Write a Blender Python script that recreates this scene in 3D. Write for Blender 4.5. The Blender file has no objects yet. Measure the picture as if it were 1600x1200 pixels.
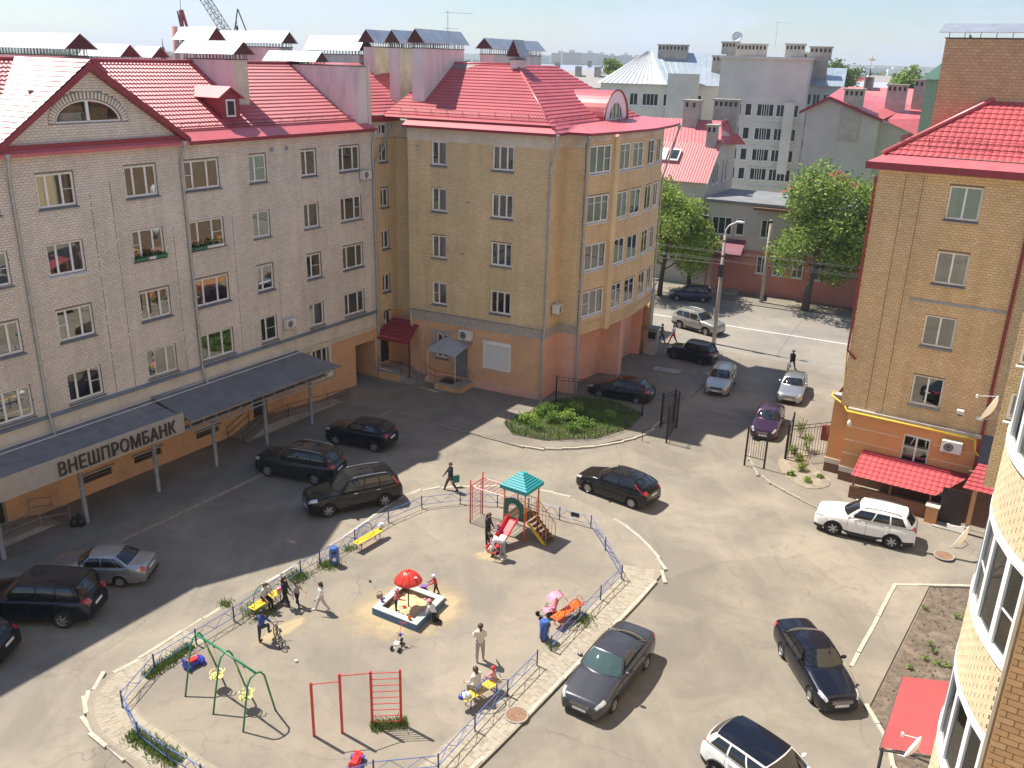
import bpy, bmesh, math, random
import numpy as np
from mathutils import Vector, Matrix
R = math.radians
random.seed(7); RNG = np.random.default_rng(7)
S = bpy.context.scene
COL = S.collection

# ---------------------------------------------------------------- camera
CAM_H, CAM_F, CAM_PITCH, CAM_ROLL = 21.3, 1380.0, R(20.1), R(1.5)
_fw = np.array([0, math.cos(CAM_PITCH), -math.sin(CAM_PITCH)])
_r0 = np.array([1.0, 0, 0]); _u0 = np.cross(_r0, _fw)
_rt = math.cos(CAM_ROLL) * _r0 + math.sin(CAM_ROLL) * _u0
_up = -math.sin(CAM_ROLL) * _r0 + math.cos(CAM_ROLL) * _u0
cd = bpy.data.cameras.new('camera'); cam = bpy.data.objects.new('camera', cd); COL.objects.link(cam)
cd.sensor_fit = 'HORIZONTAL'; cd.sensor_width = 36; cd.lens = CAM_F / 1600 * 36
cd.clip_start = .1; cd.clip_end = 20000
cam.matrix_world = Matrix(((_rt[0], _up[0], -_fw[0], 0), (_rt[1], _up[1], -_fw[1], 0), (_rt[2], _up[2], -_fw[2], CAM_H), (0, 0, 0, 1)))
S.camera = cam
# ---------------------------------------------------------------- sun and sky
SUN_AZ, SUN_EL = R(146.6), R(58)      # direction towards the sun, in the ground plane
sd = Vector((math.cos(SUN_AZ) * math.cos(SUN_EL), math.sin(SUN_AZ) * math.cos(SUN_EL), math.sin(SUN_EL)))
sl = bpy.data.lights.new('sun', 'SUN'); sun = bpy.data.objects.new('sun', sl); COL.objects.link(sun)
sl.energy = 5.0; sl.angle = R(.55); sl.color = (1, .93, .82)
sun.rotation_euler = (-sd).to_track_quat('-Z', 'Y').to_euler(); sun.location = (0, 0, 60)
W = bpy.data.worlds.new('World'); S.world = W; W.use_nodes = True
nt = W.node_tree; nt.nodes.clear()
def wn(t, **k):
    n = nt.nodes.new(t)
    for a, b in k.items(): setattr(n, a, b)
    return n
sky = wn('ShaderNodeTexSky', sky_type='NISHITA', sun_disc=False, sun_elevation=SUN_EL,
         sun_rotation=math.atan2(sd.x, sd.y), altitude=150, air_density=1.0, dust_density=.35, ozone_density=1.2)
tc = wn('ShaderNodeTexCoord'); mp = wn('ShaderNodeMapping'); mp.inputs['Scale'].default_value = (1.0, 1.0, 3.4)
mp.inputs['Location'].default_value = (.35, .1, 0)
n1 = wn('ShaderNodeTexNoise'); n1.inputs['Scale'].default_value = 4.6; n1.inputs['Detail'].default_value = 9; n1.inputs['Roughness'].default_value = .58; n1.inputs['Distortion'].default_value = .25
cr = wn('ShaderNodeValToRGB'); cr.color_ramp.elements[0].position = .48; cr.color_ramp.elements[1].position = .66
cr.color_ramp.elements[0].color = (.0, .0, .0, 1); cr.color_ramp.elements[1].color = (.85, .85, .85, 1)
mx = wn('ShaderNodeMix', data_type='RGBA'); mx.inputs[7].default_value = (7.0, 7.25, 7.8, 1)
bg = wn('ShaderNodeBackground'); bg.inputs['Strength'].default_value = .080; wo = wn('ShaderNodeOutputWorld')
lk = nt.links.new
lk(tc.outputs['Generated'], mp.inputs['Vector']); lk(mp.outputs['Vector'], n1.inputs['Vector']); lk(n1.outputs['Fac'], cr.inputs['Fac'])
lk(sky.outputs['Color'], mx.inputs[6]); lk(cr.outputs['Color'], mx.inputs[0]); tn = wn('ShaderNodeMix', data_type='RGBA', blend_type='MULTIPLY'); tn.inputs[0].default_value = 1; tn.inputs[7].default_value = (.89, .965, 1.09, 1); lk(mx.outputs[2], tn.inputs[6]); lk(tn.outputs[2], bg.inputs['Color']); lk(bg.outputs['Background'], wo.inputs['Surface'])
# ---------------------------------------------------------------- exposure and render settings
S.view_settings.view_transform = 'Standard'; S.view_settings.look = 'None'; S.view_settings.exposure = .68; S.view_settings.gamma = 1
S.view_settings.use_curve_mapping = False
S.render.engine = 'CYCLES'; S.cycles.use_denoising = True; S.cycles.max_bounces = 7; S.cycles.diffuse_bounces = 4; S.cycles.glossy_bounces = 3
S.cycles.transmission_bounces = 4; S.cycles.transparent_max_bounces = 12; S.cycles.volume_bounces = 0
S.cycles.sample_clamp_indirect = 6; S.cycles.caustics_reflective = False; S.cycles.caustics_refractive = False

# ---------------------------------------------------------------- measuring helpers: where a sighted ray meets a real plane
EYE = np.array([0, 0, CAM_H])
def ray(x, y): return _fw * CAM_F + _rt * (x - 800) + _up * (600 - y)
def at(x, y, z=0.0):
    d = ray(x, y); return Vector(EYE + d * ((z - CAM_H) / d[2]))
def far(x, y, dist):
    """the point sighted at (x, y) that stands dist metres out"""
    d = ray(x, y); return Vector(EYE + d * (dist / d[1]))

# ---------------------------------------------------------------- mesh and object helpers
def tag(o, label=None, cat=None, group=None, kind=None):
    if label: o['label'] = label
    if cat: o['category'] = cat
    if group: o['group'] = group
    if kind: o['kind'] = kind
    return o
def empty(name, loc=(0, 0, 0), rz=0, parent=None):
    o = bpy.data.objects.new(name, None); COL.objects.link(o); o.location = loc; o.rotation_euler = (0, 0, rz)
    o.empty_display_size = .3
    if parent: o.parent = parent
    return o
def link(name, me, mat=None, parent=None, smooth=False):
    if mat is not None:
        for m in (mat if isinstance(mat, (list, tuple)) else [mat]): me.materials.append(m)
    if smooth and len(me.polygons): me.polygons.foreach_set('use_smooth', [True] * len(me.polygons))
    o = bpy.data.objects.new(name, me); COL.objects.link(o)
    if parent: o.parent = parent
    return o
def inst(name, me, parent=None, loc=(0, 0, 0), rot=(0, 0, 0), scale=None):
    o = bpy.data.objects.new(name, me); COL.objects.link(o); o.location = loc; o.rotation_euler = rot
    if scale: o.scale = scale
    if parent: o.parent = parent
    return o
def copy_tree(o, parent=None):
    c = o.copy(); COL.objects.link(c)
    if parent is not None: c.parent = parent
    for ch in list(o.children): copy_tree(ch, c)
    return c
class MB:
    """collects shapes, then links them as ONE mesh"""
    def __init__(s): s.v = []; s.f = []; s.m = []
    def add(s, vs, fs, mi=0):
        b = len(s.v); s.v += [tuple(p) for p in vs]; s.f += [tuple(i + b for i in f) for f in fs]; s.m += [mi] * len(fs); return s
    def box(s, a, b, mi=0):
        (x0, y0, z0), (x1, y1, z1) = a, b
        if x0 > x1: x0, x1 = x1, x0
        if y0 > y1: y0, y1 = y1, y0
        if z0 > z1: z0, z1 = z1, z0
        return s.add([(x0, y0, z0), (x1, y0, z0), (x1, y1, z0), (x0, y1, z0), (x0, y0, z1), (x1, y0, z1), (x1, y1, z1), (x0, y1, z1)],
                     [(3, 2, 1, 0), (4, 5, 6, 7), (0, 1, 5, 4), (1, 2, 6, 5), (2, 3, 7, 6), (3, 0, 4, 7)], mi)
    def quad(s, a, b, c, d, mi=0): return s.add([a, b, c, d], [(0, 1, 2, 3)], mi)
    def poly(s, pts, mi=0): return s.add(pts, [tuple(range(len(pts)))], mi)
    def prism(s, pts, z0, z1, mi=0):
        """pts: plan polygon, counter-clockwise"""
        n = len(pts)
        vs = [(p[0], p[1], z0) for p in pts] + [(p[0], p[1], z1) for p in pts]
        return s.add(vs, [tuple(range(n))[::-1], tuple(range(n, 2 * n))] + [(i, (i + 1) % n, n + (i + 1) % n, n + i) for i in range(n)], mi)
    def extr(s, pts, d, mi=0):
        """planar polygon pts pushed along vector d"""
        n = len(pts); d = Vector(d); pts = [Vector(p) for p in pts]
        return s.add([p for p in pts] + [p + d for p in pts], [tuple(range(n)), tuple(range(n, 2 * n))[::-1]] + [(i, n + i, n + (i + 1) % n, (i + 1) % n) for i in range(n)], mi)
    def tube(s, pts, r, n=8, mi=0, cap=True, closed=False):
        pts = [Vector(p) for p in pts]; N = len(pts); rs = r if isinstance(r, (list, tuple)) else [r] * N
        vs = []; ref = None
        for i in range(N):
            if closed: t = pts[(i + 1) % N] - pts[i - 1]
            else: t = pts[min(i + 1, N - 1)] - pts[max(i - 1, 0)]
            t.normalize()
            if ref is None: ref = Vector((0, 0, 1)) if abs(t.z) < .9 else Vector((1, 0, 0))
            a = (ref - t * ref.dot(t)); 
            if a.length < 1e-5: a = t.orthogonal()
            a.normalize(); b = t.cross(a); ref = a
            vs += [pts[i] + (a * math.cos(2 * math.pi * k / n) + b * math.sin(2 * math.pi * k / n)) * rs[i] for k in range(n)]
        fs = []
        M = N if closed else N - 1
        for i in range(M):
            j = (i + 1) % N
            fs += [(i * n + k, i * n + (k + 1) % n, j * n + (k + 1) % n, j * n + k) for k in range(n)]
        if cap and not closed: fs += [tuple(range(n))[::-1], tuple(range((N - 1) * n, N * n))]
        return s.add(vs, fs, mi)
    def lathe(s, prof, n=16, c=(0, 0, 0), axis='z', mi=0, caps=True):
        """prof: (radius, height) pairs"""
        vs = []
        for r, h in prof:
            for k in range(n):
                a = 2 * math.pi * k / n; p = (r * math.cos(a), r * math.sin(a), h)
                if axis == 'y': p = (p[0], p[2], -p[1])
                if axis == 'x': p = (p[2], p[0], p[1])
                vs.append((p[0] + c[0], p[1] + c[1], p[2] + c[2]))
        fs = []
        for i in range(len(prof) - 1): fs += [(i * n + k, i * n + (k + 1) % n, (i + 1) * n + (k + 1) % n, (i + 1) * n + k) for k in range(n)]
        if caps and prof[0][0] > 1e-6: fs.append(tuple(range(n))[::-1])
        if caps and prof[-1][0] > 1e-6: fs.append(tuple(range((len(prof) - 1) * n, len(prof) * n)))
        return s.add(vs, fs, mi)
    def ball(s, c, r, nu=10, nv=7, mi=0):
        rx, ry, rz = r if isinstance(r, (tuple, list)) else (r, r, r)
        prof = [(math.sin(math.pi * i / nv), -math.cos(math.pi * i / nv)) for i in range(nv + 1)]
        b = len(s.v); s.lathe([(max(p[0], 1e-4), p[1]) for p in prof], nu, mi=mi)
        s.v[b:] = [(c[0] + p[0] * rx, c[1] + p[1] * ry, c[2] + p[2] * rz) for p in s.v[b:]]
        return s
    def xf(s, M, start=0):
        s.v[start:] = [tuple(M @ Vector(p)) for p in s.v[start:]]; return s
    def mesh(s, name):
        me = bpy.data.meshes.new(name); me.from_pydata(s.v, [], s.f)
        if any(s.m): me.polygons.foreach_set('material_index', s.m)
        me.update(); return me
    def build(s, name, mat, parent=None, smooth=False, bevel=0, angle=None):
        o = link(name, s.mesh(name), mat, parent, smooth)
        if angle is not None: o.data.shade_smooth(); o.data.set_sharp_from_angle(angle=R(angle))
        if bevel:
            b = o.modifiers.new('bevel', 'BEVEL'); b.width = bevel; b.segments = 2; b.limit_method = 'ANGLE'
        return o
def box(name, a, b, mat, parent=None, bevel=0): return MB().box(a, b).build(name, mat, parent, bevel=bevel)
def np_mesh(name, verts, faces):
    """faces: (n,4) or (n,3) int array"""
    me = bpy.data.meshes.new(name); k = faces.shape[1]
    me.vertices.add(len(verts)); me.vertices.foreach_set('co', np.asarray(verts, np.float32).ravel())
    me.loops.add(faces.size); me.loops.foreach_set('vertex_index', faces.astype(np.int32).ravel())
    me.polygons.add(len(faces)); me.polygons.foreach_set('loop_start', np.arange(0, faces.size, k, dtype=np.int32))
    me.update(calc_edges=True); me.validate(); me.shade_flat(); return me

# ---------------------------------------------------------------- materials
def mat_new(name):
    m = bpy.data.materials.new(name); m.use_nodes = True; t = m.node_tree; t.nodes.clear()
    o = t.nodes.new('ShaderNodeOutputMaterial'); b = t.nodes.new('ShaderNodeBsdfPrincipled'); t.links.new(b.outputs[0], o.inputs[0])
    return m, t, b, o
def N(t, kind, **k):
    n = t.nodes.new(kind)
    for a, v in k.items():
        if a.startswith('i_'):
            n.inputs[a[2:].replace('_', ' ')].default_value = v
        else: setattr(n, a, v)
    return n
def mixrgb(t, fac, a, b, mode='MIX'):
    n = t.nodes.new('ShaderNodeMix'); n.data_type = 'RGBA'; n.blend_type = mode; n.clamp_factor = True
    for i, v in ((0, fac), (6, a), (7, b)):
        if isinstance(v, bpy.types.NodeSocket): t.links.new(v, n.inputs[i])
        else: n.inputs[i].default_value = v if i == 0 else tuple(v) + (1,) * (4 - len(v))
    return n.outputs[2]
def ramp(t, src, stops):
    n = t.nodes.new('ShaderNodeValToRGB'); e = n.color_ramp.elements
    while len(e) < len(stops): e.new(.5)
    for k, (p, c) in enumerate(stops): e[k].position = p; e[k].color = (tuple(c) + (1,))[:4] if not isinstance(c, (int, float)) else (c, c, c, 1)
    t.links.new(src, n.inputs[0]); return n.outputs[0]
def noise(t, scale, detail=4, rough=.55, vec=None, dist=0.0):
    n = N(t, 'ShaderNodeTexNoise', i_Scale=scale, i_Detail=detail, i_Roughness=rough, i_Distortion=dist)
    if vec is not None: t.links.new(vec, n.inputs['Vector'])
    return n.outputs['Fac']
def objco(t, scale=None):
    c = t.nodes.new('ShaderNodeTexCoord')
    if scale is None: return c.outputs['Object']
    m = t.nodes.new('ShaderNodeMapping'); m.inputs['Scale'].default_value = scale; t.links.new(c.outputs['Object'], m.inputs[0]); return m.outputs[0]
def bump(t, b, h, strength=.3, dist=.02):
    n = N(t, 'ShaderNodeBump', i_Strength=strength, i_Distance=dist); t.links.new(h, n.inputs['Height']); t.links.new(n.outputs[0], b.inputs['Normal'])
MATS = {}
def pm(name, col, rough=.6, metal=0.0, var=.12, scale=3.0, bmp=0.0, coat=0.0, spec=.5, stretch=None, dirt=None):
    """a painted or plain surface: its colour with grain and wear"""
    if name in MATS: return MATS[name]
    m, t, b, o = mat_new(name); v = objco(t, stretch)
    lo = tuple(c * (1 - var) for c in col); hi = tuple(min(1, c * (1 + var)) for c in col)
    f = noise(t, scale, 6, .6, v); c = ramp(t, f, [(.3, lo), (.7, hi)])
    if dirt:
        g = ramp(t, noise(t, scale * .35, 5, .65, v, .4), [(.5, 0.0), (.72, 1.0)]); c = mixrgb(t, g, c, dirt)
    t.links.new(c, b.inputs['Base Color'])
    b.inputs['Roughness'].default_value = rough; b.inputs['Metallic'].default_value = metal
    b.inputs['Coat Weight'].default_value = coat; b.inputs['Coat Roughness'].default_value = .06; b.inputs['Specular IOR Level'].default_value = spec
    if bmp: bump(t, b, noise(t, scale * 8, 3, .6, v), bmp, .01)
    MATS[name] = m; return m
def paint(name, col, rough=.35): return pm(name, col, rough, var=.06, scale=9)
def brickmat(name, cols, mottle=.16):
    """brick colours that change from brick to brick"""
    m, t, b, o = mat_new(name)
    g = t.nodes.new('ShaderNodeNewGeometry'); oi = t.nodes.new('ShaderNodeObjectInfo')
    a = N(t, 'ShaderNodeMath', operation='ADD'); t.links.new(g.outputs['Random Per Island'], a.inputs[0]); t.links.new(oi.outputs['Random'], a.inputs[1])
    fr = N(t, 'ShaderNodeMath', operation='FRACT'); t.links.new(a.outputs[0], fr.inputs[0])
    k = len(cols); c = ramp(t, fr.outputs[0], [(i / (k - 1), x) for i, x in enumerate(cols)])
    big = noise(t, .35, 5, .6, objco(t)); big = ramp(t, big, [(.3, 1 - mottle), (.7, 1 + mottle * .5)])
    c = mixrgb(t, 1.0, c, big, 'MULTIPLY'); c = mixrgb(t, 1.0, c, ramp(t, noise(t, 1.0, 5, .65, objco(t, (1.6, 1.6, .1))), [(.32, .91), (.6, 1.05)]), 'MULTIPLY'); t.links.new(c, b.inputs['Base Color'])
    b.inputs['Roughness'].default_value = .85
    MATS[name] = m; return m
def brickpaint(name, cols, mortar, bw=.26, bh=.113):
    """brickwork too far off to tell the bricks apart"""
    m, t, b, o = mat_new(name); c = t.nodes.new('ShaderNodeTexCoord'); s = t.nodes.new('ShaderNodeSeparateXYZ'); t.links.new(c.outputs['Object'], s.inputs[0])
    a = N(t, 'ShaderNodeMath', operation='ADD'); t.links.new(s.outputs[0], a.inputs[0]); t.links.new(s.outputs[1], a.inputs[1])
    k = t.nodes.new('ShaderNodeCombineXYZ'); t.links.new(a.outputs[0], k.inputs[0]); t.links.new(s.outputs[2], k.inputs[1])
    n = N(t, 'ShaderNodeTexBrick', i_Scale=1.0, i_Mortar_Size=.012); n.inputs['Brick Width'].default_value = bw; n.inputs['Row Height'].default_value = bh
    n.inputs['Color1'].default_value = cols[0] + (1,); n.inputs['Color2'].default_value = cols[1] + (1,); n.inputs['Mortar'].default_value = mortar + (1,)
    t.links.new(k.outputs[0], n.inputs['Vector'])
    big = ramp(t, noise(t, .25, 5, .6, c.outputs['Object']), [(.3, .84), (.7, 1.08)])
    t.links.new(mixrgb(t, 1.0, n.outputs['Color'], big, 'MULTIPLY'), b.inputs['Base Color']); b.inputs['Roughness'].default_value = .85
    bump(t, b, n.outputs['Fac'], -.4, .01); MATS[name] = m; return m
def glassmat(name, tint=(.75, .8, .8), refl=.14):
    m = bpy.data.materials.new(name); m.use_nodes = True; t = m.node_tree; t.nodes.clear(); o = t.nodes.new('ShaderNodeOutputMaterial')
    tr = N(t, 'ShaderNodeBsdfTransparent', i_Color=tint + (1,)); gl = N(t, 'ShaderNodeBsdfGlossy', i_Roughness=.015)
    lw = N(t, 'ShaderNodeLayerWeight', i_Blend=.28); ad = N(t, 'ShaderNodeMath', operation='ADD', use_clamp=True); ad.inputs[1].default_value = refl
    t.links.new(lw.outputs['Fresnel'], ad.inputs[0]); mxs = t.nodes.new('ShaderNodeMixShader')
    t.links.new(ad.outputs[0], mxs.inputs[0]); t.links.new(tr.outputs[0], mxs.inputs[1]); t.links.new(gl.outputs[0], mxs.inputs[2]); t.links.new(mxs.outputs[0], o.inputs[0])
    MATS[name] = m; return m
M = MATS
# ================================================================ materials of the place
def groundmat(name, base, sand, dark, s=.22):
    m, t, b, o = mat_new(name); v = objco(t)
    a = ramp(t, noise(t, s, 8, .62, v, .6), [(.40, 0.0), (.62, 1.0)])
    c = mixrgb(t, a, base, sand)
    st = ramp(t, noise(t, s * 5, 7, .7, v, 1.2), [(.5, 0.0), (.7, 1.0)])
    sc = N(t, 'ShaderNodeMath', operation='MULTIPLY'); t.links.new(st, sc.inputs[0]); sc.inputs[1].default_value = .5
    c = mixrgb(t, sc.outputs[0], c, dark)
    wv = objco(t, (.9, .12, 1)); ty = ramp(t, noise(t, .9, 4, .6, wv, .3), [(.52, 0.0), (.75, .3)])
    c = mixrgb(t, ty, c, tuple(x * 1.2 for x in sand))
    g = ramp(t, noise(t, 38, 4, .7, v), [(.3, .88), (.7, 1.1)]); c = mixrgb(t, 1.0, c, g, 'MULTIPLY')
    vp = N(t, 'ShaderNodeTexVoronoi', i_Scale=.13, i_Randomness=1.0); nd = N(t, 'ShaderNodeTexNoise', i_Scale=.5, i_Detail=5.0); t.links.new(v, nd.inputs['Vector']); wv2 = t.nodes.new('ShaderNodeVectorMath'); wv2.operation = 'ADD'; t.links.new(v, wv2.inputs[0]); t.links.new(nd.outputs['Color'], wv2.inputs[1]); t.links.new(wv2.outputs[0], vp.inputs['Vector'])
    c = mixrgb(t, 1.0, c, ramp(t, vp.outputs['Color'], [(.15, .93), (.8, 1.06)]), 'MULTIPLY')
    oil = ramp(t, noise(t, .75, 3, .5, v, .2), [(.68, 0.0), (.76, .25)]); c = mixrgb(t, oil, c, tuple(x * .55 for x in dark))
    sp = ramp(t, noise(t, 130, 2, .7, v), [(.3, .86), (.7, 1.12)]); c = mixrgb(t, 1.0, c, sp, 'MULTIPLY')
    # cracks
    vo = N(t, 'ShaderNodeTexVoronoi', feature='DISTANCE_TO_EDGE', i_Scale=.16); 
    wr = t.nodes.new('ShaderNodeVectorMath'); wr.operation = 'ADD'; nn = N(t, 'ShaderNodeTexNoise', i_Scale=.8, i_Detail=6.0); t.links.new(v, nn.inputs['Vector'])
    t.links.new(v, wr.inputs[0]); t.links.new(nn.outputs['Color'], wr.inputs[1]); t.links.new(wr.outputs[0], vo.inputs['Vector'])
    ck = ramp(t, vo.outputs['Distance'], [(.0, .72), (.004, 1.0)]); c = mixrgb(t, ramp(t, noise(t, .12, 2, .5, v), [(.5, 0.0), (.58, 1.0)]), c, mixrgb(t, 1.0, c, ck, 'MULTIPLY'))
    t.links.new(c, b.inputs['Base Color']); b.inputs['Roughness'].default_value = .93; b.inputs['Specular IOR Level'].default_value = .25
    bump(t, b, noise(t, 55, 4, .7, v), .35, .01); MATS[name] = m; return m
groundmat('yard_asphalt', (.214, .19, .158), (.30, .262, .205), (.178, .16, .136))
groundmat('play_asphalt', (.24, .212, .176), (.31, .268, .21), (.2, .18, .152), .26)
groundmat('walk_asphalt', (.20, .18, .15), (.27, .235, .185), (.165, .148, .125), .3)
groundmat('street_asphalt', (.24, .222, .198), (.30, .27, .228), (.205, .19, .172), .12)
pm('kerb', (.33, .295, .24), .9, var=.25, scale=6, bmp=.3, dirt=(.24, .21, .17))
pm('kerb_white', (.46, .415, .335), .9, var=.22, scale=4, bmp=.3, dirt=(.34, .295, .23))
pm('paver_bed', (.29, .25, .19), .95, var=.3, scale=20)
m, t, b, o = mat_new('paver'); oi = t.nodes.new('ShaderNodeObjectInfo'); g = t.nodes.new('ShaderNodeNewGeometry')
a = N(t, 'ShaderNodeMath', operation='ADD'); t.links.new(g.outputs['Random Per Island'], a.inputs[0]); t.links.new(oi.outputs['Random'], a.inputs[1]); fr = N(t, 'ShaderNodeMath', operation='FRACT'); t.links.new(a.outputs[0], fr.inputs[0])
c = ramp(t, fr.outputs[0], [(0, (.31, .28, .225)), (.5, (.36, .32, .25)), (1, (.40, .355, .28))])
gm = t.nodes.new('ShaderNodeNewGeometry'); dn = ramp(t, noise(t, .6, 5, .6, gm.outputs['Position']), [(.4, 0.0), (.7, .8)])
t.links.new(mixrgb(t, dn, c, (.36, .31, .225)), b.inputs['Base Color']); b.inputs['Roughness'].default_value = .93; MATS['paver'] = m
pm('soil', (.135, .105, .078), .98, var=.35, scale=5, bmp=.8, dirt=(.24, .19, .14))
pm('soil_light', (.30, .25, .185), .98, var=.3, scale=4, bmp=.8, dirt=(.20, .165, .12))
pm('sand', (.58, .45, .26), .98, var=.12, scale=4, bmp=.7)
pm('far_land', (.20, .23, .17), .98, var=.3, scale=.004)
pm('white_line', (.75, .74, .70), .8, var=.15, scale=7)
pm('black_iron', (.018, .016, .017), .5, var=.2)
def leafmat(name, a, b_):
    m, t, b, o = mat_new(name); g = t.nodes.new('ShaderNodeNewGeometry'); oi = t.nodes.new('ShaderNodeObjectInfo')
    c = ramp(t, g.outputs['Random Per Island'], [(0, a), (1, b_)]); t.links.new(c, b.inputs['Base Color'])
    b.inputs['Roughness'].default_value = .55; b.inputs['Specular IOR Level'].default_value = .3
    tr = N(t, 'ShaderNodeBsdfTranslucent'); t.links.new(c, tr.inputs['Color']); mxs = t.nodes.new('ShaderNodeMixShader'); mxs.inputs[0].default_value = .35
    t.links.new(b.outputs[0], mxs.inputs[1]); t.links.new(tr.outputs[0], mxs.inputs[2]); t.links.new(mxs.outputs[0], o.inputs[0]); MATS[name] = m; return m
leafmat('grass', (.10, .17, .04), (.22, .30, .08)); leafmat('leaf', (.18, .26, .05), (.35, .45, .10)); leafmat('leaf_dark', (.07, .13, .035), (.15, .24, .06)); leafmat('leaf_light', (.23, .35, .06), (.38, .50, .12))
leafmat('weed', (.09, .18, .03), (.24, .38, .08))

# ================================================================ the ground
def sheet(name, pts, z, mat, kind='structure', parent=None):
    me = bpy.data.meshes.new(name); bm = bmesh.new()
    vs = [bm.verts.new((p[0], p[1], z)) for p in pts]; f = bm.faces.new(vs); f.normal_update()
    if f.normal.z < 0: f.normal_flip()
    bmesh.ops.triangulate(bm, faces=bm.faces[:]); bm.to_mesh(me); bm.free()
    return tag(link(name, me, M[mat], parent), kind=kind if parent is None else None)
def solid(name, pts, z0, z1, mat, parent=None):
    me = bpy.data.meshes.new(name); bm = bmesh.new()
    vs = [bm.verts.new((p[0], p[1], z1)) for p in pts]; f = bm.faces.new(vs); f.normal_update()
    if f.normal.z < 0: f.normal_flip()
    e = bmesh.ops.extrude_face_region(bm, geom=[f]); low = [v for v in e['geom'] if isinstance(v, bmesh.types.BMVert)]
    for v in low: v.co.z = z0
    bmesh.ops.recalc_face_normals(bm, faces=bm.faces[:]); bmesh.ops.triangulate(bm, faces=[f for f in bm.faces if len(f.verts) > 4])
    bm.to_mesh(me); bm.free(); o = link(name, me, M[mat], parent)
    if parent is None: tag(o, kind='structure')
    return o
A = lambda *pts: [at(x, y)[:2] for x, y in pts]
def smooth_path(pts, n=6, closed=False):
    """Catmull-Rom through the points"""
    P = [Vector((p[0], p[1])) for p in pts]; out = []; L = len(P); K = L if closed else L - 1
    for i in range(K):
        a, b, c, d = (P[(i + k) % L] if closed else P[min(max(i + k, 0), L - 1)] for k in (-1, 0, 1, 2))
        for j in range(n):
            s = j / n; out.append(.5 * ((2 * b) + (c - a) * s + (2 * a - 5 * b + 4 * c - d) * s * s + (3 * b - a - 3 * c + d) * s ** 3))
    if not closed: out.append(P[-1])
    return out
def along(path, step, closed=False):
    """points every step metres along a path, with the heading there"""
    P = [Vector((p[0], p[1])) for p in path] + ([Vector((path[0][0], path[0][1]))] if closed else [])
    out = []; need = 0.0
    for a, b in zip(P, P[1:]):
        L = (b - a).length
        while need <= L and L > 0:
            out.append((a + (b - a) * (need / L), math.atan2(b.y - a.y, b.x - a.x))); need += step
        need -= L
    return out
KERBM = MB().box((-.49, -.075, -.02), (.49, .075, .13)).mesh('kerb_stone'); KERBM.materials.append(M['kerb'])
KERBW = MB().box((-.49, -.075, -.02), (.49, .075, .13)).mesh('kerb_stone'); KERBW.materials.append(M['kerb_white'])
def kerb(path, parent, closed=False, me=None, z=0.0, skip=None):
    for k, (p, h) in enumerate(along(path, 1.0, closed)):
        if skip and skip(p): continue
        q = p + Vector((math.cos(h), math.sin(h))) * .5
        inst('kerb_stone', me or KERBM, parent, (q.x + random.uniform(-.015, .015), q.y + random.uniform(-.015, .015), z + random.uniform(-.03, .0)), (random.uniform(-.03, .03), random.uniform(-.012, .012), h + random.uniform(-.025, .025)))

tag(link('ground', MB().quad((-9000, -600, -.6), (9000, -600, -.6), (9000, 14000, -.6), (-9000, 14000, -.6)).mesh('ground'), M['far_land']), kind='structure')
sheet('yard', [(-75, -25), (70, -25), (70, 70), (20, 66), (12, 88), (-75, 98)], 0, 'yard_asphalt')
# the street behind, with pavements
SD = R(-27.5); sx, sy = math.cos(SD), math.sin(SD)
def st(u, v): return (20 + sx * u - sy * v, 70 + sy * u + sx * v)     # along the street, across it
sheet('street', [st(-90, -4.2), st(90, -4.2), st(90, 11.6), st(-90, 11.6)], .006, 'street_asphalt')
fp = solid('far_pavement', [st(-90, 11.6), st(90, 11.6), st(90, 15.5), st(-90, 15.5)], -.1, .12, 'walk_asphalt')
kerb([st(-32, 11.55), st(32, 11.55)], fp)
ln = sheet('lane_marking', [st(-60, 3.3), st(60, 3.3), st(60, 3.45), st(-60, 3.45)], .012, 'white_line')
# driveway between the yellow house and the right-hand house keeps the yard asphalt
# ---- the bank-side pavement
bk_kerb = A((0, 938), (192, 845), (400, 747), (520, 688), (609, 643), (700, 668), (800, 695), (845, 702), (925, 699), (1000, 682), (1035, 655), (1100, 600), (1130, 570))
bp = solid('side_pavement', [(-32, 12)] + [(-27.5, 22)] + bk_kerb + [(16.5, 66.5), (11, 70), (-20, 80), (-60, 40)], -.1, .1, 'walk_asphalt')
kerb(smooth_path([(-24, 28)] + bk_kerb[:5], 4), bp, z=-.03); kerb(smooth_path(bk_kerb[4:7], 4), bp, z=-.03); kerb(smooth_path(bk_kerb[6:11], 6), bp, z=-.02, me=KERBW); kerb(smooth_path(bk_kerb[10:], 4), bp, z=-.03)
# ---- the playground island
isl = [(-14.3, 24.5), (-14.5, 25.8), (-13.7, 27.1), (-11.4, 30.9), (-8.15, 35.7), (-5.9, 40.0), (-4.6, 41.4), (-2.5, 42.0), (.5, 42.1), (3.0, 41.2), (4.7, 39.6), (5.93, 37.86), (6.75, 35.82), (6.92, 34.46), (6.39, 33.2), (2.2, 26.8), (.31, 24.05), (-.91, 22.3), (-2.4, 20.2), (-5.2, 18.9), (-9, 19.6), (-11.62, 21.9), (-13.4, 23.2)]
islp = smooth_path(isl, 5, True)
pg = solid('playground_ground', islp, -.1, .085, 'play_asphalt')
kerb(islp, pg, True, KERBW, z=-.02, skip=lambda p: (2.4 < p.x < 5.2 and p.y > 39) or (-9.6 < p.x < -8.6) or (-11.6 < p.x < -11.0))
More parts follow.
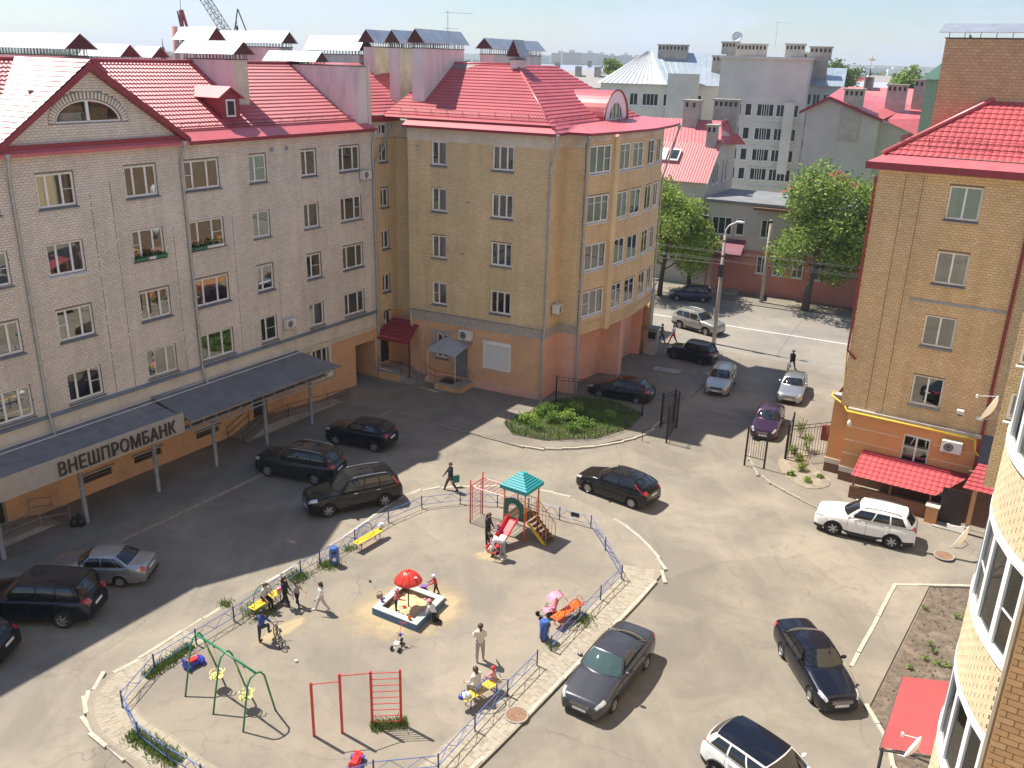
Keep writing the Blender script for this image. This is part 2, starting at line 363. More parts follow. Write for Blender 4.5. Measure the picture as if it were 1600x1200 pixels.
# paver strips: between the kerb and the fence, at the left turn and along the right side
PAV = MB().box((-.0975, -.0475, -.05), (.0975, .0475, .012)).mesh('paver'); PAV.materials.append(M['paver'])
lane_l = smooth_path([(-12.0, 28.6), (-13.1, 26.9), (-13.6, 25.7), (-13.45, 24.7), (-12.7, 23.7), (-11.2, 22.7), (-9.2, 21.3), (-6.5, 20.3)], 8)
lane_r = smooth_path([(5.9, 34.4), (5.55, 33.2), (4.1, 30.9), (1.45, 26.9), (-.5, 24.0), (-2.1, 21.7)], 8)
cand = []
for path, w in ((lane_l, 1.35), (lane_r, 1.5)):
    rows = int(w / .2)
    for r_ in range(rows):
        off = (r_ - (rows - 1) / 2) * .2
        for k, (p, h) in enumerate(along(path, .1)):
            q = p + Vector((-math.sin(h), math.cos(h))) * off
            if RNG.random() < .012: continue
            cand.append((q.length, q.x, q.y, h + math.pi / 2 + RNG.uniform(-.02, .02), RNG.uniform(-.003, .003)))
bed_ = MB()
for path, w in ((lane_l, 1.4), (lane_r, 1.55)):
    L_ = [(p + Vector((-math.sin(h), math.cos(h))) * w / 2, p - Vector((-math.sin(h), math.cos(h))) * w / 2) for p, h in along(path, .3)]
    for (a, b), (c, d) in zip(L_, L_[1:]): bed_.quad((*a, .0855), (*c, .0855), (*d, .0855), (*b, .0855))
del L_
bed_.build('paving_bed', M['paver_bed'], pg)
cand.sort()
def in_frame(x, y):
    d = np.array([x, y, 0]) - EYE; w = d @ _fw; return 0 < 800 + CAM_F * (d @ _rt) / w < 1600 and 0 < 600 - CAM_F * (d @ _up) / w < 1200
cand = [c for c in cand if in_frame(c[1], c[2])]
for q in cand[:300]: inst('paver', PAV, pg, (q[1], q[2], .075 + q[4]), (0, 0, q[3]))
b8 = np.array([v.co[:] for v in PAV.vertices]); f6 = np.array([p.vertices[:] for p in PAV.polygons])
rest = np.array(cand[300:]); cs, sn = np.cos(rest[:, 3])[:, None], np.sin(rest[:, 3])[:, None]
V = np.stack([b8[None, :, 0] * cs - b8[None, :, 1] * sn + rest[:, 1:2], b8[None, :, 0] * sn + b8[None, :, 1] * cs + rest[:, 2:3], b8[None, :, 2] + rest[:, 4:5] + .075], -1).reshape(-1, 3)
F = (f6[None] + 8 * np.arange(len(rest))[:, None, None]).reshape(-1, 4)
tag(link('paving', np_mesh('paving', V, F), M['paver'], pg), kind='stuff')
# ---- right-hand yard: flower path, soil bed, kerbs
path_r = A((1398, 916), (1452, 917), (1355, 1112), (1328, 1047)); path_r = [Vector(p) for p in path_r]
pr = solid('side_path', path_r, -.1, .06, 'yard_asphalt'); kerb([A((1330, 1043))[0], A((1398, 915))[0]], pr, me=KERBW, z=-.02); kerb([A((1398, 915))[0], A((1560, 919))[0]], pr, me=KERBW, z=-.02); kerb([A((1352, 1103))[0], A((1387, 1160))[0], (12.2, 20.5)], pr, me=KERBW, z=-.02)
soil = A((1454, 920), (1525, 921), (1600, 930)) + [(24, 32), (14.9, 19.5), (12.6, 20.5)] + A((1384, 1152), (1358, 1112))
tag(solid('flower_bed_soil', soil, -.1, .05, 'soil'), kind='structure')
rb_k = smooth_path(A((1176, 700), (1172, 715), (1182, 738), (1215, 762), (1280, 796)), 5) + [Vector(A((1290, 800))[0])]
rp = solid('near_house_pavement', [p[:2] for p in rb_k] + A((1360, 840), (1430, 862), (1520, 880)) + [(30, 38), (34, 52), (26.5, 56.5)] + A((1320, 622), (1265, 648), (1232, 660)), -.1, .09, 'yard_asphalt')
kerb([Vector(p) for p in rb_k], rp, z=-.02)
rbed = smooth_path(A((1216, 722), (1226, 745), (1258, 765), (1290, 764), (1296, 752), (1270, 732), (1262, 712), (1240, 704)), 4, True)
solid('shrub_bed_soil', [p[:2] for p in rbed], 0, .12, 'soil_light')
# green triangle by the fence
gbed = A((787, 664), (800, 681), (850, 691), (930, 688), (985, 671), (1004, 650), (955, 628), (905, 622), (868, 628), (836, 643), (806, 655))
solid('green_bed_soil', gbed, 0, .13, 'soil')
0 and solid('mud_patch', A((1000, 572), (1060, 568), (1105, 585), (1085, 612), (1020, 622), (985, 600)), 0, .105, 'soil')
# ================================================================ building kit
pm('frame_white', (.84, .84, .83), .45, var=.05, dirt=(.62, .60, .56)); pm('frame_bright', (.86, .86, .85), .5, var=.03)
pm('sill_grey', (.20, .225, .26), .45, metal=.3, var=.12); pm('sill_white', (.72, .72, .71), .5)
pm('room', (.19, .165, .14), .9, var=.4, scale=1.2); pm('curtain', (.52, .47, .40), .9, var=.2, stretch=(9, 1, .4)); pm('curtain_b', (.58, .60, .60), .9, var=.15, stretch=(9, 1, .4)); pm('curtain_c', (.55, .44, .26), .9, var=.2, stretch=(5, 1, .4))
glassmat('pane', (.68, .72, .72), .22); glassmat('pane_near', (.7, .74, .74), .06)
pm('mortar_grey', (.25, .21, .185), .95, var=.2); pm('mortar_brown', (.24, .165, .10), .95, var=.2)
brickmat('brick_grey', [(.735, .65, .575), (.775, .695, .61), (.80, .725, .63), (.70, .615, .55), (.785, .71, .615)])
brickmat('brick_yellow', [(.79, .59, .335), (.83, .635, .375), (.75, .56, .315), (.85, .665, .405)])
brickmat('brick_tan', [(.68, .485, .27), (.73, .53, .31), (.64, .45, .25), (.77, .57, .345)], .12)
brickmat('brick_brown', [(.60, .39, .215), (.65, .43, .245), (.56, .36, .2), (.68, .47, .275)], .1)
brickmat('brick_pale', [(.66, .53, .33), (.70, .57, .37), (.62, .49, .30)], .06)
pm('plaster_orange', (.68, .40, .225), .9, var=.08, scale=1.2, dirt=(.50, .30, .18)); pm('plaster_orange_b', (.62, .31, .13), .9, var=.07, scale=1.0, dirt=(.56, .29, .14))
pm('plaster_pink', (.74, .42, .32), .9, var=.08, scale=1.2, dirt=(.55, .33, .26)); pm('plaster_cream', (.70, .63, .52), .9, var=.07, scale=1.5, dirt=(.55, .48, .40))
pm('plaster_stack', (.70, .66, .65), .92, var=.1, scale=1.1, stretch=(1, 1, .25), dirt=(.42, .37, .35)); pm('plaster_stack_cream', (.66, .61, .49), .92, var=.12, scale=1.3, dirt=(.45, .42, .36))
pm('stone_grey', (.42, .38, .345), .9, var=.15, scale=3); pm('zinc', (.52, .55, .58), .42, metal=.75, var=.15, scale=1.5, dirt=(.40, .40, .41)); pm('zinc_bright', (.45, .475, .50), .55, metal=.3, var=.12, scale=1.5)
pm('gutter', (.42, .43, .44), .5, metal=.5, var=.15); pm('gas_yellow', (.72, .50, .05), .45, var=.12); pm('pipe_cream', (.68, .56, .38), .6, var=.1); pm('pipe_red', (.24, .028, .03), .45)
pm('red_trim', (.27, .03, .045), .45, var=.12); pm('red_sheet', (.57, .14, .155), .40, var=.1, scale=1.2); pm('dark_metal', (.07, .07, .075), .5, metal=.3); pm('roof_grey', (.20, .205, .215), .65, var=.2, scale=1.5, dirt=(.28, .275, .27))
pm('canopy_blue', (.17, .18, .195), .5, var=.15, scale=1.3, dirt=(.22, .23, .24)); pm('steel_grey', (.30, .32, .34), .5, metal=.2, var=.15); pm('sign_board', (.39, .36, .33), .6, var=.1); pm('sign_letter', (.055, .045, .05), .5)
pm('door_dark', (.03, .022, .022), .5); pm('door_grey', (.20, .22, .255), .5); pm('shutter', (.70, .70, .68), .5, var=.05, stretch=(.2, .2, 14)); pm('concrete', (.33, .31, .285), .92, var=.18, scale=2.5); pm('brown_plinth', (.20, .10, .06), .85); pm('ac_white', (.70, .69, .655), .5, var=.06)
pm('cap_maroon', (.09, .028, .032), .7); pm('rail_red', (.16, .03, .028), .5)
def tilemat(name, col):
    m, t, b, o = mat_new(name); v = objco(t)
    c = ramp(t, noise(t, .5, 5, .6, v), [(.3, tuple(x * .86 for x in col)), (.7, tuple(min(1, x * 1.1) for x in col))])
    t.links.new(c, b.inputs['Base Color']); b.inputs['Roughness'].default_value = .45; b.inputs['Coat Weight'].default_value = .35; b.inputs['Coat Roughness'].default_value = .25; MATS[name] = m
tilemat('tile_red', (.50, .10, .115)); tilemat('tile_red_near', (.48, .085, .095))

def wall(parent, name, x0, x1, z0, z1, holes, mat, loc=(0, 0, 0), rz=0, rev=.14, revmat=None):
    """a wall face along local x, outside towards -y, with openings that have reveals"""
    xs = sorted({x0, x1, *[h[0] for h in holes], *[h[1] for h in holes]}); zs = sorted({z0, z1, *[h[2] for h in holes], *[h[3] for h in holes]})
    xs = [x for x in xs if x0 <= x <= x1]; zs = [z for z in zs if z0 <= z <= z1]; mb = MB()
    for a, b in zip(xs, xs[1:]):
        for c, d in zip(zs, zs[1:]):
            mx_, mz = (a + b) / 2, (c + d) / 2
            if any(h[0] < mx_ < h[1] and h[2] < mz < h[3] for h in holes): continue
            mb.quad((a, 0, c), (b, 0, c), (b, 0, d), (a, 0, d))
    for h in holes:
        a, b, c, d = max(h[0], x0), min(h[1], x1), max(h[2], z0), min(h[3], z1)
        if a >= b or c >= d: continue
        i = 1 if revmat else 0
        mb.quad((a, 0, c), (a, 0, d), (a, rev, d), (a, rev, c), i); mb.quad((b, 0, d), (b, 0, c), (b, rev, c), (b, rev, d), i)
        mb.quad((a, 0, d), (b, 0, d), (b, rev, d), (a, rev, d), i); mb.quad((b, 0, c), (a, 0, c), (a, rev, c), (b, rev, c), i)
    o = mb.build(name, [M[mat]] + ([M[revmat]] if revmat else []), parent); o.location = loc; o.rotation_euler = (0, 0, rz); return o
BRICKM = {}
def bricks(wallobj, x0, x1, z0, z1, holes, mat, bl=.26, bh=.113, n_parts=300, xr=None, proud=.012, phase=0.0):
    """lays bricks over a wall: the ones that show largest as parts, the rest joined"""
    J = .015; out = []; row = 0; z = z0
    while z + bh * .5 < z1:
        a, b = z + J / 2, min(z + bh, z1) - J / 2
        L, Rr = (x0, x1) if xr is None else xr((a + b) / 2)
        cuts = sorted((max(h[0], L), min(h[1], Rr)) for h in holes if h[2] < b and h[3] > a and h[0] < Rr and h[1] > L)
        spans = []; cur = L
        for c, d in cuts:
            if c > cur: spans.append((cur, c))
            cur = max(cur, d)
        if cur < Rr: spans.append((cur, Rr))
        off = (row % 2) * bl / 2 + phase + RNG.uniform(-.02, .02)
        for s0, s1 in spans:
            k = math.floor((s0 - off) / bl)
            while True:
                p, q = max(k * bl + off, s0), min((k + 1) * bl + off, s1); k += 1
                if p >= s1: break
                if q - p > .04: out.append((p + J / 2, q - J / 2, a, b))
        z += bh; row += 1
    B = np.array(out); Mw = np.array(wallobj.parent.matrix_basis @ wallobj.matrix_basis if wallobj.parent else wallobj.matrix_basis)
    C = np.stack([(B[:, 0] + B[:, 1]) / 2, np.zeros(len(B)), (B[:, 2] + B[:, 3]) / 2, np.ones(len(B))], 1) @ Mw.T
    D = C[:, :3] - EYE; w = D @ _fw; px = 800 + CAM_F * (D @ _rt) / w; py = 600 - CAM_F * (D @ _up) / w
    vis = (w > 0) & (px > -20) & (px < 1620) & (py > -20) & (py < 1220)
    full = (B[:, 1] - B[:, 0] > bl - J - .004) & (B[:, 3] - B[:, 2] > bh - J - .004)
    score = np.where(vis & full, w, 1e9); idx = np.argsort(score)[:n_parts]; idx = [i for i in idx if score[i] < 1e8]
    key = (mat, bl, bh, proud)
    if key not in BRICKM:
        l, h = (bl - J) / 2, (bh - J) / 2
        me = MB().box((-l, -proud, -h), (l, .001, h)).mesh('brick'); me.materials.append(M[mat]); BRICKM[key] = me
    for i in idx: inst('brick', BRICKM[key], wallobj, ((B[i, 0] + B[i, 1]) / 2, RNG.uniform(-.002, .002), (B[i, 2] + B[i, 3]) / 2))
    keep = np.ones(len(B), bool); keep[idx] = False; B = B[keep & vis] if wallobj.get('cull') else B[keep]; n = len(B)
    if n:
        f = -proud + RNG.uniform(-.002, .002, n)
        V = np.empty((n, 8, 3)); V[:, :, 0] = B[:, [0, 1, 1, 0, 0, 1, 1, 0]]; V[:, :, 2] = B[:, [2, 2, 3, 3, 2, 2, 3, 3]]; V[:, :4, 1] = f[:, None]; V[:, 4:, 1] = .001
        F = np.array([(0, 1, 2, 3), (1, 5, 6, 2), (3, 2, 6, 7), (4, 0, 3, 7), (5, 1, 0, 4)])
        tag(link('brickwork', np_mesh('brickwork', V.reshape(-1, 3), (F[None] + 8 * np.arange(n)[:, None, None]).reshape(-1, 4)), M[mat], wallobj), kind='stuff')
WN = 0
def window(parent, x0, x1, z0, z1, fr=(.5,), loc=(0, 0, 0), rz=0, rev=.14, sill='sill_grey', frame='frame_white', t=.065, bars=(), room=True, curtain=None, sash=None, pane='pane', sillw=.13):
    if t == .065: t = .098
    """window > pane, sill, curtain, interior; fr: where the uprights stand; bars: (pane index, height share)"""
    global WN; WN += 1; rg = random.Random(WN * 13 + 5)
    y = rev - .06; mb = MB()
    mb.box((x0, y, z0), (x0 + t, y + .06, z1)); mb.box((x1 - t, y, z0), (x1, y + .06, z1)); mb.box((x0 + t, y, z0), (x1 - t, y + .06, z0 + t)); mb.box((x0 + t, y, z1 - t), (x1 - t, y + .06, z1))
    us = [x0 + (x1 - x0) * f for f in fr]
    for u in us: mb.box((u - t * .55, y + .002, z0 + t), (u + t * .55, y + .058, z1 - t))
    ed = [x0 + t] + [e for u in us for e in (u - t * .55, u + t * .55)] + [x1 - t]
    for k, h in bars:
        zz = z0 + (z1 - z0) * h; mb.box((ed[2 * k], y + .012, zz - .016), (ed[2 * k + 1], y + .05, zz + .016))
    w = mb.build('window', M[frame], parent); w.location = loc; w.rotation_euler = (0, 0, rz)
    for k in range(len(ed) // 2):
        p = MB().box((ed[2 * k], y + .027, z0 + t), (ed[2 * k + 1], y + .033, z1 - t)).build('pane', M[pane], w)
        if sash == k:      # this casement stands ajar
            p.location = (ed[2 * k], y, 0); p.rotation_euler = (0, 0, R(-28)); p.data.transform(Matrix.Translation((-ed[2 * k], -y, 0)))
    if sill: MB().add([(x0 - .06, -sillw, z0 - .075), (x1 + .06, -sillw, z0 - .075), (x1 + .06, rev - .05, z0 - .005), (x0 - .06, rev - .05, z0 - .005),
                      (x0 - .06, -sillw, z0 - .115), (x1 + .06, -sillw, z0 - .115), (x1 + .06, rev - .05, z0 - .115), (x0 - .06, rev - .05, z0 - .115)],
                     [(0, 1, 2, 3), (4, 5, 1, 0), (5, 6, 2, 1), (7, 4, 0, 3), (7, 6, 5, 4)]).build('sill', M[sill], w)
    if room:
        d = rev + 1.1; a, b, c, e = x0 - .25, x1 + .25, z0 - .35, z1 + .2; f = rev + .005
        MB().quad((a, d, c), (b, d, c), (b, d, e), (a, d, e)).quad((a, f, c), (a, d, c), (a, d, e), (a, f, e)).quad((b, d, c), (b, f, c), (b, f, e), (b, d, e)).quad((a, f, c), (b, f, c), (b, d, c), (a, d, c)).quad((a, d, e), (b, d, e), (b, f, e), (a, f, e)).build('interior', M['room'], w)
        kind = curtain if curtain is not None else rg.choice(['sides', 'sides', 'left', 'half', 'full', 'full', 'right', 'none'])
        cm = M[rg.choice(['curtain', 'curtain_b', 'curtain_b', 'curtain_c'])]
        def drape(p, q, zlo):
            n = max(4, int((q - p) / .05)); vs = []
            for i in range(n + 1):
                yy = rev + .07 + .022 * math.sin(i * 1.9 + WN); vs += [(p + (q - p) * i / n, yy, zlo), (p + (q - p) * i / n, yy, z1 + .1)]
            MB().add(vs, [(2 * i, 2 * i + 2, 2 * i + 3, 2 * i + 1) for i in range(n)]).build('curtain', cm, w, True)
        W_ = x1 - x0
        if kind in ('sides', 'left'): drape(x0, x0 + W_ * rg.uniform(.18, .34), z0)
        if kind in ('sides', 'right'): drape(x1 - W_ * rg.uniform(.18, .34), x1, z0)
        if kind == 'half': drape(x0, x1, z0 + (z1 - z0) * rg.uniform(.3, .6))
        if kind == 'full': drape(x0, x1, z0)
    return w
def tile_roof(parent, name, O, Sv, Tv, poly, mat='tile_red', wave=.22, step=.35, sub=5, amp=.045, lift=.045):
    """pressed-metal tiles: real waves and steps over a convex patch; poly in (along, up-slope) metres"""
    O, Sv, Tv = Vector(O), Vector(Sv).normalized(), Vector(Tv).normalized(); Nv = Sv.cross(Tv).normalized()
    if Nv.z < 0: Nv = -Nv
    s0, s1 = min(p[0] for p in poly), max(p[0] for p in poly); t0, t1 = min(p[1] for p in poly), max(p[1] for p in poly)
    ss = np.arange(s0, s1 + wave / sub, wave / sub); ts = []; th = []
    k = 0
    while t0 + k * step < t1: ts += [t0 + k * step, t0 + (k + 1) * step - .012]; th += [lift, 0.0]; k += 1
    ts = np.array(ts); th = np.array(th); hw = amp * (np.abs(np.sin(np.pi * ss / wave)) ** .75)
    Sg, Tg = np.meshgrid(ss, ts); H = th[:, None] + hw[None]
    P = np.array(O)[None, None] + Sg[..., None] * np.array(Sv) + Tg[..., None] * np.array(Tv) + H[..., None] * np.array(Nv)
    nt_, ns = Sg.shape; i, j = np.meshgrid(np.arange(nt_ - 1), np.arange(ns - 1), indexing='ij'); i = i.ravel(); j = j.ravel()
    F = np.stack([i * ns + j, i * ns + j + 1, (i + 1) * ns + j + 1, (i + 1) * ns + j], 1)
    me = np_mesh(name, P.reshape(-1, 3), F); bm = bmesh.new(); bm.from_mesh(me)
    cx = sum(p[0] for p in poly) / len(poly); cy = sum(p[1] for p in poly) / len(poly)
    for (a, b) in zip(poly, poly[1:] + poly[:1]):
        e = Vector((b[0] - a[0], b[1] - a[1])); nn = Vector((e.y, -e.x))
        if nn.dot(Vector((cx - a[0], cy - a[1]))) > 0: nn = -nn
        if nn.length < 1e-6: continue
        nn.normalize(); pc = O + Sv * a[0] + Tv * a[1]; pn = Sv * nn.x + Tv * nn.y
        bmesh.ops.bisect_plane(bm, geom=bm.verts[:] + bm.edges[:] + bm.faces[:], plane_co=pc, plane_no=pn, clear_outer=True)
    if bm.faces:
        bm.faces.ensure_lookup_table(); bm.normal_update()
        if sum(f.normal.dot(Nv) for f in bm.faces[:50]) < 0: bmesh.ops.reverse_faces(bm, faces=bm.faces[:])
    bm.to_mesh(me); bm.free(); return link(name, me, M[mat], parent)
def stack(parent, x0, x1, y0, y1, zb, zt, caps=((0, 1),), cap='zinc', mat='plaster_stack', gap=.28, rise=.55, over=.3, axis='y', front=None):
    rise *= 1.4
    """plastered vent stack with sheet gables on little posts"""
    o = MB().box((x0, y0, zb), (x1, y1, zt)).build('chimney', M[mat], parent)
    if front: MB().box((x0 + .02, y0 - .012, zb), (x1 - .02, y0, zt)).build('face', M[front], o)
    MB().box((x0 - .04, y0 - .04, zt), (x1 + .04, y1 + .04, zt + .05)).build('coping', M['dark_metal'], o)
    for a, b in caps:
        ya, yb = y0 + (y1 - y0) * a - over, y0 + (y1 - y0) * b + over; xa, xb = x0 - over, x1 + over; xm = (x0 + x1) / 2; z = zt + gap
        fr_ = MB()
        n = max(3, int((yb - ya) / .32))
        for i in range(n + 1):
            yy = ya + over + (yb - ya - 2 * over) * i / n
            for xx in (x0 + .03, x1 - .03): fr_.box((xx - .014, yy - .014, zt + .05), (xx + .014, yy + .014, z + .12))
        for xx in np.linspace(x0 + .15, x1 - .15, 3):
            fr_.box((xx - .014, ya + over, zt + .05), (xx + .014, ya + over + .028, z + .12)); fr_.box((xx - .014, yb - over - .028, zt + .05), (xx + .014, yb - over, z + .12))
        tag(fr_.build('cap_frame', M['dark_metal'], o), kind='stuff')
        e = .018
        mb = MB().add([(xa, ya, z), (xa, yb, z), (xm, yb, z + rise), (xm, ya, z + rise), (xb, yb, z), (xb, ya, z)], [(0, 3, 2, 1), (3, 5, 4, 2)])
        c = mb.build('cap', M[cap], o); sm = c.modifiers.new('thick', 'SOLIDIFY'); sm.thickness = e
        MB().poly([(xa + .12, ya + .06, z + .02), (xb - .12, ya + .06, z + .02), (xm, ya + .06, z + rise - .06)]).build('cap_end', M['cap_maroon'], o); MB().poly([(xa + .12, yb - .06, z + .02), (xm, yb - .06, z + rise - .06), (xb - .12, yb - .06, z + .02)]).build('cap_end', M['cap_maroon'], o)
    return o
def drainpipe(parent, x, y, z0, z1, jog=None, mat='gutter', r=.07, head=True):
    pts = [(x, y, z0 - .02), (x, y, z1)] if jog is None else jog
    mb = MB().tube(pts, r, 10)
    if head: p = pts[-1]; mb.lathe([(r * 1.1, -.1), (r * 2.2, .15), (r * 2.2, .22), (r * 1.4, .22)], 10, (p[0], p[1], p[2]))
    return mb.build('drainpipe', M[mat], parent, angle=40)
def snow_guard(parent, a, b, up, out=.0, n=None, mat='rail_red'):
    """bracketed rail standing on a roof slope between two points"""
    a, b = Vector(a), Vector(b); L = (b - a).length; n = n or max(2, int(L / 1.1)); up = Vector(up).normalized(); mb = MB()
    for h in (.16, .36): mb.tube([a + up * h, b + up * h], .014, 5)
    d = (b - a).normalized(); s = up.cross(d)
    for i in range(n + 1):
        p = a + (b - a) * (i / n); mb.tube([p + s * .1, p + up * .4], .012, 4); mb.tube([p - s * .14, p + up * .4], .012, 4)
    return mb.build('snow_guard', M[mat], parent)
def ac_unit(loc, rz, label, w=.82, h=.56, d=.3):
    t = empty('air_conditioner', loc, rz)
    MB().box((-w / 2, -d - .1, 0), (w / 2, -.1, h)).build('case', M['ac_white'], t, bevel=.02)
    r = h * .40; cx = -w * .13
    g = MB(); 
    for q in (.35, .6, .85, 1.0): g.tube([(cx + r * q * math.cos(k * math.pi / 10), -d - .108, h / 2 + r * q * math.sin(k * math.pi / 10)) for k in range(20)], .008, 4, closed=True)
    g.build('fan_grille', M['ac_white'], t)
    MB().lathe([(r, 0), (r, .004)], 20, (cx, -d - .106, h / 2), 'y').build('fan_opening', M['door_dark'], t)
    for s in (-1, 1): MB().box((s * w * .36 - .02, -d - .1, -.05), (s * w * .36 + .02, 0, -.005)).box((s * w * .36 - .02, -.03, -.3), (s * w * .36 + .02, 0, -.05)).build('bracket', M['steel_grey'], t)
    return tag(t, label, 'air conditioner', 'air conditioners on the walls')
def dish(loc, rz, tilt, label, r=.42):
    t = empty('satellite_dish', loc, rz)
    prof = [(r * k / 8, .32 * r * (k / 8) ** 2) for k in range(9)]; prof = [(max(a, .001), b) for a, b in prof]
    MB().lathe(prof + [(r, .32 * r + .012)] + [(max(a - .004, .001), b + .012) for a, b in prof[::-1]], 24).xf(Matrix.Rotation(tilt, 4, 'X')).build('reflector', M['frame_bright'], t, True)
    n = Matrix.Rotation(tilt, 3, 'X') @ Vector((0, 0, 1)); lo = Matrix.Rotation(tilt, 3, 'X') @ Vector((0, -r, .3 * r)); f = n * (r * 1.25) + lo * .25
    MB().tube([lo, f], .011, 6).build('feed_arm', M['gutter'], t); MB().lathe([(.03, -.06), (.04, .06)], 10).xf(Matrix.Translation(f)).build('receiver', M['ac_white'], t)
    MB().tube([Vector((0, 0, 0)), -n * .18, (0, .0, -.3), (0, .42, -.42)], .022, 8).build('mount', M['steel_grey'], t)
    return tag(t, label, 'satellite dish', 'satellite dishes')
# ================================================================ the grey brick house with the bank
BKR = R(58); bank = empty('brick_house', (-10.9, 56.6, 0), BKR)
tag(bank, 'long light grey brick house with red tiled roof, pediment and bank canopy, on the left', 'building')
bpy.context.view_layer.update()
def BW(x, y, z): c_, s_ = math.cos(BKR), math.sin(BKR); return Vector((-10.9 + x * c_ - y * s_, 56.6 + x * s_ + y * c_, z))
cols = [(-31.3, -29.2, (.33, .67)), (-27.4, -25.6, (.3, .7)), (-23.4, -21.62, (.28, .68)), (-19.86, -18.03, (.27, .67)), (-15.42, -13.6, (.27, .67)), (-11.96, -9.7, (.24, .66)), (-7.65, -6.36, (.36,)), (-3.65, -2.38, (.36,)), (-.43, 1.5, (.22, .68))]
rows = [14.52, 11.40, 8.26, 5.15]; wh = [(a, b, z, z + 1.5) for a, b, _ in cols for z in rows]
bw = wall(bank, 'wall', -33, 2.7, 4.9, 17.15, wh, 'mortar_grey', revmat='mortar_grey'); bricks(bw, -33, 2.7, 4.9, 17.15, wh, 'brick_grey', bh=.118)
for h in wh:      # brick reveals
    pass
for i, (a, b, f) in enumerate(cols):
    for j, z in enumerate(rows):
        bars = ((len(f), .5),) if (i + j) % 3 == 0 else (((0, .5),) if (i + j) % 4 == 1 else ())
        window(bank, a, b, z, z + 1.5, f, bars=bars, sill='sill_white' if (i, j) == (3, 1) else 'sill_grey', sash=0 if (i, j) in ((4, 3), (7, 3)) else None)
# expansion joints in the brick
for x, z0, z1 in ((-17.35, 4.9, 14.9), (-16.25, 4.9, 15.4), (-13.0, 4.9, 12.9), (-9.1, 4.9, 12.9), (-16.25, 14.2, 15.4)):
    MB().box((x - .018, -.0135, z0), (x + .018, -.0125, z1)).build('joint', M['mortar_grey'], bank)
# string course, white band, ground floor
gfh = [(.42, 2.4, 0, 2.9), (-3.6, -2.15, 1.75, 3.55), (-24.9, -23.7, .35, 2.35), (-8.7, -7.6, .6, 2.5), (-12.9, -11.3, .75, 1.15), (-16.9, -15.2, .75, 1.2), (-20.0, -18.2, .75, 1.2)]
MB().add([(-33, -.16, 4.83), (2.74, -.16, 4.83), (2.74, .01, 4.97), (-33, .01, 4.97), (-33, -.16, 4.78), (2.74, -.16, 4.78), (2.74, .01, 4.78), (-33, .01, 4.78)], [(0, 1, 2, 3), (4, 5, 1, 0), (5, 6, 2, 1), (7, 6, 5, 4)]).build('ledge', M['sill_grey'], bank)
wall(bank, 'band', -33, 2.7, 3.72, 4.8, [], 'plaster_cream', loc=(0, -.03, 0)); MB().box((-33, -.07, 3.64), (2.74, 0, 3.74)).build('moulding', M['plaster_cream'], bank)
gw = wall(bank, 'ground_floor_wall', -33, 2.7, -.05, 3.68, gfh, 'plaster_orange', rev=.2)
for z in np.arange(.55, 3.5, .42):
    for a, b in ((-33, -25.0), (-23.6, -8.8), (-7.5, -3.85), (-1.9, .4)):
        if z > 1.7 or a < -8 or True: MB().box((a, -.004, z), (b, .0, z + .018)).build('groove', M['plaster_orange_b'], bank)
MB().box((2.36, -.1, -.02), (2.72, .02, 3.6)).build('pilaster', M['plaster_orange'], bank)
window(bank, -3.6, -2.15, 1.75, 3.55, (.3, .68), sill='sill_white', rev=.2, curtain='full')
wf = MB(); 
for a, b in (((-3.86, -.05, 1.6), (-3.6, .0, 4.5)), ((-2.15, -.05, 1.6), (-1.9, .0, 4.5)), ((-3.6, -.05, 3.55), (-2.15, .0, 4.5)), ((-3.86, -.12, 1.5), (-1.9, .0, 1.62))): wf.box(a, b)
wf.build('window_surround', M['plaster_cream'], bank)
for a, b, c, d in gfh[4:]: MB().box((a, .12, c), (b, .16, d)).build('cellar_vent', M['door_dark'], bank); MB().box((a - .1, -.14, d), (b + .1, .0, d + .1)).build('vent_hood', M['concrete'], bank)
# archway: passage walls and the dark end
pas = MB().quad((.42, .2, 0), (.42, 9, 0), (.42, 9, 2.9), (.42, .2, 2.9)).quad((2.4, 9, 0), (2.4, .2, 0), (2.4, .2, 2.9), (2.4, 9, 2.9)).quad((.42, .2, 2.9), (.42, 9, 2.9), (2.4, 9, 2.9), (2.4, .2, 2.9)).quad((.42, 9, 0), (2.4, 9, 0), (2.4, 9, 2.9), (.42, 9, 2.9))
pas.build('passage', M['plaster_orange'], bank)
for a, b, c, d, nm in ((-24.9, -23.7, .35, 2.35, 'door'), (-8.7, -7.6, .6, 2.5, 'door')):
    dr = MB().box((a, .15, c), (b, .2, d)).build(nm, M['door_dark'], bank); MB().box((a + .12, .13, c + .9), (b - .12, .15, d - .15)).build('pane', M['pane'], dr)
    fr_ = MB().box((a, .1, c), (a + .07, .16, d)).box((b - .07, .1, c), (b, .16, d)).box((a, .1, d - .07), (b, .16, d)).build('door_frame', M['steel_grey'], dr)
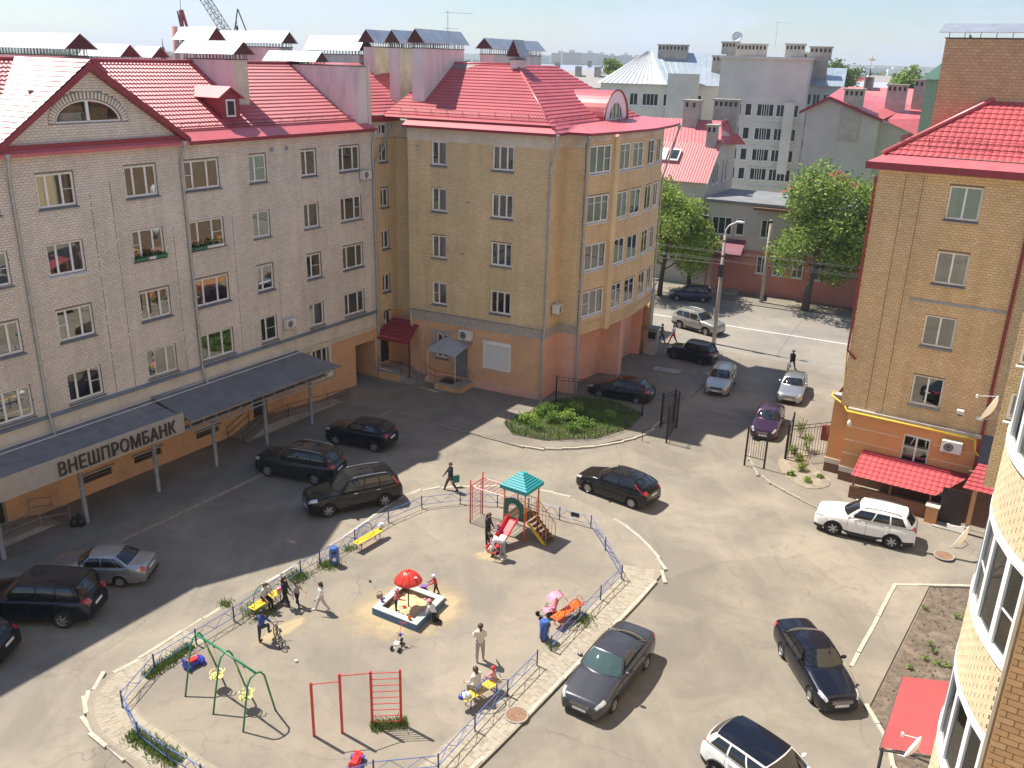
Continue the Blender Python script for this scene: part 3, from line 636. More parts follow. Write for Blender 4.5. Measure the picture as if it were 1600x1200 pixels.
# gable with the half-round window
gx, gz0, gz1 = -16.66, 17.15, 20.5; gL, gR = -21.3, -11.95
def gspan(z): k = (gz1 - z) / (gz1 - gz0); return gx + (gL - gx) * k + .02, gx + (gR - gx) * k - .02
gc, ga, gb = -16.85, 1.66, 1.0; zc = 18.15
gwl = MB(); nn = 18; arc = [(gc + ga * math.cos(math.pi * k / nn), zc + gb * math.sin(math.pi * k / nn)) for k in range(nn + 1)]
gwl.quad((gL, 0, gz0), (gR, 0, gz0), (*(gspan(zc)[1], 0, zc),), (gspan(zc)[0], 0, zc))
l0, r0 = gspan(zc)
rim = [(gx + (r0 - gx) * (1 - 2 * k / nn) if k <= nn / 2 else gx + (gx - l0) * (1 - 2 * k / nn)) for k in range(nn + 1)]
def rimz(x): return gz1 - (gz1 - gz0) * (abs(x - gx) / ((gR - gx) if x > gx else (gx - gL)))
for k in range(nn): gwl.quad((rim[k], 0, rimz(rim[k])), (rim[k + 1], 0, rimz(rim[k + 1])), (arc[k + 1][0], 0, arc[k + 1][1]), (arc[k][0], 0, arc[k][1]))
for k in range(nn): gwl.quad((arc[k][0], 0, arc[k][1]), (arc[k + 1][0], 0, arc[k + 1][1]), (arc[k + 1][0], .14, arc[k + 1][1]), (arc[k][0], .14, arc[k][1]))
gwo = gwl.build('gable_wall', M['mortar_grey'], bank)
arch_holes = [(gc - (ga + .36) * math.sqrt(max(0, 1 - ((z - zc) / (gb + .34)) ** 2)), gc + (ga + .36) * math.sqrt(max(0, 1 - ((z - zc) / (gb + .34)) ** 2)), z - .03, z + .03) for z in np.arange(zc + .03, zc + gb + .34, .06)]
bricks(gwo, gL, gR, gz0 + .12, gz1 - .1, arch_holes, 'brick_grey', bh=.118, xr=gspan, n_parts=120)
for k in range(30):
    a = math.pi * (k + .5) / 30; c_, s_ = math.cos(a), math.sin(a)
    mb = MB().box((-.052, -.03, 0), (.052, .0, .30)); th = math.atan2(s_ / gb, c_ / ga)
    o_ = mb.build('arch_brick', M['brick_grey'], gwo); o_.location = (gc + (ga + .04) * c_, 0, zc + (gb + .04) * s_); o_.rotation_euler = (0, -th + math.pi / 2, 0)
aw = MB()
for k in range(nn): 
    a, b_ = arc[k], arc[k + 1]; i_ = lambda p: (gc + (p[0] - gc) * .95, zc + (p[1] - zc) * .93)
    A_, B_ = i_(a), i_(b_); aw.extr([(a[0], .06, a[1]), (b_[0], .06, b_[1]), (B_[0], .06, B_[1]), (A_[0], .06, A_[1])], (0, .06, 0))
aw.box((gc - ga, .05, zc - .02), (gc + ga, .13, zc + .07)).box((gc - .07, .05, zc), (gc + .07, .125, zc + gb * .95))
awo = aw.build('window', M['frame_bright'], bank)
for s in (-1, 1):
    q = [(gc + s * .07, .1, zc + .07)] + [(gc + s * abs(p[0] - gc) * .95, .1, zc + (p[1] - zc) * .93) for p in arc[:nn // 2 + 1] if abs(p[0] - gc) * .95 > .07]
    MB().poly(q).build('pane', M['pane'], awo)
MB().quad((gc - 2, 1.2, zc - .3), (gc + 2, 1.2, zc - .3), (gc + 2, 1.2, zc + 1.4), (gc - 2, 1.2, zc + 1.4)).build('interior', M['room'], awo)
MB().box((gc - 1.3, .3, zc), (gc - .2, .4, zc + .42)).build('box_inside', M['curtain_b'], awo)
MB().box((gL - .2, -.22, 17.02), (gR + .25, .02, 17.32)).build('gable_band', M['red_trim'], bank)
for a, b_ in ((gL - .35, -1), (gR + .35, 1)):
    za = gz0 + .05
    p0, p1 = Vector((a, -.38, za)), Vector((gx, -.38, gz1 + .28)); d = (p1 - p0)
    MB().extr([p0, p1, p1 + Vector((0, 0, -.34)), p0 + Vector((0, 0, -.3))], (0, .36, 0)).build('rake_board', M['red_trim'], bank)
# roof: main slope, gable slopes
RS = .625; rl = math.hypot(6, 3.75); T_ = Vector((0, 6, 3.75)).normalized()
def slope(v): return 17.04 + RS * v
tile_roof(bank, 'roof_slope', (0, .3, slope(.3)), (1, 0, 0), T_, [(-33, 0), (2.45, 0), (2.45, rl - .35), (-33, rl - .35)])
MB().add([(-33, -.45, 17.0), (2.75, -.45, 17.0), (2.75, .45, 17.5), (-33, .45, 17.5), (-33, -.45, 16.86), (2.75, -.45, 16.86), (2.75, .0, 16.86), (-33, .0, 16.86)], [(0, 1, 2, 3), (4, 5, 1, 0), (7, 6, 5, 4)], 0).build('eave_sheet', M['red_sheet'], bank)
MB().box((gR + .2, -.48, 16.84), (2.78, -.44, 17.03)).build('fascia', M['red_trim'], bank)
MB().tube([(gR + .5, .42, 17.54), (2.6, .42, 17.54)], .035, 6).build('eave_rib', M['red_trim'], bank)
MB().add([(-33, 5.9, 20.74), (2.6, 5.9, 20.74), (2.6, 12.5, 17.0), (-33, 12.5, 17.0)], [(0, 1, 2, 3)]).build('roof_back', M['red_sheet'], bank)
MB().tube([(-33, 5.9, 20.82), (2.5, 5.9, 20.82)], .085, 8).build('ridge_cap', M['tile_red'], bank, True)
gs = (gz1 + .3 - gz0) / (gx - gL + .35); tl = Vector((gx - gL + .35, 0, gz1 + .3 - gz0))
tile_roof(bank, 'gable_slope', (gL - .35, 0, gz0 + .05), (0, 1, 0), tl, [(-.4, 0), (.2, 0), (5.6, tl.length), (-.4, tl.length)])
MB().add([(gx, -.38, gz1 + .3), (gR + .3, -.38, gz0 + .1), (gR + .3, .2, gz0 + .1), (gx, 5.5, gz1 + .3)], [(0, 1, 2, 3)]).build('gable_slope', M['tile_red'], bank)
snow_guard(bank, (gR + .6, .75, slope(.75)), (2.4, .75, slope(.75)), (0, -.53, .85)); 
# dormer
dx0, dx1, dy = -8.15, -6.85, 1.25
dm = MB().box((dx0, dy, 17.6), (dx1, dy + 2.6, 19.05)).build('dormer', M['red_trim'], bank)
MB().extr([(dx0, dy, 19.05), (dx1, dy, 19.05), ((dx0 + dx1) / 2, dy, 19.5)], (0, 2.4, 0)).build('dormer_gable', M['red_trim'], dm)
for s in (-1, 1):
    xm = (dx0 + dx1) / 2; e_ = xm + s * .92
    rf = MB().add([(xm, dy - .2, 19.56), (e_, dy - .2, 18.98), (e_, dy + 3.2, 18.98), (xm, dy + 3.6, 19.56)], [(0, 1, 2, 3)]).build('dormer_roof', M['tile_red'], dm); q = rf.modifiers.new('t', 'SOLIDIFY'); q.thickness = .05
MB().box((dx0 + .33, dy - .03, 18.0), (dx1 - .33, dy + .01, 18.92)).build('window_frame', M['frame_bright'], dm); MB().box((dx0 + .42, dy - .045, 18.09), (dx1 - .42, dy - .028, 18.83)).build('pane', M['door_dark'], dm)
# vent stacks
stack(bank, -6.05, -5.1, 2.35, 6.6, 18.4, 20.95, cap='zinc_bright', front='plaster_stack_cream', over=.38, rise=.5, gap=.3)
stack(bank, -13.6, -12.5, 6.1, 15.5, 19.5, 20.95, cap='zinc_bright', over=.4, rise=.55, gap=.36)
stack(bank, -8.3, -7.4, 9.3, 12.8, 19.0, 20.8, cap='zinc_bright', rise=.5, gap=.15); stack(bank, -6.4, -5.6, 9.0, 10.6, 19.0, 20.8, cap='zinc_bright', rise=.45, gap=.15)
stack(bank, 1.6, 2.5, .12, 8.4, 17.1, 20.72, caps=((.42, .64), (.66, .80), (.82, .95)), cap='zinc_bright', rise=.45, gap=.2, over=.2)
MB().box((2.5, -.02, 4.8), (2.72, 8.4, 20.78)).build('fire_wall_end', M['brick_grey'], bank)
stack(bank, 3.6, 4.6, 8.6, 15.5, 19.5, 21.75, caps=((0, 1),), rise=.55, gap=.28); stack(bank, .5, 1.5, 12.2, 15.3, 19.5, 21.85, rise=.6, gap=.25)
stack(bank, 8, 9, 5.6, 10.4, 19, 21.4, rise=.7, gap=.3)
# drainpipes, gas pipe, flower boxes
drainpipe(bank, 0, 0, 0, 0, [(-21.03, -.35, 3.3), (-21.03, -.3, 4.4), (-21.03, -.11, 5.0), (-21.03, -.1, 15.6), (-21.1, -.3, 16.3), (-21.1, -.36, 16.8)])
drainpipe(bank, 0, 0, 0, 0, [(-12.1, -.75, 3.45), (-12.1, -.3, 4.2), (-12.1, -.11, 4.9), (-12.15, -.1, 15.9), (-12.1, -.3, 16.5), (-12.05, -.4, 16.85)])
drainpipe(bank, 0, 0, 0, 0, [(2.62, -.16, .1), (2.62, -.16, 4.4), (2.62, -.2, 5.0), (2.62, -.12, 15.9), (2.62, -.38, 16.7)])
drainpipe(bank, 0, 0, 0, 0, [(2.9, -.02, .1), (2.9, -.02, 4.3), (2.9, .05, 5.0), (2.9, .05, 14.8), (3.9, .1, 15.6), (4.6, .1, 16.9)])
MB().tube([(-33, -.14, 3.95), (-3.9, -.14, 3.95)], .03, 6).build('gas_pipe', M['pipe_cream'], bank); MB().tube([(-3.9, -.14, 3.95), (2.3, -.14, 3.86)], .03, 6).build('gas_pipe', M['pipe_cream'], bank)
for x, z0, z1 in ((-6.0, 2.6, 8.6), (-5.0, 2.6, 5.9)): MB().tube([(x, -.06, z0), (x, -.06, z1)], .025, 6).build('riser_pipe', M['pipe_cream'], bank)
for x, z in ((-5.9, 11.9), (-4.6, 11.9), (-6.0, 8.8), (-4.7, 8.8), (-5.3, 5.9)): MB().lathe([(.07, 0), (.09, .03), (.05, .05)], 10, (x, -.012, z), 'y').build('vent_cover', M['pipe_cream'], bank)
for x in (-5.9, -4.75): MB().box((x - .13, -.03, 16.1), (x + .13, -.01, 16.35)).build('wall_grille', M['steel_grey'], bank)
ac_unit(BW(-5.55, 0, 5.65), BKR, 'grey air conditioner between lower window columns of the grey brick wall'); ac_unit(BW(1.75, 0, 13.9), BKR, 'pale air conditioner at the top right corner window of the grey brick wall')
def flower_box(x, z, w, label, col, big):
    t = empty('flower_box', BW(x, -.1, z), BKR); pm('box_' + col, (.04, .20, .11) if col == 'green' else (.72, .72, .70), .5)
    MB().add([(-w / 2, -.09, 0), (w / 2, -.09, 0), (w / 2, .07, 0), (-w / 2, .07, 0), (-w / 2 - .02, -.11, .15), (w / 2 + .02, -.11, .15), (w / 2 + .02, .09, .15), (-w / 2 - .02, .09, .15)], [(3, 2, 1, 0), (0, 1, 5, 4), (1, 2, 6, 5), (2, 3, 7, 6), (3, 0, 4, 7)]).build('trough', M['box_' + col], t)
    mb = MB(); rg = random.Random(x)
    for k in range(130 if big else 50):
        c_ = Vector((rg.uniform(-w / 2, w / 2), rg.uniform(-.1, .08), .14 + rg.random() ** 1.5 * (.3 if big else .14))); d = Vector((rg.uniform(-1, 1), rg.uniform(-1, 1), rg.uniform(.1, 1))).normalized() * .055; e = d.orthogonal().normalized() * .03
        mb.quad(c_ - d, c_ + e, c_ + d, c_ - e)
    tag(mb.build('foliage', M['leaf_dark'], t), kind='stuff'); return tag(t, label, 'flower box', 'flower boxes on the grey wall')
flower_box(-15.05, 11.38, .7, 'small green flower box left on the sill of a third-floor window', 'green', False); flower_box(-14.5, 11.38, .5, 'white flower box in the middle of the plant-lined third-floor window', 'white', True); flower_box(-13.95, 11.38, .7, 'long green flower box right on the same third-floor sill', 'green', False)
flower_box(-11.5, 11.38, .8, 'green flower box beside the drainpipe under a third-floor window', 'green', True); flower_box(-10.5, 11.38, 1.1, 'white flower box with bushy plants right of the drainpipe', 'white', True)
# recessed link between the two houses
link_h = empty('link_house', BW(2.75, .45, 0), BKR); tag(link_h, 'narrow yellow brick stair wing in the corner between the grey and yellow houses', 'building'); bpy.context.view_layer.update()
lh = [(1.2, 2.0, z, z + 1.25) for z in (14.75, 11.75, 8.9, 5.85, 3.25)] + [(1.15, 2.05, 17.0, 17.0)]; lh = lh[:5]
lw = wall(link_h, 'wall', 0, 2.75, 4.4, 16.3, [h for h in lh if h[2] > 4.4], 'mortar_brown'); bricks(lw, 0, 2.75, 4.4, 16.3, [h for h in lh if h[2] > 3.2], 'brick_yellow', n_parts=60)
wall(link_h, 'top_band', 0, 2.75, 16.3, 17.4, [(1.2, 2.0, 16.5, 17.2)], 'plaster_cream'); wall(link_h, 'ground_floor_wall', 0, 2.75, 0, 4.4, [lh[4], (.75, 1.75, .75, 2.9)], 'plaster_orange')
for a, b, c, d in lh: window(link_h, a, b, c, d, (.4,), sash=0 if c == 3.25 else None)
window(link_h, 1.2, 2.0, 16.5, 17.2, (.4,), sill=None)
dr = MB().box((.75, .1, .75), (1.75, .16, 2.9)).build('door', M['door_dark'], link_h); MB().box((.85, .08, 1.5), (1.2, .1, 2.75)).build('pane', M['pane'], dr); MB().box((1.3, .08, 1.5), (1.65, .1, 2.75)).build('pane', M['pane'], dr)
lw2 = wall(link_h, 'wall', 0, 2.6, 4.4, 16.3, [], 'mortar_brown', loc=(2.75, 0, 0), rz=R(-84)); bricks(lw2, 0, 2.6, 4.4, 16.3, [], 'brick_yellow', n_parts=40)
wall(link_h, 'ground_floor_wall', 0, 2.6, 0, 4.4, [], 'plaster_orange', loc=(2.75, 0, 0), rz=R(-84)); wall(link_h, 'top_band', 0, 2.6, 16.3, 17.4, [], 'plaster_cream', loc=(2.75, 0, 0), rz=R(-84))
T2 = Vector((0, 5, 3.1)); tile_roof(link_h, 'roof_slope', (0, -.1, 17.75), (1, 0, 0), T2, [(-.3, 0), (7, 0), (7, T2.length), (-.3, T2.length)]); MB().box((-.05, -.35, 17.35), (3.0, .1, 17.75)).build('fascia', M['red_trim'], link_h)
MB().add([(0, 0, 17.4), (3, 0, 17.4), (6, 5, 17.4), (0, 5, 17.4)], [(0, 1, 2, 3)]).build('soffit', M['red_trim'], link_h)
# bank canopy
can = empty('canopy', BW(-16, -2.5, 0), BKR); tag(can, 'long grey metal canopy on round posts along the bank front, with sign board', 'canopy')
PX = [-26.9 - 4.2, -26.9 + .05, -21.36, -17.37, -13.67, -10.04, -6.41]; PX = [-29.3, -25.35, -21.36, -17.37, -13.67, -10.04, -6.41]
for x in PX: MB().lathe([(.16, -.02), (.11, .05), (.11, 2.9), (.14, 2.95)], 14, (x + 16, 0, 0)).build('post', M['steel_grey'], can, True)
# sloped sheet roof: left part with the boarded front, right part higher
MB().add([(-15, -.35, 3.75), (.3, -.35, 3.75), (.3, 2.42, 4.05), (-15, 2.42, 4.05), (-15, -.35, 3.69), (.3, -.35, 3.69), (.3, 2.42, 3.99), (-15, 2.42, 3.99)], [(0, 1, 2, 3), (7, 6, 5, 4), (4, 5, 1, 0), (5, 6, 2, 1)]).build('roof_sheet', M['roof_grey'], can)
MB().add([(.45, -.7, 3.55), (11.6, -.7, 3.45), (11.0, 2.42, 4.0), (.45, 2.42, 4.15), (.45, -.7, 3.5), (11.6, -.7, 3.4), (11.0, 2.42, 3.95), (.45, 2.42, 4.1)], [(0, 1, 2, 3), (7, 6, 5, 4), (4, 5, 1, 0), (5, 6, 2, 1)]).build('roof_sheet', M['canopy_blue'], can)
for y, z in ((2.3, 4.1), (1.9, 4.06)): MB().tube([(-15, y, z), (11, y, z)], .022, 5).build('cable', M['frame_white'], can)
MB().box((-15, -.42, 2.95), (.28, -.36, 4.02)).build('sign_board', M['sign_board'], can)
MB().box((-15, -.15, 2.86), (11.0, .15, 2.97)).build('beam', M['steel_grey'], can)
MB().box((.45, -.68, 2.9), (11.2, -.62, 2.96)).build('lower_rail', M['steel_grey'], can); MB().box((.45, -.68, 3.42), (11.3, -.64, 3.5)).build('upper_rail', M['steel_grey'], can)
for x in np.arange(.45, 11.3, .82): MB().box((x - .02, -.68, 2.92), (x + .02, -.64, 3.46)).build('baluster', M['steel_grey'], can)
for x in np.arange(.9, 11.2, .55): MB().box((x - .02, .9, 2.92), (x + .02, .95, 3.75)).build('truss_bar', M['dark_metal'], can)
for y in (.9, 1.6): MB().box((.5, y, 2.9), (11, y + .05, 2.97)).build('truss_rail', M['dark_metal'], can); MB().box((.5, y, 3.6), (11, y + .05, 3.66)).build('truss_rail', M['dark_metal'], can)
MB().box((.5, 2.0, 2.95), (9.5, 2.3, 3.5)).build('cloth_banner', M['curtain_b'], can)
tx = bpy.data.curves.new('txt', 'FONT'); tx.body = 'ВНЕШПРОМБАНК'; tx.size = .86; tx.extrude = .05; tx.align_x = 'LEFT'; tx.space_character = 1.08
txo = bpy.data.objects.new('txt', tx); COL.objects.link(txo); bpy.context.view_layer.update()
me = bpy.data.meshes.new_from_object(txo.evaluated_get(bpy.context.evaluated_depsgraph_get())); bpy.data.objects.remove(txo)
# split the lettering into its letters
bm = bmesh.new(); bm.from_mesh(me); bmesh.ops.remove_doubles(bm, verts=bm.verts[:], dist=1e-4); bm.verts.ensure_lookup_table()
xs_ = [v.co.x for v in bm.verts]; wx = max(xs_) - min(xs_); x0_ = min(xs_); seen = set(); isl_ = []
for v in bm.verts:
    if v in seen: continue
    st_ = [v]; grp = []
    seen.add(v)
    while st_:
        q = st_.pop(); grp.append(q)
        for e in q.link_edges:
            o_ = e.other_vert(q)
            if o_ not in seen: seen.add(o_); st_.append(o_)
    isl_.append(grp)
isl_.sort(key=lambda g: min(q.co.x for q in g))
SGN_L, SGN_W = -6.55, 6.25
for g in isl_:
    idm = {q: i for i, q in enumerate(g)}; fs = {f for q in g for f in q.link_faces}
    mb = MB(); mb.add([(SGN_L + (q.co.x - x0_) / wx * SGN_W, -.47 - q.co.z * 1.0, 3.12 + q.co.y * 1.08) for q in g], [tuple(idm[q] for q in f.verts) for f in fs]); mb.build('letter', M['sign_letter'], can)
bm.free(); bpy.data.meshes.remove(me)
# entrance steps, ramps and railings under the canopy
def rail(pts, h, parent, mat='steel_grey', r=.02, posts=True, mids=(.5,)):
    mb = MB()
    for k in (1.0,) + mids: mb.tube([Vector(p) + Vector((0, 0, h * k)) for p in pts], r, 6)
    if posts:
        for p in pts: mb.tube([p, Vector(p) + Vector((0, 0, h))], r, 6)
    return mb.build('railing', M[mat], parent)
stp = empty('entrance_steps', BW(-24.2, -.8, 0), BKR); tag(stp, 'concrete porch with steps and railing at the leftmost bank door', 'steps')
MB().box((-.9, -.75, 0), (1.2, .8, .36)).build('landing', M['concrete'], stp)
for k in range(4): MB().box((1.2 + k * .3, -.75, 0), (1.5 + k * .3, .8, .36 - (k + 1) * .08)).build('step', M['concrete'], stp)
MB().add([(-5.5, -.75, .02), (-.9, -.75, .02), (-.9, .6, .02), (-5.5, .6, .02), (-5.5, -.75, .05), (-.9, -.75, .36), (-.9, .6, .36), (-5.5, .6, .05)], [(4, 5, 6, 7), (0, 1, 5, 4)]).build('ramp', M['concrete'], stp)
rail([(-3.5, -.72, .15), (-.9, -.72, .36), (1.2, -.72, .36), (2.6, -.72, .0)], .85, stp); rail([(1.5, .7, .3), (2.6, .7, .0)], .85, stp)
st2 = empty('entrance_steps', BW(-9.4, -.9, 0), BKR); tag(st2, 'concrete stairs with dark railing and long ramp at the middle bank door', 'steps')
MB().box((.2, -.5, 0), (2.2, .9, .6)).build('landing', M['concrete'], st2)
for k in range(5): MB().box((.2 - (k + 1) * .32, -.5, 0), (.2 - k * .32, .9, .6 - (k + 1) * .11)).build('step', M['concrete'], st2)
MB().add([(2.2, -.5, .02), (7.5, -.5, .02), (7.5, .6, .02), (2.2, .6, .02), (2.2, -.5, .6), (7.5, -.5, .04), (7.5, .6, .04), (2.2, .6, .6)], [(4, 5, 6, 7), (0, 1, 5, 4)]).build('ramp', M['concrete'], st2)
rail([(-1.4, -.46, 0), (.2, -.46, .6), (2.2, -.46, .6)], .8, st2, 'dark_metal'); rail([(-1.4, .8, 0), (.2, .8, .6)], .8, st2, 'dark_metal'); rail([(2.2, -.46, .6), (3.9, -.46, .42), (5.6, -.46, .24), (7.4, -.46, .05)], .8, st2, 'rail_red')
bags = []
for k, (x, y) in enumerate(((-21.95, -2.35), (-21.65, -2.2), (-21.75, -2.6))):
    mb = MB().ball((0, 0, .2), (.2, .18, .24), 10, 7).lathe([(.05, .4), (.03, .46), (.07, .53)], 8)
    o_ = mb.build('rubbish_bag', pm('bag_black', (.015, .015, .017), .35), None, True); o_.location = BW(x, y, .1); o_.rotation_euler = (.1 * k, .1, k)
    tag(o_, ('black rubbish bag left of the second canopy post', 'black rubbish bag right against the second canopy post', 'black rubbish bag in front beside the second canopy post')[k], 'bag', 'rubbish bags by the post')
# ================================================================ the yellow brick house
YR = R(-26); yel = empty('yellow_house', (1.99, 54.9, 0), YR); tag(yel, 'yellow brick corner house with red hipped roof and glazed bay, in the middle', 'building'); bpy.context.view_layer.update()
def YW(x, y, z): c_, s_ = math.cos(YR), math.sin(YR); return Vector((1.99 + x * c_ - y * s_, 54.9 + x * s_ + y * c_, z))
yrows = [14.85, 11.90, 8.80, 5.60]
yh = [h for z in yrows for h in ((-8.43, -7.3, z, z + 1.5), (-3.98, -2.48, z, z + 1.5))]
w1 = wall(yel, 'wall', -10.25, 0, 4.95, 16.35, yh, 'mortar_brown', revmat='brick_yellow'); bricks(w1, -10.25, 0, 4.95, 16.35, yh, 'brick_yellow', n_parts=300)
for k, z in enumerate(yrows):
    window(yel, -8.43, -7.3, z, z + 1.5, (.44,), bars=((0, .5),) if k == 3 else ()); window(yel, -3.98, -2.48, z, z + 1.5, (.33, .68), sash=0 if k == 3 else None, bars=((0, .5),) if k == 3 else ())
wall(yel, 'top_band', -10.25, 0, 16.35, 17.3, [], 'plaster_cream', loc=(0, -.02, 0))
for a, b, z in ((-9.6, 7, 15.9), (-5.8, 12, 12.6), (-6.2, 8, 9.2)): MB().box((a, -.03, z), (a + .2, -.005, z + .12)).build('vent_cover', M['steel_grey'], yel)
ygh = [(-8.12, -7.2, 1.8, 3.5), (-6.65, -5.65, .62, 2.75), (-4.38, -2.42, 1.75, 3.4)]
wall(yel, 'ground_floor_wall', -10.25, 0, -.05, 4.3, ygh, 'plaster_orange', rev=.16); wall(yel, 'band', -10.25, 0.03, 4.3, 4.98, [], 'stone_grey', loc=(0, -.03, 0))
MB().box((-10.25, -.1, 4.93), (.1, .02, 5.02)).build('ledge', M['concrete'], yel); MB().box((-10.25, -.06, -.05), (.06, -.001, .62)).build('plinth', M['plaster_pink'], yel)
for z in np.arange(.95, 4.2, .42): 
    for a, b in ((-10.2, -8.5), (-5.6, -4.5), (-2.2, -.1)): MB().box((a, -.004, z), (b, 0, z + .016)).build('groove', M['plaster_pink'], yel)
window(yel, -8.12, -7.2, 1.8, 3.5, (.5,), rev=.16, bars=((0, .5), (1, .5))); sb = MB()
for a, b in (((-8.45, -.05, 1.6), (-8.12, .0, 3.75)), ((-7.2, -.05, 1.6), (-6.9, .0, 3.75)), ((-8.12, -.05, 3.5), (-7.2, 0, 3.75)), ((-8.5, -.1, 3.7), (-6.85, 0, 3.82))): sb.box(a, b)
sb.build('window_surround', M['stone_grey'], yel)
dr = MB().box((-6.65, .1, .62), (-5.65, .15, 2.75)).build('door', M['door_grey'], yel); MB().box((-6.55, .08, 1.6), (-6.5, .1, 1.75)).build('handle', M['steel_grey'], dr)
sh = MB().box((-4.38, .02, 1.75), (-2.42, .06, 3.4)).build('roller_shutter', M['shutter'], yel); MB().box((-4.45, -.12, 3.38), (-2.36, .05, 3.62)).build('shutter_box', M['frame_white'], sh); MB().box((-4.43, -.03, 1.72), (-4.36, .05, 3.4)).box((-2.44, -.03, 1.72), (-2.37, .05, 3.4)).box((-4.43, -.06, 1.66), (-2.37, .05, 1.74)).build('shutter_frame', M['frame_white'], sh)
for z in np.arange(1.8, 3.38, .08): MB().box((-4.36, .012, z), (-2.44, .02, z + .006)).build('slat', M['sill_white'], sh)
# awnings, steps, air conditioner
aw_ = empty('awning', YW(-6.5, 0, 0), YR); tag(aw_, 'pale sheet metal awning over the grey door of the yellow house', 'awning')
MB().add([(-1.55, -1.5, 2.72), (.75, -1.5, 2.62), (1.2, -.02, 3.25), (-.95, -.02, 3.35), (-1.55, -1.5, 2.70), (.75, -1.5, 2.60), (1.2, -.02, 3.23), (-.95, -.02, 3.33)], [(0, 1, 2, 3), (7, 6, 5, 4), (4, 5, 1, 0), (5, 6, 2, 1), (7, 4, 0, 3)]).build('sheet', M['zinc_bright'], aw_)
for x in (-1.45, .7): MB().tube([(x, -1.45, 2.68), (x, -1.45, .5)], .018, 6).build('post', M['frame_white'], aw_)
rw = empty('awning', YW(-10.6, .3, 0), YR); tag(rw, 'dark red tiled awning over the corner door between the houses', 'awning')
TA = Vector((0, 1.9, .9)); tile_roof(rw, 'sheet', (-1.6, -1.9, 3.05), (1, 0, 0), TA, [(0, 0), (2.9, 0), (2.6, TA.length), (.3, TA.length)], 'red_trim')
MB().box((-1.6, -1.92, 2.9), (1.3, -1.86, 3.07)).build('fascia', M['red_trim'], rw)
for x in (-1.5, 1.2): MB().box((x - .04, -1.85, .3), (x + .04, -1.77, 2.95)).build('post', M['rail_red'], rw)
ac_unit(YW(-5.65, -.02, 3.5), YR, 'white air conditioner with round fan above the pale metal awning', .95, .66, .34)
ps = empty('entrance_steps', YW(-8.6, -.9, 0), YR); tag(ps, 'orange plastered porch with steps and red railings by the yellow house doors', 'steps')
MB().box((-3.2, -.9, 0), (-1.35, .75, .66)).build('landing', M['plaster_orange'], ps); MB().box((-3.3, -.95, .66), (-1.3, .8, .72)).build('slab', M['concrete'], ps)
for k in range(4): MB().box((-1.35 + k * .34, -.9, 0), (-1.01 + k * .34, .7, .6 - k * .15)).build('step', M['concrete'], ps)
MB().box((0.0, .1, 0), (1.3, .85, .5)).build('landing', M['plaster_orange'], ps); MB().box((1.3, -.75, 0), (3.4, .85, .5)).build('landing', M['plaster_orange'], ps); MB().box((1.25, -.8, .5), (3.45, .86, .56)).build('slab', M['concrete'], ps); MB().box((1.5, -.5, .562), (2.6, .5, .58)).build('mat', M['door_dark'], ps)
rail([(-3.2, -.88, .7), (-1.35, -.88, .7), (.0, -.88, .05)], .85, ps, 'rail_red'); rail([(.1, .1, .5), (1.35, -.72, .55), (3.35, -.72, .55), (3.35, .4, .55)], .85, ps, 'rail_red')
for x in (-9.55, -9.3, -9.15): MB().tube([(x, -.06, 1.6), (x, -.06, 3.4)], .022, 6).build('gas_pipe', M['pipe_cream'], yel)
MB().tube([(-8.75, -.06, 1.7), (-8.75, -.06, 8.6)], .022, 6).build('gas_pipe', M['pipe_cream'], yel); MB().tube([(-8.55, -.06, 1.7), (-8.55, -.06, 5.4)], .022, 6).build('gas_pipe', M['pipe_cream'], yel)
MB().tube([(-10.2, -.12, 5.1), (-.1, -.12, 5.06), (.12, 0, 5.06), (.12, 2.0, 5.06), (1.4, 2.0, 5.0), (1.66, 2.2, 5.0), (2.45, 5.0, 4.95), (3.1, 9.4, 4.9), (3.0, 13.3, 4.9)], .032, 6).build('gas_pipe', M['pipe_cream'], yel)
MB().tube([(-10.1, -.12, 5.0), (-10.1, -.12, 3.9), (-9.9, -.12, 3.75)], .045, 6).build('gas_pipe', M['pipe_cream'], yel)
# right side and the bay: each piece of wall stands between two plan points
def wall_between(par, name, a, b, z0, z1, holes, mat, **k):
    d = Vector((b[0] - a[0], b[1] - a[1])); return wall(par, name, 0, d.length, z0, z1, holes, mat, loc=(a[0], a[1], 0), rz=math.atan2(d.y, d.x), **k), d.length, (a[0], a[1], 0), math.atan2(d.y, d.x)
brows = [14.75, 11.65, 8.55, 5.45]
for a, b, z0, brk in (((0, 0), (0, 2.15), 4.95, 1), ((0, 2.15), (1.55, 2.15), 4.95, 1)):
    o_, L, lc, rr = wall_between(yel, 'wall', a, b, z0, 16.35, [], 'mortar_brown'); bricks(o_, 0, L, z0, 16.35, [], 'brick_yellow', n_parts=40)
    wall_between(yel, 'top_band', a, b, 16.35, 17.3, [], 'plaster_cream'); wall_between(yel, 'band', a, b, 4.3, 4.95, [], 'stone_grey'); wall_between(yel, 'ground_floor_wall', a, b, -.05, 4.3, [], 'plaster_pink')
segs = [((1.55, 2.15), (2.25, 4.85), [(.2, 2.55, (.34, .68))]), ((2.45, 5.15), (2.98, 9.3), [(.25, 1.75, (.5,)), (2.2, 3.75, (.5,))]), ((2.98, 9.3), (2.86, 13.4), [(.35, 1.9, (.5,)), (2.5, 3.6, (.5,))])]
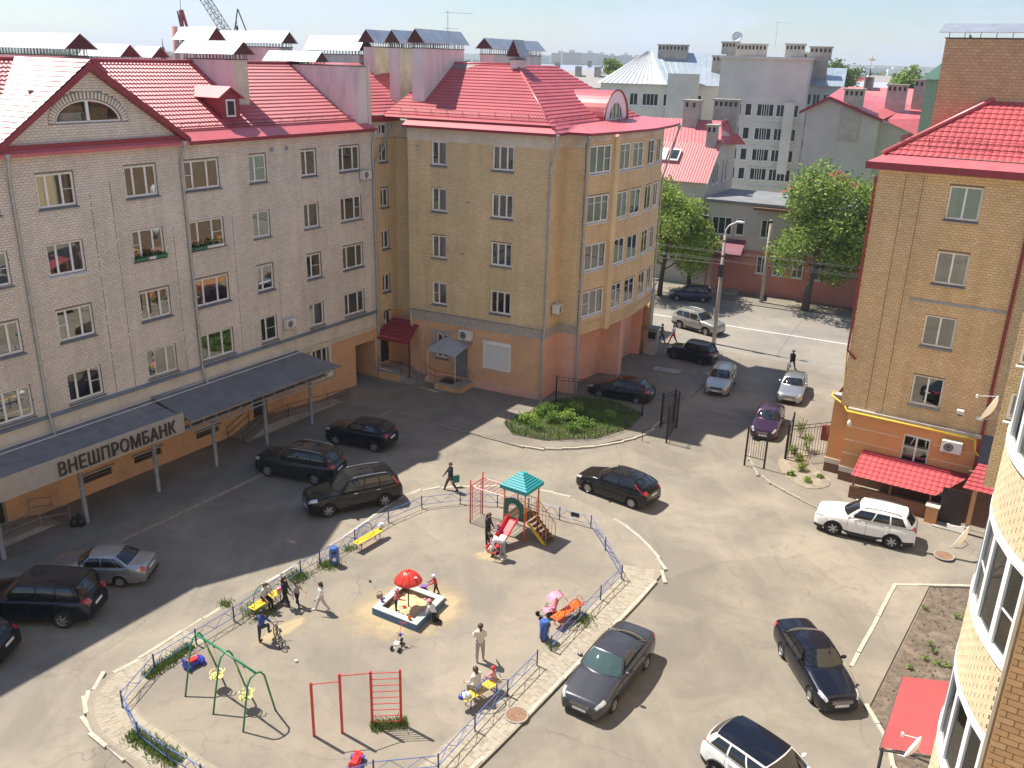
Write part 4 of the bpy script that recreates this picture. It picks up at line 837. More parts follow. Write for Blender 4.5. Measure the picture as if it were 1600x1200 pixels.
for si, (a, b, ws) in enumerate(segs):
    hs = [(p, q, z, z + 1.72) for p, q, f in ws for z in brows]
    o_, L, lc, rr = wall_between(yel, 'bay_wall', a, b, 4.3, 16.7, hs, 'mortar_brown', rev=.1, revmat='frame_white'); bricks(o_, 0, L, 4.3, 16.7, hs, 'brick_yellow', n_parts=60)
    wall_between(yel, 'top_band', a, b, 16.7, 17.2, [], 'plaster_cream')
    for p, q, f in ws:
        for k, z in enumerate(brows):
            bars = tuple((i, .72) for i in range(len(f) + 1)) if (si + k) % 3 == 1 else (((len(f), .5),) if k == 0 else (((0, .5),) if k == 3 else ()))
            window(yel, p, q, z, z + 1.72, f, lc, rr, rev=.1, sill='sill_white', bars=bars, sillw=.09)
MB().prism([(2.2, 4.8), (2.42, 4.74), (2.55, 5.2), (2.36, 5.28)], 4.2, 16.9).build('bay_pilaster', M['brick_yellow'], yel)
sof = [(1.55, 2.15), (2.25, 4.85), (2.45, 5.15), (2.98, 9.3), (2.86, 13.4), (-.5, 14.6), (-.5, 2.2)]
MB().poly([(x, y, 4.3) for x, y in sof][::-1]).build('bay_soffit', M['plaster_pink'], yel)
for a, b in (((1.4, 2.3), (.35, 3.2)), ((.35, 3.2), (1.25, 7.2)), ((1.25, 7.2), (2.65, 7.4)), ((2.65, 7.4), (2.7, 7.9)), ((2.7, 7.9), (1.35, 8.0)), ((1.35, 8.0), (1.65, 12.8)), ((1.65, 12.8), (2.35, 12.9)), ((2.35, 12.9), (2.2, 14.6))):
    wall_between(yel, 'ground_floor_wall', a, b, -.05, 4.31, [], 'plaster_pink')
w_, L, lc, rr = wall_between(yel, 'shutter_panel', (.36, 3.6), (.72, 5.2), 1.4, 3.6, [], 'shutter'); w_.location.x += .03
MB().box((2.2, 14.2, -.05), (2.7, 14.9, 4.9)).build('corner_pier', M['stone_grey'], yel)
wall_between(yel, 'wall', (2.86, 13.4), (-2, 17.5), 0, 16.9, [], 'brick_yellow')
# pipes
drainpipe(yel, 0, 0, 0, 0, [(.02, -.2, .1), (.02, -.2, 4.2), (.1, -.16, 5.2), (.1, -.13, 15.2), (.45, -.3, 16.3), (.5, -.35, 17.0)], r=.08)
drainpipe(yel, 0, 0, 0, 0, [(1.6, 2.0, .1), (1.6, 2.0, 16.2), (1.75, 1.8, 16.9)], r=.09)
drainpipe(yel, 0, 0, 0, 0, [(2.9, 13.7, 4.5), (2.9, 13.7, 13.5), (3.3, 14.5, 15.8), (3.5, 14.9, 17.0)], r=.07); drainpipe(yel, 0, 0, 0, 0, [(2.6, 14.9, .1), (2.6, 14.9, 5.2), (3.0, 14.0, 5.6)], r=.07, head=False)
ac_unit(YW(.02, 1.2, 5.9), YR + math.pi / 2, 'pale air conditioner on the right side wall of the yellow house', .75, .6, .5)
# roof
apx = (-5.2, 5.6, 21.0); RX0 = -12.5
EV = .35; zE = 17.42
def yel_sl(y): return zE + (21.0 - zE) * (y + .3) / 5.9
Tf = Vector((0, 5.9, 21.0 - zE)); tile_roof(yel, 'roof_slope', (0, -.3 + .35, yel_sl(.05)), (1, 0, 0), Tf, [(RX0 + .2, 0), (.1, 0), (-5.2, Tf.length * .94), (RX0 + 2, Tf.length * .94)])
Tr = Vector((-5.4, 0, 21.0 - zE)); tile_roof(yel, 'roof_slope', (.2, 0, zE), (0, 1, 0), Tr, [(-.1, 0), (16.5, 0), (12.0, Tr.length), (5.6, Tr.length)])
MB().tube([(.15, -.1, zE + .1), (-5.2, 5.6, 21.04)], .09, 6).build('hip_cap', M['tile_red'], yel, True); MB().tube([(-5.2, 5.6, 21.06), (RX0, 5.6, 21.06)], .09, 6).build('ridge_cap', M['tile_red'], yel, True)
MB().add([(-5.2, 5.6, 21.0), (-5.2, 12, 21.0), (RX0, 12, 18), (RX0, 5.6, 21.0)], [(0, 1, 2, 3)]).build('roof_back', M['red_sheet'], yel)
ep = [(-10.3, -.55), (.45, -.55), (.45, 1.55), (1.95, 1.55), (2.75, 4.75), (3.5, 9.2), (3.4, 13.8), (3.1, 16.5), (.2, 16.5), (.2, .15), (-10.3, .15)]
mb = MB(); inner = [(-10.3, .2), (.0, .2), (.0, 2.2), (.3, 3.5), (.3, 5), (.3, 9.2), (.3, 13.8), (.3, 16.5)]
for i in range(7):
    a, b = ep[i], ep[i + 1]; c_, d_ = inner[i], inner[i + 1]; mb.quad((*a, 17.28), (*b, 17.28), (*d_, zE + .22), (*c_, zE + .22)); mb.quad((*a, 17.12), (*b, 17.12), (*b, 17.28), (*a, 17.28), 1); mb.quad((*b, 17.13), (*a, 17.13), (*c_, 17.13), (*d_, 17.13), 1)
mb.build('eave_sheet', [M['red_sheet'], M['red_trim']], yel)
MB().tube([(RX0, .06, yel_sl(.05) + .03), (.2, .06, yel_sl(.05) + .03)], .06, 6).build('eave_rib', M['red_trim'], yel)
snow_guard(yel, (-11, .55, yel_sl(.55)), (-.6, .55, yel_sl(.55)), (0, -.52, .85)); snow_guard(yel, (-.35, 1.2, zE + .4), (-.35, 7.2, zE + .4), (.52, 0, .85)); snow_guard(yel, (.9, 9, 17.5), (.9, 13, 17.5), (.2, 0, .95))
# barrel dormer with half-round window
v0, v1, zb, zt = 8.2, 12.7, 17.6, 19.55; vm = (v0 + v1) / 2; K = 20
prof = [(vm + (v1 - v0) / 2 * math.cos(math.pi * k / K), zb + (zt - zb) * math.sin(math.pi * k / K)) for k in range(K + 1)]
dmr = MB(); 
for k in range(K): (y0_, z0_), (y1_, z1_) = prof[k], prof[k + 1]; dmr.quad((.2, y0_, z0_), (.2, y1_, z1_), (-3.6, y1_, z1_), (-3.6, y0_, z0_))
dmo = dmr.build('barrel_dormer', M['tile_red'], yel, True)
ringp = MB(); sc_ = lambda p, k: (vm + (p[0] - vm) * k, zb + (p[1] - zb) * k)
for k in range(K):
    a, b = prof[k], prof[k + 1]; c_, d_ = sc_(b, .62), sc_(a, .62); ringp.extr([(.1, *a), (.1, *b), (.1, *c_), (.1, *d_)], (.08, 0, 0))
    a2, b2 = sc_(prof[k], 1.04), sc_(prof[k + 1], 1.04)
ringp.build('dormer_face', M['frame_bright'], dmo)
rim_ = MB().tube([(.24, *sc_(p, 1.02)) for p in prof], .06, 6).build('dormer_trim', M['red_trim'], dmo)
wnd = MB().tube([(.14, *sc_(p, .6)) for p in prof], .05, 6).box((.1, vm - 1.55, zb + .02), (.18, vm + 1.55, zb + .12))
for f in (-.5, 0, .5): wnd.box((.1, vm + f * 1.5 - .035, zb), (.17, vm + f * 1.5 + .035, zb + (zt - zb) * .6 * math.sqrt(1 - (f * .97) ** 2)))
wnd.build('window_frame', M['frame_white'], dmo); MB().poly([(.11, *sc_(p, .6)) for p in prof]).build('pane', M['pane'], dmo); MB().poly([(-.8, *sc_(p, .7)) for p in prof]).build('interior', M['room'], dmo)
MB().quad((.19, v0, 17.0), (.19, v1, 17.0), (.19, v1, zb + .02), (.19, v0, zb + .02)).build('dormer_base', M['red_trim'], dmo)
# vent stacks
stack(yel, -10.85, -9.95, 1.6, 6.9, 17.6, 21.9, rise=.62, gap=.32, over=.3); stack(yel, -13.4, -12.6, 2.8, 7.5, 17.6, 21.9, rise=.6, gap=.3, mat='plaster_stack_cream', front='plaster_stack'); stack(yel, -16.5, -15.6, 4.2, 9, 17.6, 21.95, rise=.6, gap=.3, mat='plaster_stack_cream', front='plaster_stack')
stack(yel, -5.5, -4.9, 5.2, 6.2, 20.0, 21.35, rise=.75, gap=.2, cap='zinc_bright', over=.25); stack(yel, -12, -11, 13, 22, 19, 21.7, rise=.55, gap=.4)
MB().add([(-9.94, 1.3, 18.2), (-9.94, 7.0, 21.2), (-9.5, 7.0, 21.25), (-9.5, 1.3, 18.3)], [(0, 1, 2, 3)]).build('flashing', M['roof_grey'], yel)
MB().add([(-9.9, 5.0, 20.72), (-9.9, 5.7, 21.13), (-7.8, 5.7, 21.13), (-8.6, 5.0, 20.72)], [(0, 1, 2, 3)]).build('flashing', M['roof_grey'], yel)
def antenna(loc, label, h=2.2, n=5, rz=.4):
    t = empty('aerial', loc, rz); MB().tube([(0, 0, 0), (0, 0, h)], .02, 6).build('mast', M['steel_grey'], t)
    for k, (z, L) in enumerate(((h * .95, 1.9), (h * .55, .8))):
        MB().tube([(-.3, 0, z), (L, 0, z)], .014, 5).build('boom', M['steel_grey'], t)
    for k in range(n): x = .1 + k * .38; MB().tube([(x, -.3 + .02 * k, h * .95), (x, .3 - .02 * k, h * .95)], .009, 4).build('rod', M['steel_grey'], t)
    return tag(t, label, 'aerial')
antenna(YW(-11.9, 8, 21.9), 'thin television aerial above the vent stacks of the yellow house', 2.6)
kb = empty('kiosk_cabinet', YW(3.1, 13.6, 0), YR); tag(kb, 'grey cash machine cabinet with hood at the street corner of the yellow house', 'cabinet')
MB().box((-.45, -.4, .1), (.45, .4, 1.15)).build('case', M['stone_grey'], kb); MB().box((-.45, 0, 1.15), (.45, .4, 2.1)).build('upper_case', M['steel_grey'], kb); MB().box((-.3, -.03, 1.3), (.3, .0, 1.8)).build('screen', M['door_dark'], kb); MB().box((-.55, -.5, 2.1), (.55, .45, 2.25)).build('hood', M['roof_grey'], kb)
# ================================================================ the tan brick house on the right
RR = R(-32.3); rbh = empty('tan_house', (18.2, 44.2, 0), RR); tag(rbh, 'tan brick house with red tiled roof and orange ground floor, on the right', 'building'); bpy.context.view_layer.update()
def RW(x, y, z): c_, s_ = math.cos(RR), math.sin(RR); return Vector((18.2 + x * c_ - y * s_, 44.2 + x * s_ + y * c_, z))
rrows = [14.70, 11.57, 8.38, 5.22]; rh = [(2.76, 4.2, z, z + 1.55) for z in rrows]
rw1 = wall(rbh, 'wall', -.55, 8.6, 4.35, 16.85, rh, 'mortar_brown', revmat='brick_tan'); bricks(rw1, -.55, 8.6, 4.35, 16.85, rh, 'brick_tan', n_parts=300, bh=.125, proud=.005)
for k, z in enumerate(rrows): window(rbh, 2.76, 4.2, z, z + 1.55, (.5,), t=.075, curtain=('left', 'sides', 'right', 'none')[k])
for x in (.75, 1.55): MB().box((x - .016, -.0145, 4.4), (x + .016, -.0135, 16.6)).build('joint', M['mortar_brown'], rbh)
gh = [(2.82, 4.15, 2.0, 3.55)]
wall(rbh, 'ground_floor_wall', -.05, 6.3, .9, 4.2, gh, 'plaster_orange_b', loc=(0, -.16, 0), rev=.2); MB().box((-.1, -.3, 4.16), (6.35, .0, 4.34)).build('ledge', M['stone_grey'], rbh)
wall(rbh, 'ground_floor_wall', -1.0, -.05, .9, 4.6, [], 'plaster_orange_b', loc=(0, .55, 0)); MB().box((-1.05, .3, 4.56), (-.2, .8, 4.74)).build('ledge', M['stone_grey'], rbh)
MB().quad((-.05, -.16, .9), (-.05, .55, .9), (-.05, .55, 4.2), (-.05, -.16, 4.2)).build('ground_floor_return', M['plaster_orange_b'], rbh)
MB().box((-.08, -.2, .62), (6.3, -.1, .92)).box((-1.04, .5, .62), (-.08, .6, .92)).build('stone_strip', M['plaster_cream'], rbh); MB().box((-.06, -.18, -.05), (6.3, -.1, .62)).box((-1.02, .5, -.05), (-.06, .6, .62)).build('plinth', M['brown_plinth'], rbh)
for z in (1.72, 2.5, 3.28):
    for a, b in ((-.05, 2.7), (4.28, 6.2)): MB().box((a, -.172, z), (b, -.161, z + .035)).build('band_line', M['plaster_cream'], rbh)
window(rbh, 2.82, 4.15, 2.0, 3.55, (.5,), loc=(0, -.16, 0), rev=.2, t=.08, curtain='none')
sidew = wall(rbh, 'side_wall', 0, 14, 4.35, 16.85, [], 'mortar_brown', loc=(-.55, 14, 0), rz=R(-90))
MB().quad((-1.0, 14, 0), (-1.0, .55, 0), (-1.0, .55, 4.6), (-1.0, 14, 4.6)).build('side_wall', M['plaster_orange_b'], rbh)
for k, z in enumerate((6.2, 9.4, 12.6, 15.2)): MB().lathe([(.01, -.7), (.3, -.5), (.42, 0), (.3, .5), (.01, .7)], 12, (-.58, 3.2 + k * .4, z)).build('bay_window', M['frame_bright'], rbh, True)
MB().tube([(-.1, -.4, 4.2), (6.1, -.36, 4.12)], .055, 8).tube([(-.1, -.4, 4.2), (-.35, .1, 4.3), (-1.1, .2, 4.68), (-1.15, .9, 4.7)], .055, 8).build('gas_pipe', M['gas_yellow'], rbh, True); MB().tube([(-.62, .7, 4.7), (-.7, .2, 7.5)], .04, 6).build('gas_pipe', M['gas_yellow'], rbh)
MB().tube([(6.1, -.36, 4.12), (6.2, -.36, 3.5), (6.4, -.3, 3.3)], .055, 8).build('gas_pipe', M['gas_yellow'], rbh, True)
drainpipe(rbh, 0, 0, 0, 0, [(6.35, -.28, .6), (6.35, -.22, 4.2), (6.35, -.12, 4.6), (6.35, -.12, 16.7)], 'pipe_red', .075); drainpipe(rbh, 0, 0, 0, 0, [(-.15, -.1, 7.0), (-.62, -.08, 7.4), (-.62, -.08, 16.4)], 'pipe_red', .06, False)
MB().box((1.9, -.03, 10.55), (6.3, -.012, 10.68)).build('cable_tray', M['steel_grey'], rbh)
MB().box((5.9, -.1, 5.05), (6.3, -.01, 5.25)).build('junction_box', M['ac_white'], rbh)
ac_unit(RW(5.15, -.18, 3.2), RR, 'white air conditioner on the orange ground floor right of the window', .95, .62, .32)
lampb = empty('wall_lamp', RW(.12, -.2, 3.35), RR); MB().lathe([(.09, 0), (.13, .16), (.1, .3), (.02, .38)], 10, (0, -.14, 0)).build('shade', M['ac_white'], lampb, True); MB().tube([(0, 0, .05), (0, -.14, .02)], .02, 6).build('arm', M['ac_white'], lampb); tag(lampb, 'white wall lamp at the left end of the orange ground floor', 'lamp')
# roof
zE2 = 16.75
MB().add([(-1.05, -.6, 17.12), (9, -.6, 17.12), (9, .2, 17.5), (-.4, .2, 17.5), (-1.05, 14, 17.12), (-.4, 14, 17.5)], [(0, 1, 2, 3), (4, 0, 3, 5)]).build('eave_sheet', M['red_sheet'], rbh)
MB().box((-1.08, -.63, 16.8), (9, -.59, 17.14)).box((-1.08, -.63, 16.8), (-1.04, 14, 17.14)).build('fascia', M['red_trim'], rbh); MB().quad((-1.05, -.6, 16.81), (-1.05, 14, 16.81), (-.5, 14, 16.81), (-.5, -.6, 16.81)).quad((-1.05, -.6, 16.82), (-1.05, .0, 16.82), (9, .0, 16.82), (9, -.6, 16.82)).build('soffit', M['frame_white'], rbh)
Tq = Vector((0, 11, 7.15)); tile_roof(rbh, 'roof_slope', (0, .15, 17.47), (1, 0, 0), Tq, [(-.6, 0), (10.6, 0), (10.6, Tq.length)], 'tile_red_near', wave=.3, step=.4, amp=.03, lift=.04)
Tq2 = Vector((11, 0, 7.15)); tile_roof(rbh, 'roof_slope', (-.5, 0.1, 17.47), (0, 1, 0), Tq2, [(0, 0), (14, 0), (14, Tq2.length), (11, Tq2.length)], 'tile_red_near', wave=.3, step=.4, amp=.03, lift=.04)
MB().tube([(-.5, .1, 17.53), (10.5, 11.1, 24.68)], .12, 6).build('hip_cap', M['tile_red_near'], rbh, True)
snow_guard(rbh, (.1, .85, 17.98), (9, .85, 17.98), (0, -.5, .86), n=7); snow_guard(rbh, (.15, 1.4, 17.95), (.15, 4.2, 17.95), (-.5, 0, .86), n=9)
# tall brick stair tower behind the roof
tw = wall(rbh, 'tower_wall', 0, 9, 17.6, 22.86, [], 'mortar_brown', loc=(.83, 4.0, 0)); bricks(tw, 0, 9, 17.6, 22.86, [], 'brick_brown', n_parts=300, bh=.15, bl=.3, proud=.005)
MB().quad((.83, 9, 16.9), (.83, 4.0, 16.9), (.83, 4.0, 22.86), (.83, 9, 22.86)).build('tower_side', M['brick_brown'], rbh)
MB().box((.78, 3.95, 22.86), (9.8, 9, 22.91)).build('tower_coping', M['dark_metal'], rbh)
for x in np.arange(.95, 9.7, .7): MB().box((x - .015, 4.05, 22.9), (x + .015, 4.08, 23.15)).build('cap_post', M['dark_metal'], rbh)
cp = MB().add([(.5, 3.7, 23.15), (10, 3.7, 23.15), (10, 5.2, 23.6), (.5, 5.2, 23.6)], [(0, 1, 2, 3)]).build('cap', M['zinc'], rbh); q = cp.modifiers.new('t', 'SOLIDIFY'); q.thickness = .03
MB().add([(1.25, 2.085, 16.9 + .6), (8.2, 2.085, 16.9 + .6), (8.2, 2.085, 20.9), (5.2, 2.085, 20.9), (4.6, 2.085, 20.55)], [(0, 1, 2, 3, 4)]).build('flashing', M['brown_plinth'], rbh) if False else None
# awning over the cellar stairs
ra = empty('awning', RW(0, 0, 0), RR); tag(ra, 'bright red tiled awning over brown cellar stairs at the tan house', 'awning')
Ta = Vector((0, 1.7, .62)); tile_roof(ra, 'sheet', (0, -2.25, 1.42), (1, 0, 0), Ta, [(.95, 0), (5.0, 0), (6.15, Ta.length), (1.0, Ta.length)], 'tile_red_near', wave=.28, step=.35, amp=.03, lift=.03)
MB().box((1.0, -.55, 1.95), (6.2, -.17, 2.15)).build('upper_fascia', M['red_trim'], ra); MB().box((.95, -2.1, 0), (5.0, -1.9, .78)).build('low_wall', M['brown_plinth'], ra)
for x in (1.1, 2.9, 4.8): MB().box((x - .04, -2.05, .78), (x + .04, -1.97, 1.4)).build('post', M['brown_plinth'], ra)
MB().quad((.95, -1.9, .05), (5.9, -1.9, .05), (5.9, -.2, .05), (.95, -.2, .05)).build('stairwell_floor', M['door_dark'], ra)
MB().box((4.75, -2.6, 0), (5.3, -2.1, .95)).build('gate_pillar', M['plaster_orange_b'], ra); MB().box((4.7, -2.65, .95), (5.35, -2.05, 1.0)).build('pillar_cap', M['plaster_cream'], ra)
MB().box((5.3, -2.2, .05), (6.4, -2.15, 2.0)).build('door', M['door_dark'], ra); MB().box((5.2, -2.9, 0), (6.6, -2.2, .14)).build('doorstep', M['concrete'], ra)
ra2 = empty('awning', RW(6.5, -1.5, 0), RR); tag(ra2, 'second red tiled awning in the corner right of the tan house drainpipe', 'awning')
Tb = Vector((0, 2.2, .55)); tile_roof(ra2, 'sheet', (0, -1.6, 2.55), (1, 0, 0), Tb, [(-.35, 0), (3, 0), (3, Tb.length), (.0, Tb.length)], 'tile_red_near', wave=.28, step=.35, amp=.03)
for x in (.2, 1.6): MB().box((x - .1, -1.3, 0), (x + .1, -1.1, 2.55)).build('post', M['plaster_orange_b'], ra2)
MB().box((-.3, -.1, 0), (3, .1, 2.9)).build('back_wall', M['brown_plinth'], ra2)
cam_ = empty('security_camera', RW(5.2, -.05, 5.4), RR); MB().box((-.16, -.5, -.08), (.16, -.2, .1)).build('case', M['ac_white'], cam_); MB().box((-.1, -.42, -.17), (.1, -.25, -.08)).build('lens', M['door_dark'], cam_); MB().tube([(0, -.2, 0), (.1, 0, 0)], .025, 6).build('bracket', M['ac_white'], cam_); tag(cam_, 'small cream security camera on the tan brick wall beside the red drainpipe', 'camera')
cpo = empty('cellar_steps', at(1285, 690), R(60)); tag(cpo, 'dark red stepped wall beside the iron fence at the tan house corner', 'steps')
for k in range(5): MB().box((k * .35, -.15, 0), (k * .35 + .33, .15, 1.0 - k * .14)).build('step', M['pipe_red'], cpo)

# ================================================================ the near house at the right edge
nh = empty('near_house', (0, 0, 0), R(58)); tag(nh, 'near pale brick house with curved white glazed bay at the right edge', 'building'); bpy.context.view_layer.update()
FY = -.575; NS = 14.39
nw = wall(nh, 'end_wall', 0, 3.2, 0, 24, [], 'mortar_brown', loc=(NS, FY, 0), rz=R(-90)); bricks(nw, .03, 3.2, 6, 17.5, [], 'brick_brown', bh=.125, bl=.28, n_parts=300, proud=.014)
MB().tube([(NS - .1, FY - .95, 0), (NS - .1, FY - .95, 18)], .045, 8).build('gas_pipe', M['gas_yellow'], nh, True)
BC = (17.0, FY - (4.7 - .785)); BR = 4.7; PH = math.asin(2.6 / 4.7)
def bay(phi, r): return (BC[0] + r * math.sin(phi), BC[1] + r * math.cos(phi))
def band(name, z0, z1, r0, r1, mat, n=28, p0=-PH, p1=PH, par=nh):
    mb = MB(); ps = [p0 + (p1 - p0) * k / n for k in range(n + 1)]
    for a, b in zip(ps, ps[1:]):
        q = [bay(a, r0), bay(b, r0), bay(b, r1), bay(a, r1)]; mb.prism([q[3], q[2], q[1], q[0]], z0, z1)
    return mb.build(name, M[mat], par)
floors = [(15.95, 17.6), (12.25, 13.95), (9.1, 10.75), (5.95, 7.6)]
floors = [(15.4, 17.05), (12.25, 13.95), (9.1, 10.72), (5.95, 7.6)]
for k, (zs, ze) in enumerate(floors):
    below = floors[k + 1][1] if k + 1 < len(floors) else 2.8
    band('spandrel', below + .1, zs - .1, BR - .25, BR - .015, 'mortar_brown')
    band('sill_band', zs - .11, zs, BR - .22, BR + .012, 'frame_bright'); band('lintel_band', ze - .02, ze + .12, BR - .22, BR + .006, 'frame_bright')
    # curved brick spandrel
    J = .012; bh_, bl_ = .095, .27; vs = []; n = 0; rowz = below + .14; r_ = 0; allb = []
    while rowz + bh_ < zs - .13:
        ph = -PH + (r_ % 2) * bl_ / 2 / BR
        while ph < PH: allb.append((ph + J / 2 / BR, min(ph + (bl_ - J) / BR, PH), rowz, rowz + bh_ - J)); ph += bl_ / BR
        rowz += bh_; r_ += 1
    for (a, b, c_, d_) in allb:
        p, q = bay(a, BR), bay(b, BR); p2, q2 = bay(a, BR - .02), bay(b, BR - .02)
        vs += [(*p, c_), (*q, c_), (*q, d_), (*p, d_), (*p2, c_), (*q2, c_), (*q2, d_), (*p2, d_)]
    n = len(allb); F = np.array([(1, 0, 3, 2), (5, 1, 2, 6), (2, 3, 7, 6), (0, 4, 7, 3), (0, 1, 5, 4)])
    tag(link('brickwork', np_mesh('brickwork', np.array(vs), (F[None] + 8 * np.arange(n)[:, None, None]).reshape(-1, 4)), M['brick_pale'], nh), kind='stuff')
    # glazing
    cuts = [-PH + .02, -PH * .76, -PH * .48, -PH * .2, PH * .08, PH * .36, PH * .66, PH * .97]; wnm = MB()
    for c_ in cuts:
        a, b = c_ - .014, c_ + .014; q = [bay(a, BR - .003), bay(b, BR - .003), bay(b, BR - .09), bay(a, BR - .09)]; wnm.prism([q[3], q[2], q[1], q[0]], zs, ze)
    for z0_, z1_ in ((zs, zs + .08), (ze - .08, ze)):
        for a, b in zip(cuts, cuts[1:]): q = [bay(a + .012, BR - .008), bay(b - .012, BR - .008), bay(b - .012, BR - .085), bay(a + .012, BR - .085)]; wnm.prism([q[3], q[2], q[1], q[0]], z0_, z1_)
    wo_ = wnm.build('bay_window', M['frame_bright'], nh)
    for i, (a, b) in enumerate(zip(cuts, cuts[1:])):
        p, q = bay(a + .012, BR - .045), bay(b - .012, BR - .045); MB().quad((*q, zs + .08), (*p, zs + .08), (*p, ze - .08), (*q, ze - .08)).build('pane', M['pane_near'], wo_)
        if i % 2 == 0 and k % 2 == 1:
            m_ = bay((a + b) / 2, BR - .05)
            p, q = bay(a + .01, BR - .035), bay(b - .01, BR - .035); MB().prism([q, p, bay(a + .01, BR - .07), bay(b - .01, BR - .07)], zs + .75, zs + .79).build('transom', M['frame_bright'], wo_)
    cu = MB(); cps = [bay(-.12 + (PH * .95 + .12) * i / 30, BR - .16 - .02 * (i % 2)) for i in range(31)]
    for p, q in zip(cps, cps[1:]): cu.quad((*p, zs), (*q, zs), (*q, ze), (*p, ze))
    cu.build('glare_sheet', M['frame_bright'], wo_)  # added white sheet: blocks the see-through and stands in for overexposed glare
    MB().poly([(*bay(-PH + 2 * PH * i / 12, BR - .2), zs - .12) for i in range(13)][::-1]).build('balcony_floor', M['curtain_c'], wo_)
    MB().quad((NS + .25, FY - .35, zs - 1.2), (19.4, FY - .35, zs - 1.2), (19.4, FY - .35, ze + .3), (NS + .25, FY - .35, ze + .3)).build('inner_wall', M['brick_pale'], wo_)
MB().quad((NS, FY - .0, 0), (NS, FY - .0, 24), (NS + .3, FY + .06, 24), (NS + .3, FY + .06, 0)).build('corner_strip', M['brick_pale'], nh) if False else MB().box((NS + .002, FY - .3, 2.8), (NS + .12, FY + .05, 24)).build('corner_strip', M['plaster_cream'], nh)
wall(nh, 'facade', 0, 20, 2.5, 20, [], 'brick_pale', loc=(40, FY, 0), rz=R(180))
for s_, z0_, z1_ in ((20.6, 3, 18),): MB().tube([(s_, FY + .25, z0_), (s_, FY + .25, z1_)], .05, 8).build('gas_pipe', M['gas_yellow'], nh, True)
# far box bay facing the yard
fb = wall(nh, 'box_bay_wall', 0, 1.55, 4.6, 17, [(.25, 1.3, 7.75, 8.95), (.25, 1.3, 10.2, 11.75), (.25, 1.3, 13.3, 14.9)], 'mortar_brown', loc=(40, .95, 0), rz=R(-90)); bricks(fb, 0, 1.55, 4.6, 17, [(.25, 1.3, 7.75, 8.95), (.25, 1.3, 10.2, 11.75), (.25, 1.3, 13.3, 14.9)], 'brick_pale', n_parts=80, bh=.125)
for z0_, z1_ in ((7.75, 8.95), (10.2, 11.75), (13.3, 14.9)): window(nh, .25, 1.3, z0_, z1_, (), loc=(40, .95, 0), rz=R(-90), frame='frame_bright', sill='sill_white', t=.12)
MB().quad((40, .95, 4.6), (46, .95, 4.6), (46, .95, 17), (40, .95, 17)).build('box_bay_side', M['brick_pale'], nh)
# the rest of this house, in which the photographer stands: its sunlit front runs on to the right of and behind the camera
wall(nh, 'facade', 0, 60, 0, 24, [], 'brick_pale', loc=(14.3, -3.8, 0), rz=R(180))
def NW(s, y, z): c_, s_ = math.cos(R(58)), math.sin(R(58)); return Vector((s * c_ - y * s_, s * s_ + y * c_, z))
dish(far(1552, 642, 28), R(49), R(-68), 'upper white satellite dish seen edge-on beside the near house window', .52); dish(far(1506, 845, 27), R(49), R(-68), 'lower white satellite dish above the manhole by the white car', .52); dish(far(1432, 1172, 18.5), R(49), R(-68), 'white satellite dish in front of the lower right red awning', .36)
# red entrance awning below, on the ground
na = empty('awning', at(1430, 1115, 2.6), R(58)); na.location.z = 0; tag(na, 'wide ribbed red sheet awning over the flower bed at lower right', 'awning')
cs_ = [at(1411, 1058, 2.8), at(1486, 1066, 2.8), at(1470, 1182, 2.6), at(1376, 1168, 2.6)]
inv = (Matrix.Translation(na.location) @ Matrix.Rotation(R(58), 4, 'Z')).inverted(); cs_ = [inv @ c_ for c_ in cs_]; mb = MB(); n = 26
for i in range(n):
    f0, f1, fm = i / n, (i + 1) / n, (i + .5) / n
    L = lambda f, h: (cs_[0].lerp(cs_[3], f) + Vector((0, 0, h)), cs_[1].lerp(cs_[2], f) + Vector((0, 0, h)))
    a, b = L(f0, 0); c_, d_ = L(fm, .07); e_, f_ = L(f1, 0); mb.quad(a, c_, d_, b); mb.quad(c_, e_, f_, d_)
o_ = mb.build('sheet', M['red_sheet'], na); q = o_.modifiers.new('t', 'SOLIDIFY'); q.thickness = .02
for c_ in cs_: MB().tube([(c_.x * .93, c_.y * .93, 0), (c_.x * .93, c_.y * .93, c_.z)], .05, 8).build('post', M['dark_metal'], na)
for a, b in ((3, 2), (0, 3)): MB().tube([cs_[a] - Vector((0, 0, .08)), cs_[b] - Vector((0, 0, .08))], .04, 6).build('beam', M['dark_metal'], na)
# ================================================================ the town behind
brickpaint('far_grey_brick', ((.60, .555, .505), (.66, .61, .555)), (.40, .365, .33)); brickpaint('far_white_brick', ((.64, .61, .58), (.69, .66, .625)), (.52, .49, .46)); pm('far_pink', (.52, .215, .165), .9, var=.1, scale=.6); pm('far_wall', (.66, .62, .56), .9, var=.1, scale=.5); pm('far_wall_pink', (.58, .47, .43), .9, var=.1, scale=.5); pm('far_wall_yellow', (.60, .50, .33), .9, var=.1)
pm('far_stack', (.43, .39, .345), .92, var=.2, scale=1.2); pm('far_glass', (.035, .04, .045), .12, var=.3, scale=1.0); pm('seam_zinc', (.62, .65, .69), .35, metal=.7, var=.1, scale=.6); pm('seam_zinc_blue', (.42, .49, .55), .4, metal=.5, var=.12, scale=.6); pm('green_wall', (.30, .40, .26), .9); pm('green_roof', (.07, .16, .12), .5); pm('corr_pink', (.62, .22, .22), .32, var=.06); pm('gold', (.75, .52, .15), .25, metal=.9); pm('dark_red_roof', (.30, .05, .05), .6, var=.15); pm('far_roof', (.30, .28, .27), .8, var=.2)
def vplane(px, py, o, rz, off=0.0):
    n = np.array([-math.sin(rz), math.cos(rz), 0]); A_ = np.array([o[0], o[1], 0]) + n * off; d = ray(px, py); return Vector(EYE + d * (((A_ - EYE) @ n) / (d @ n)))
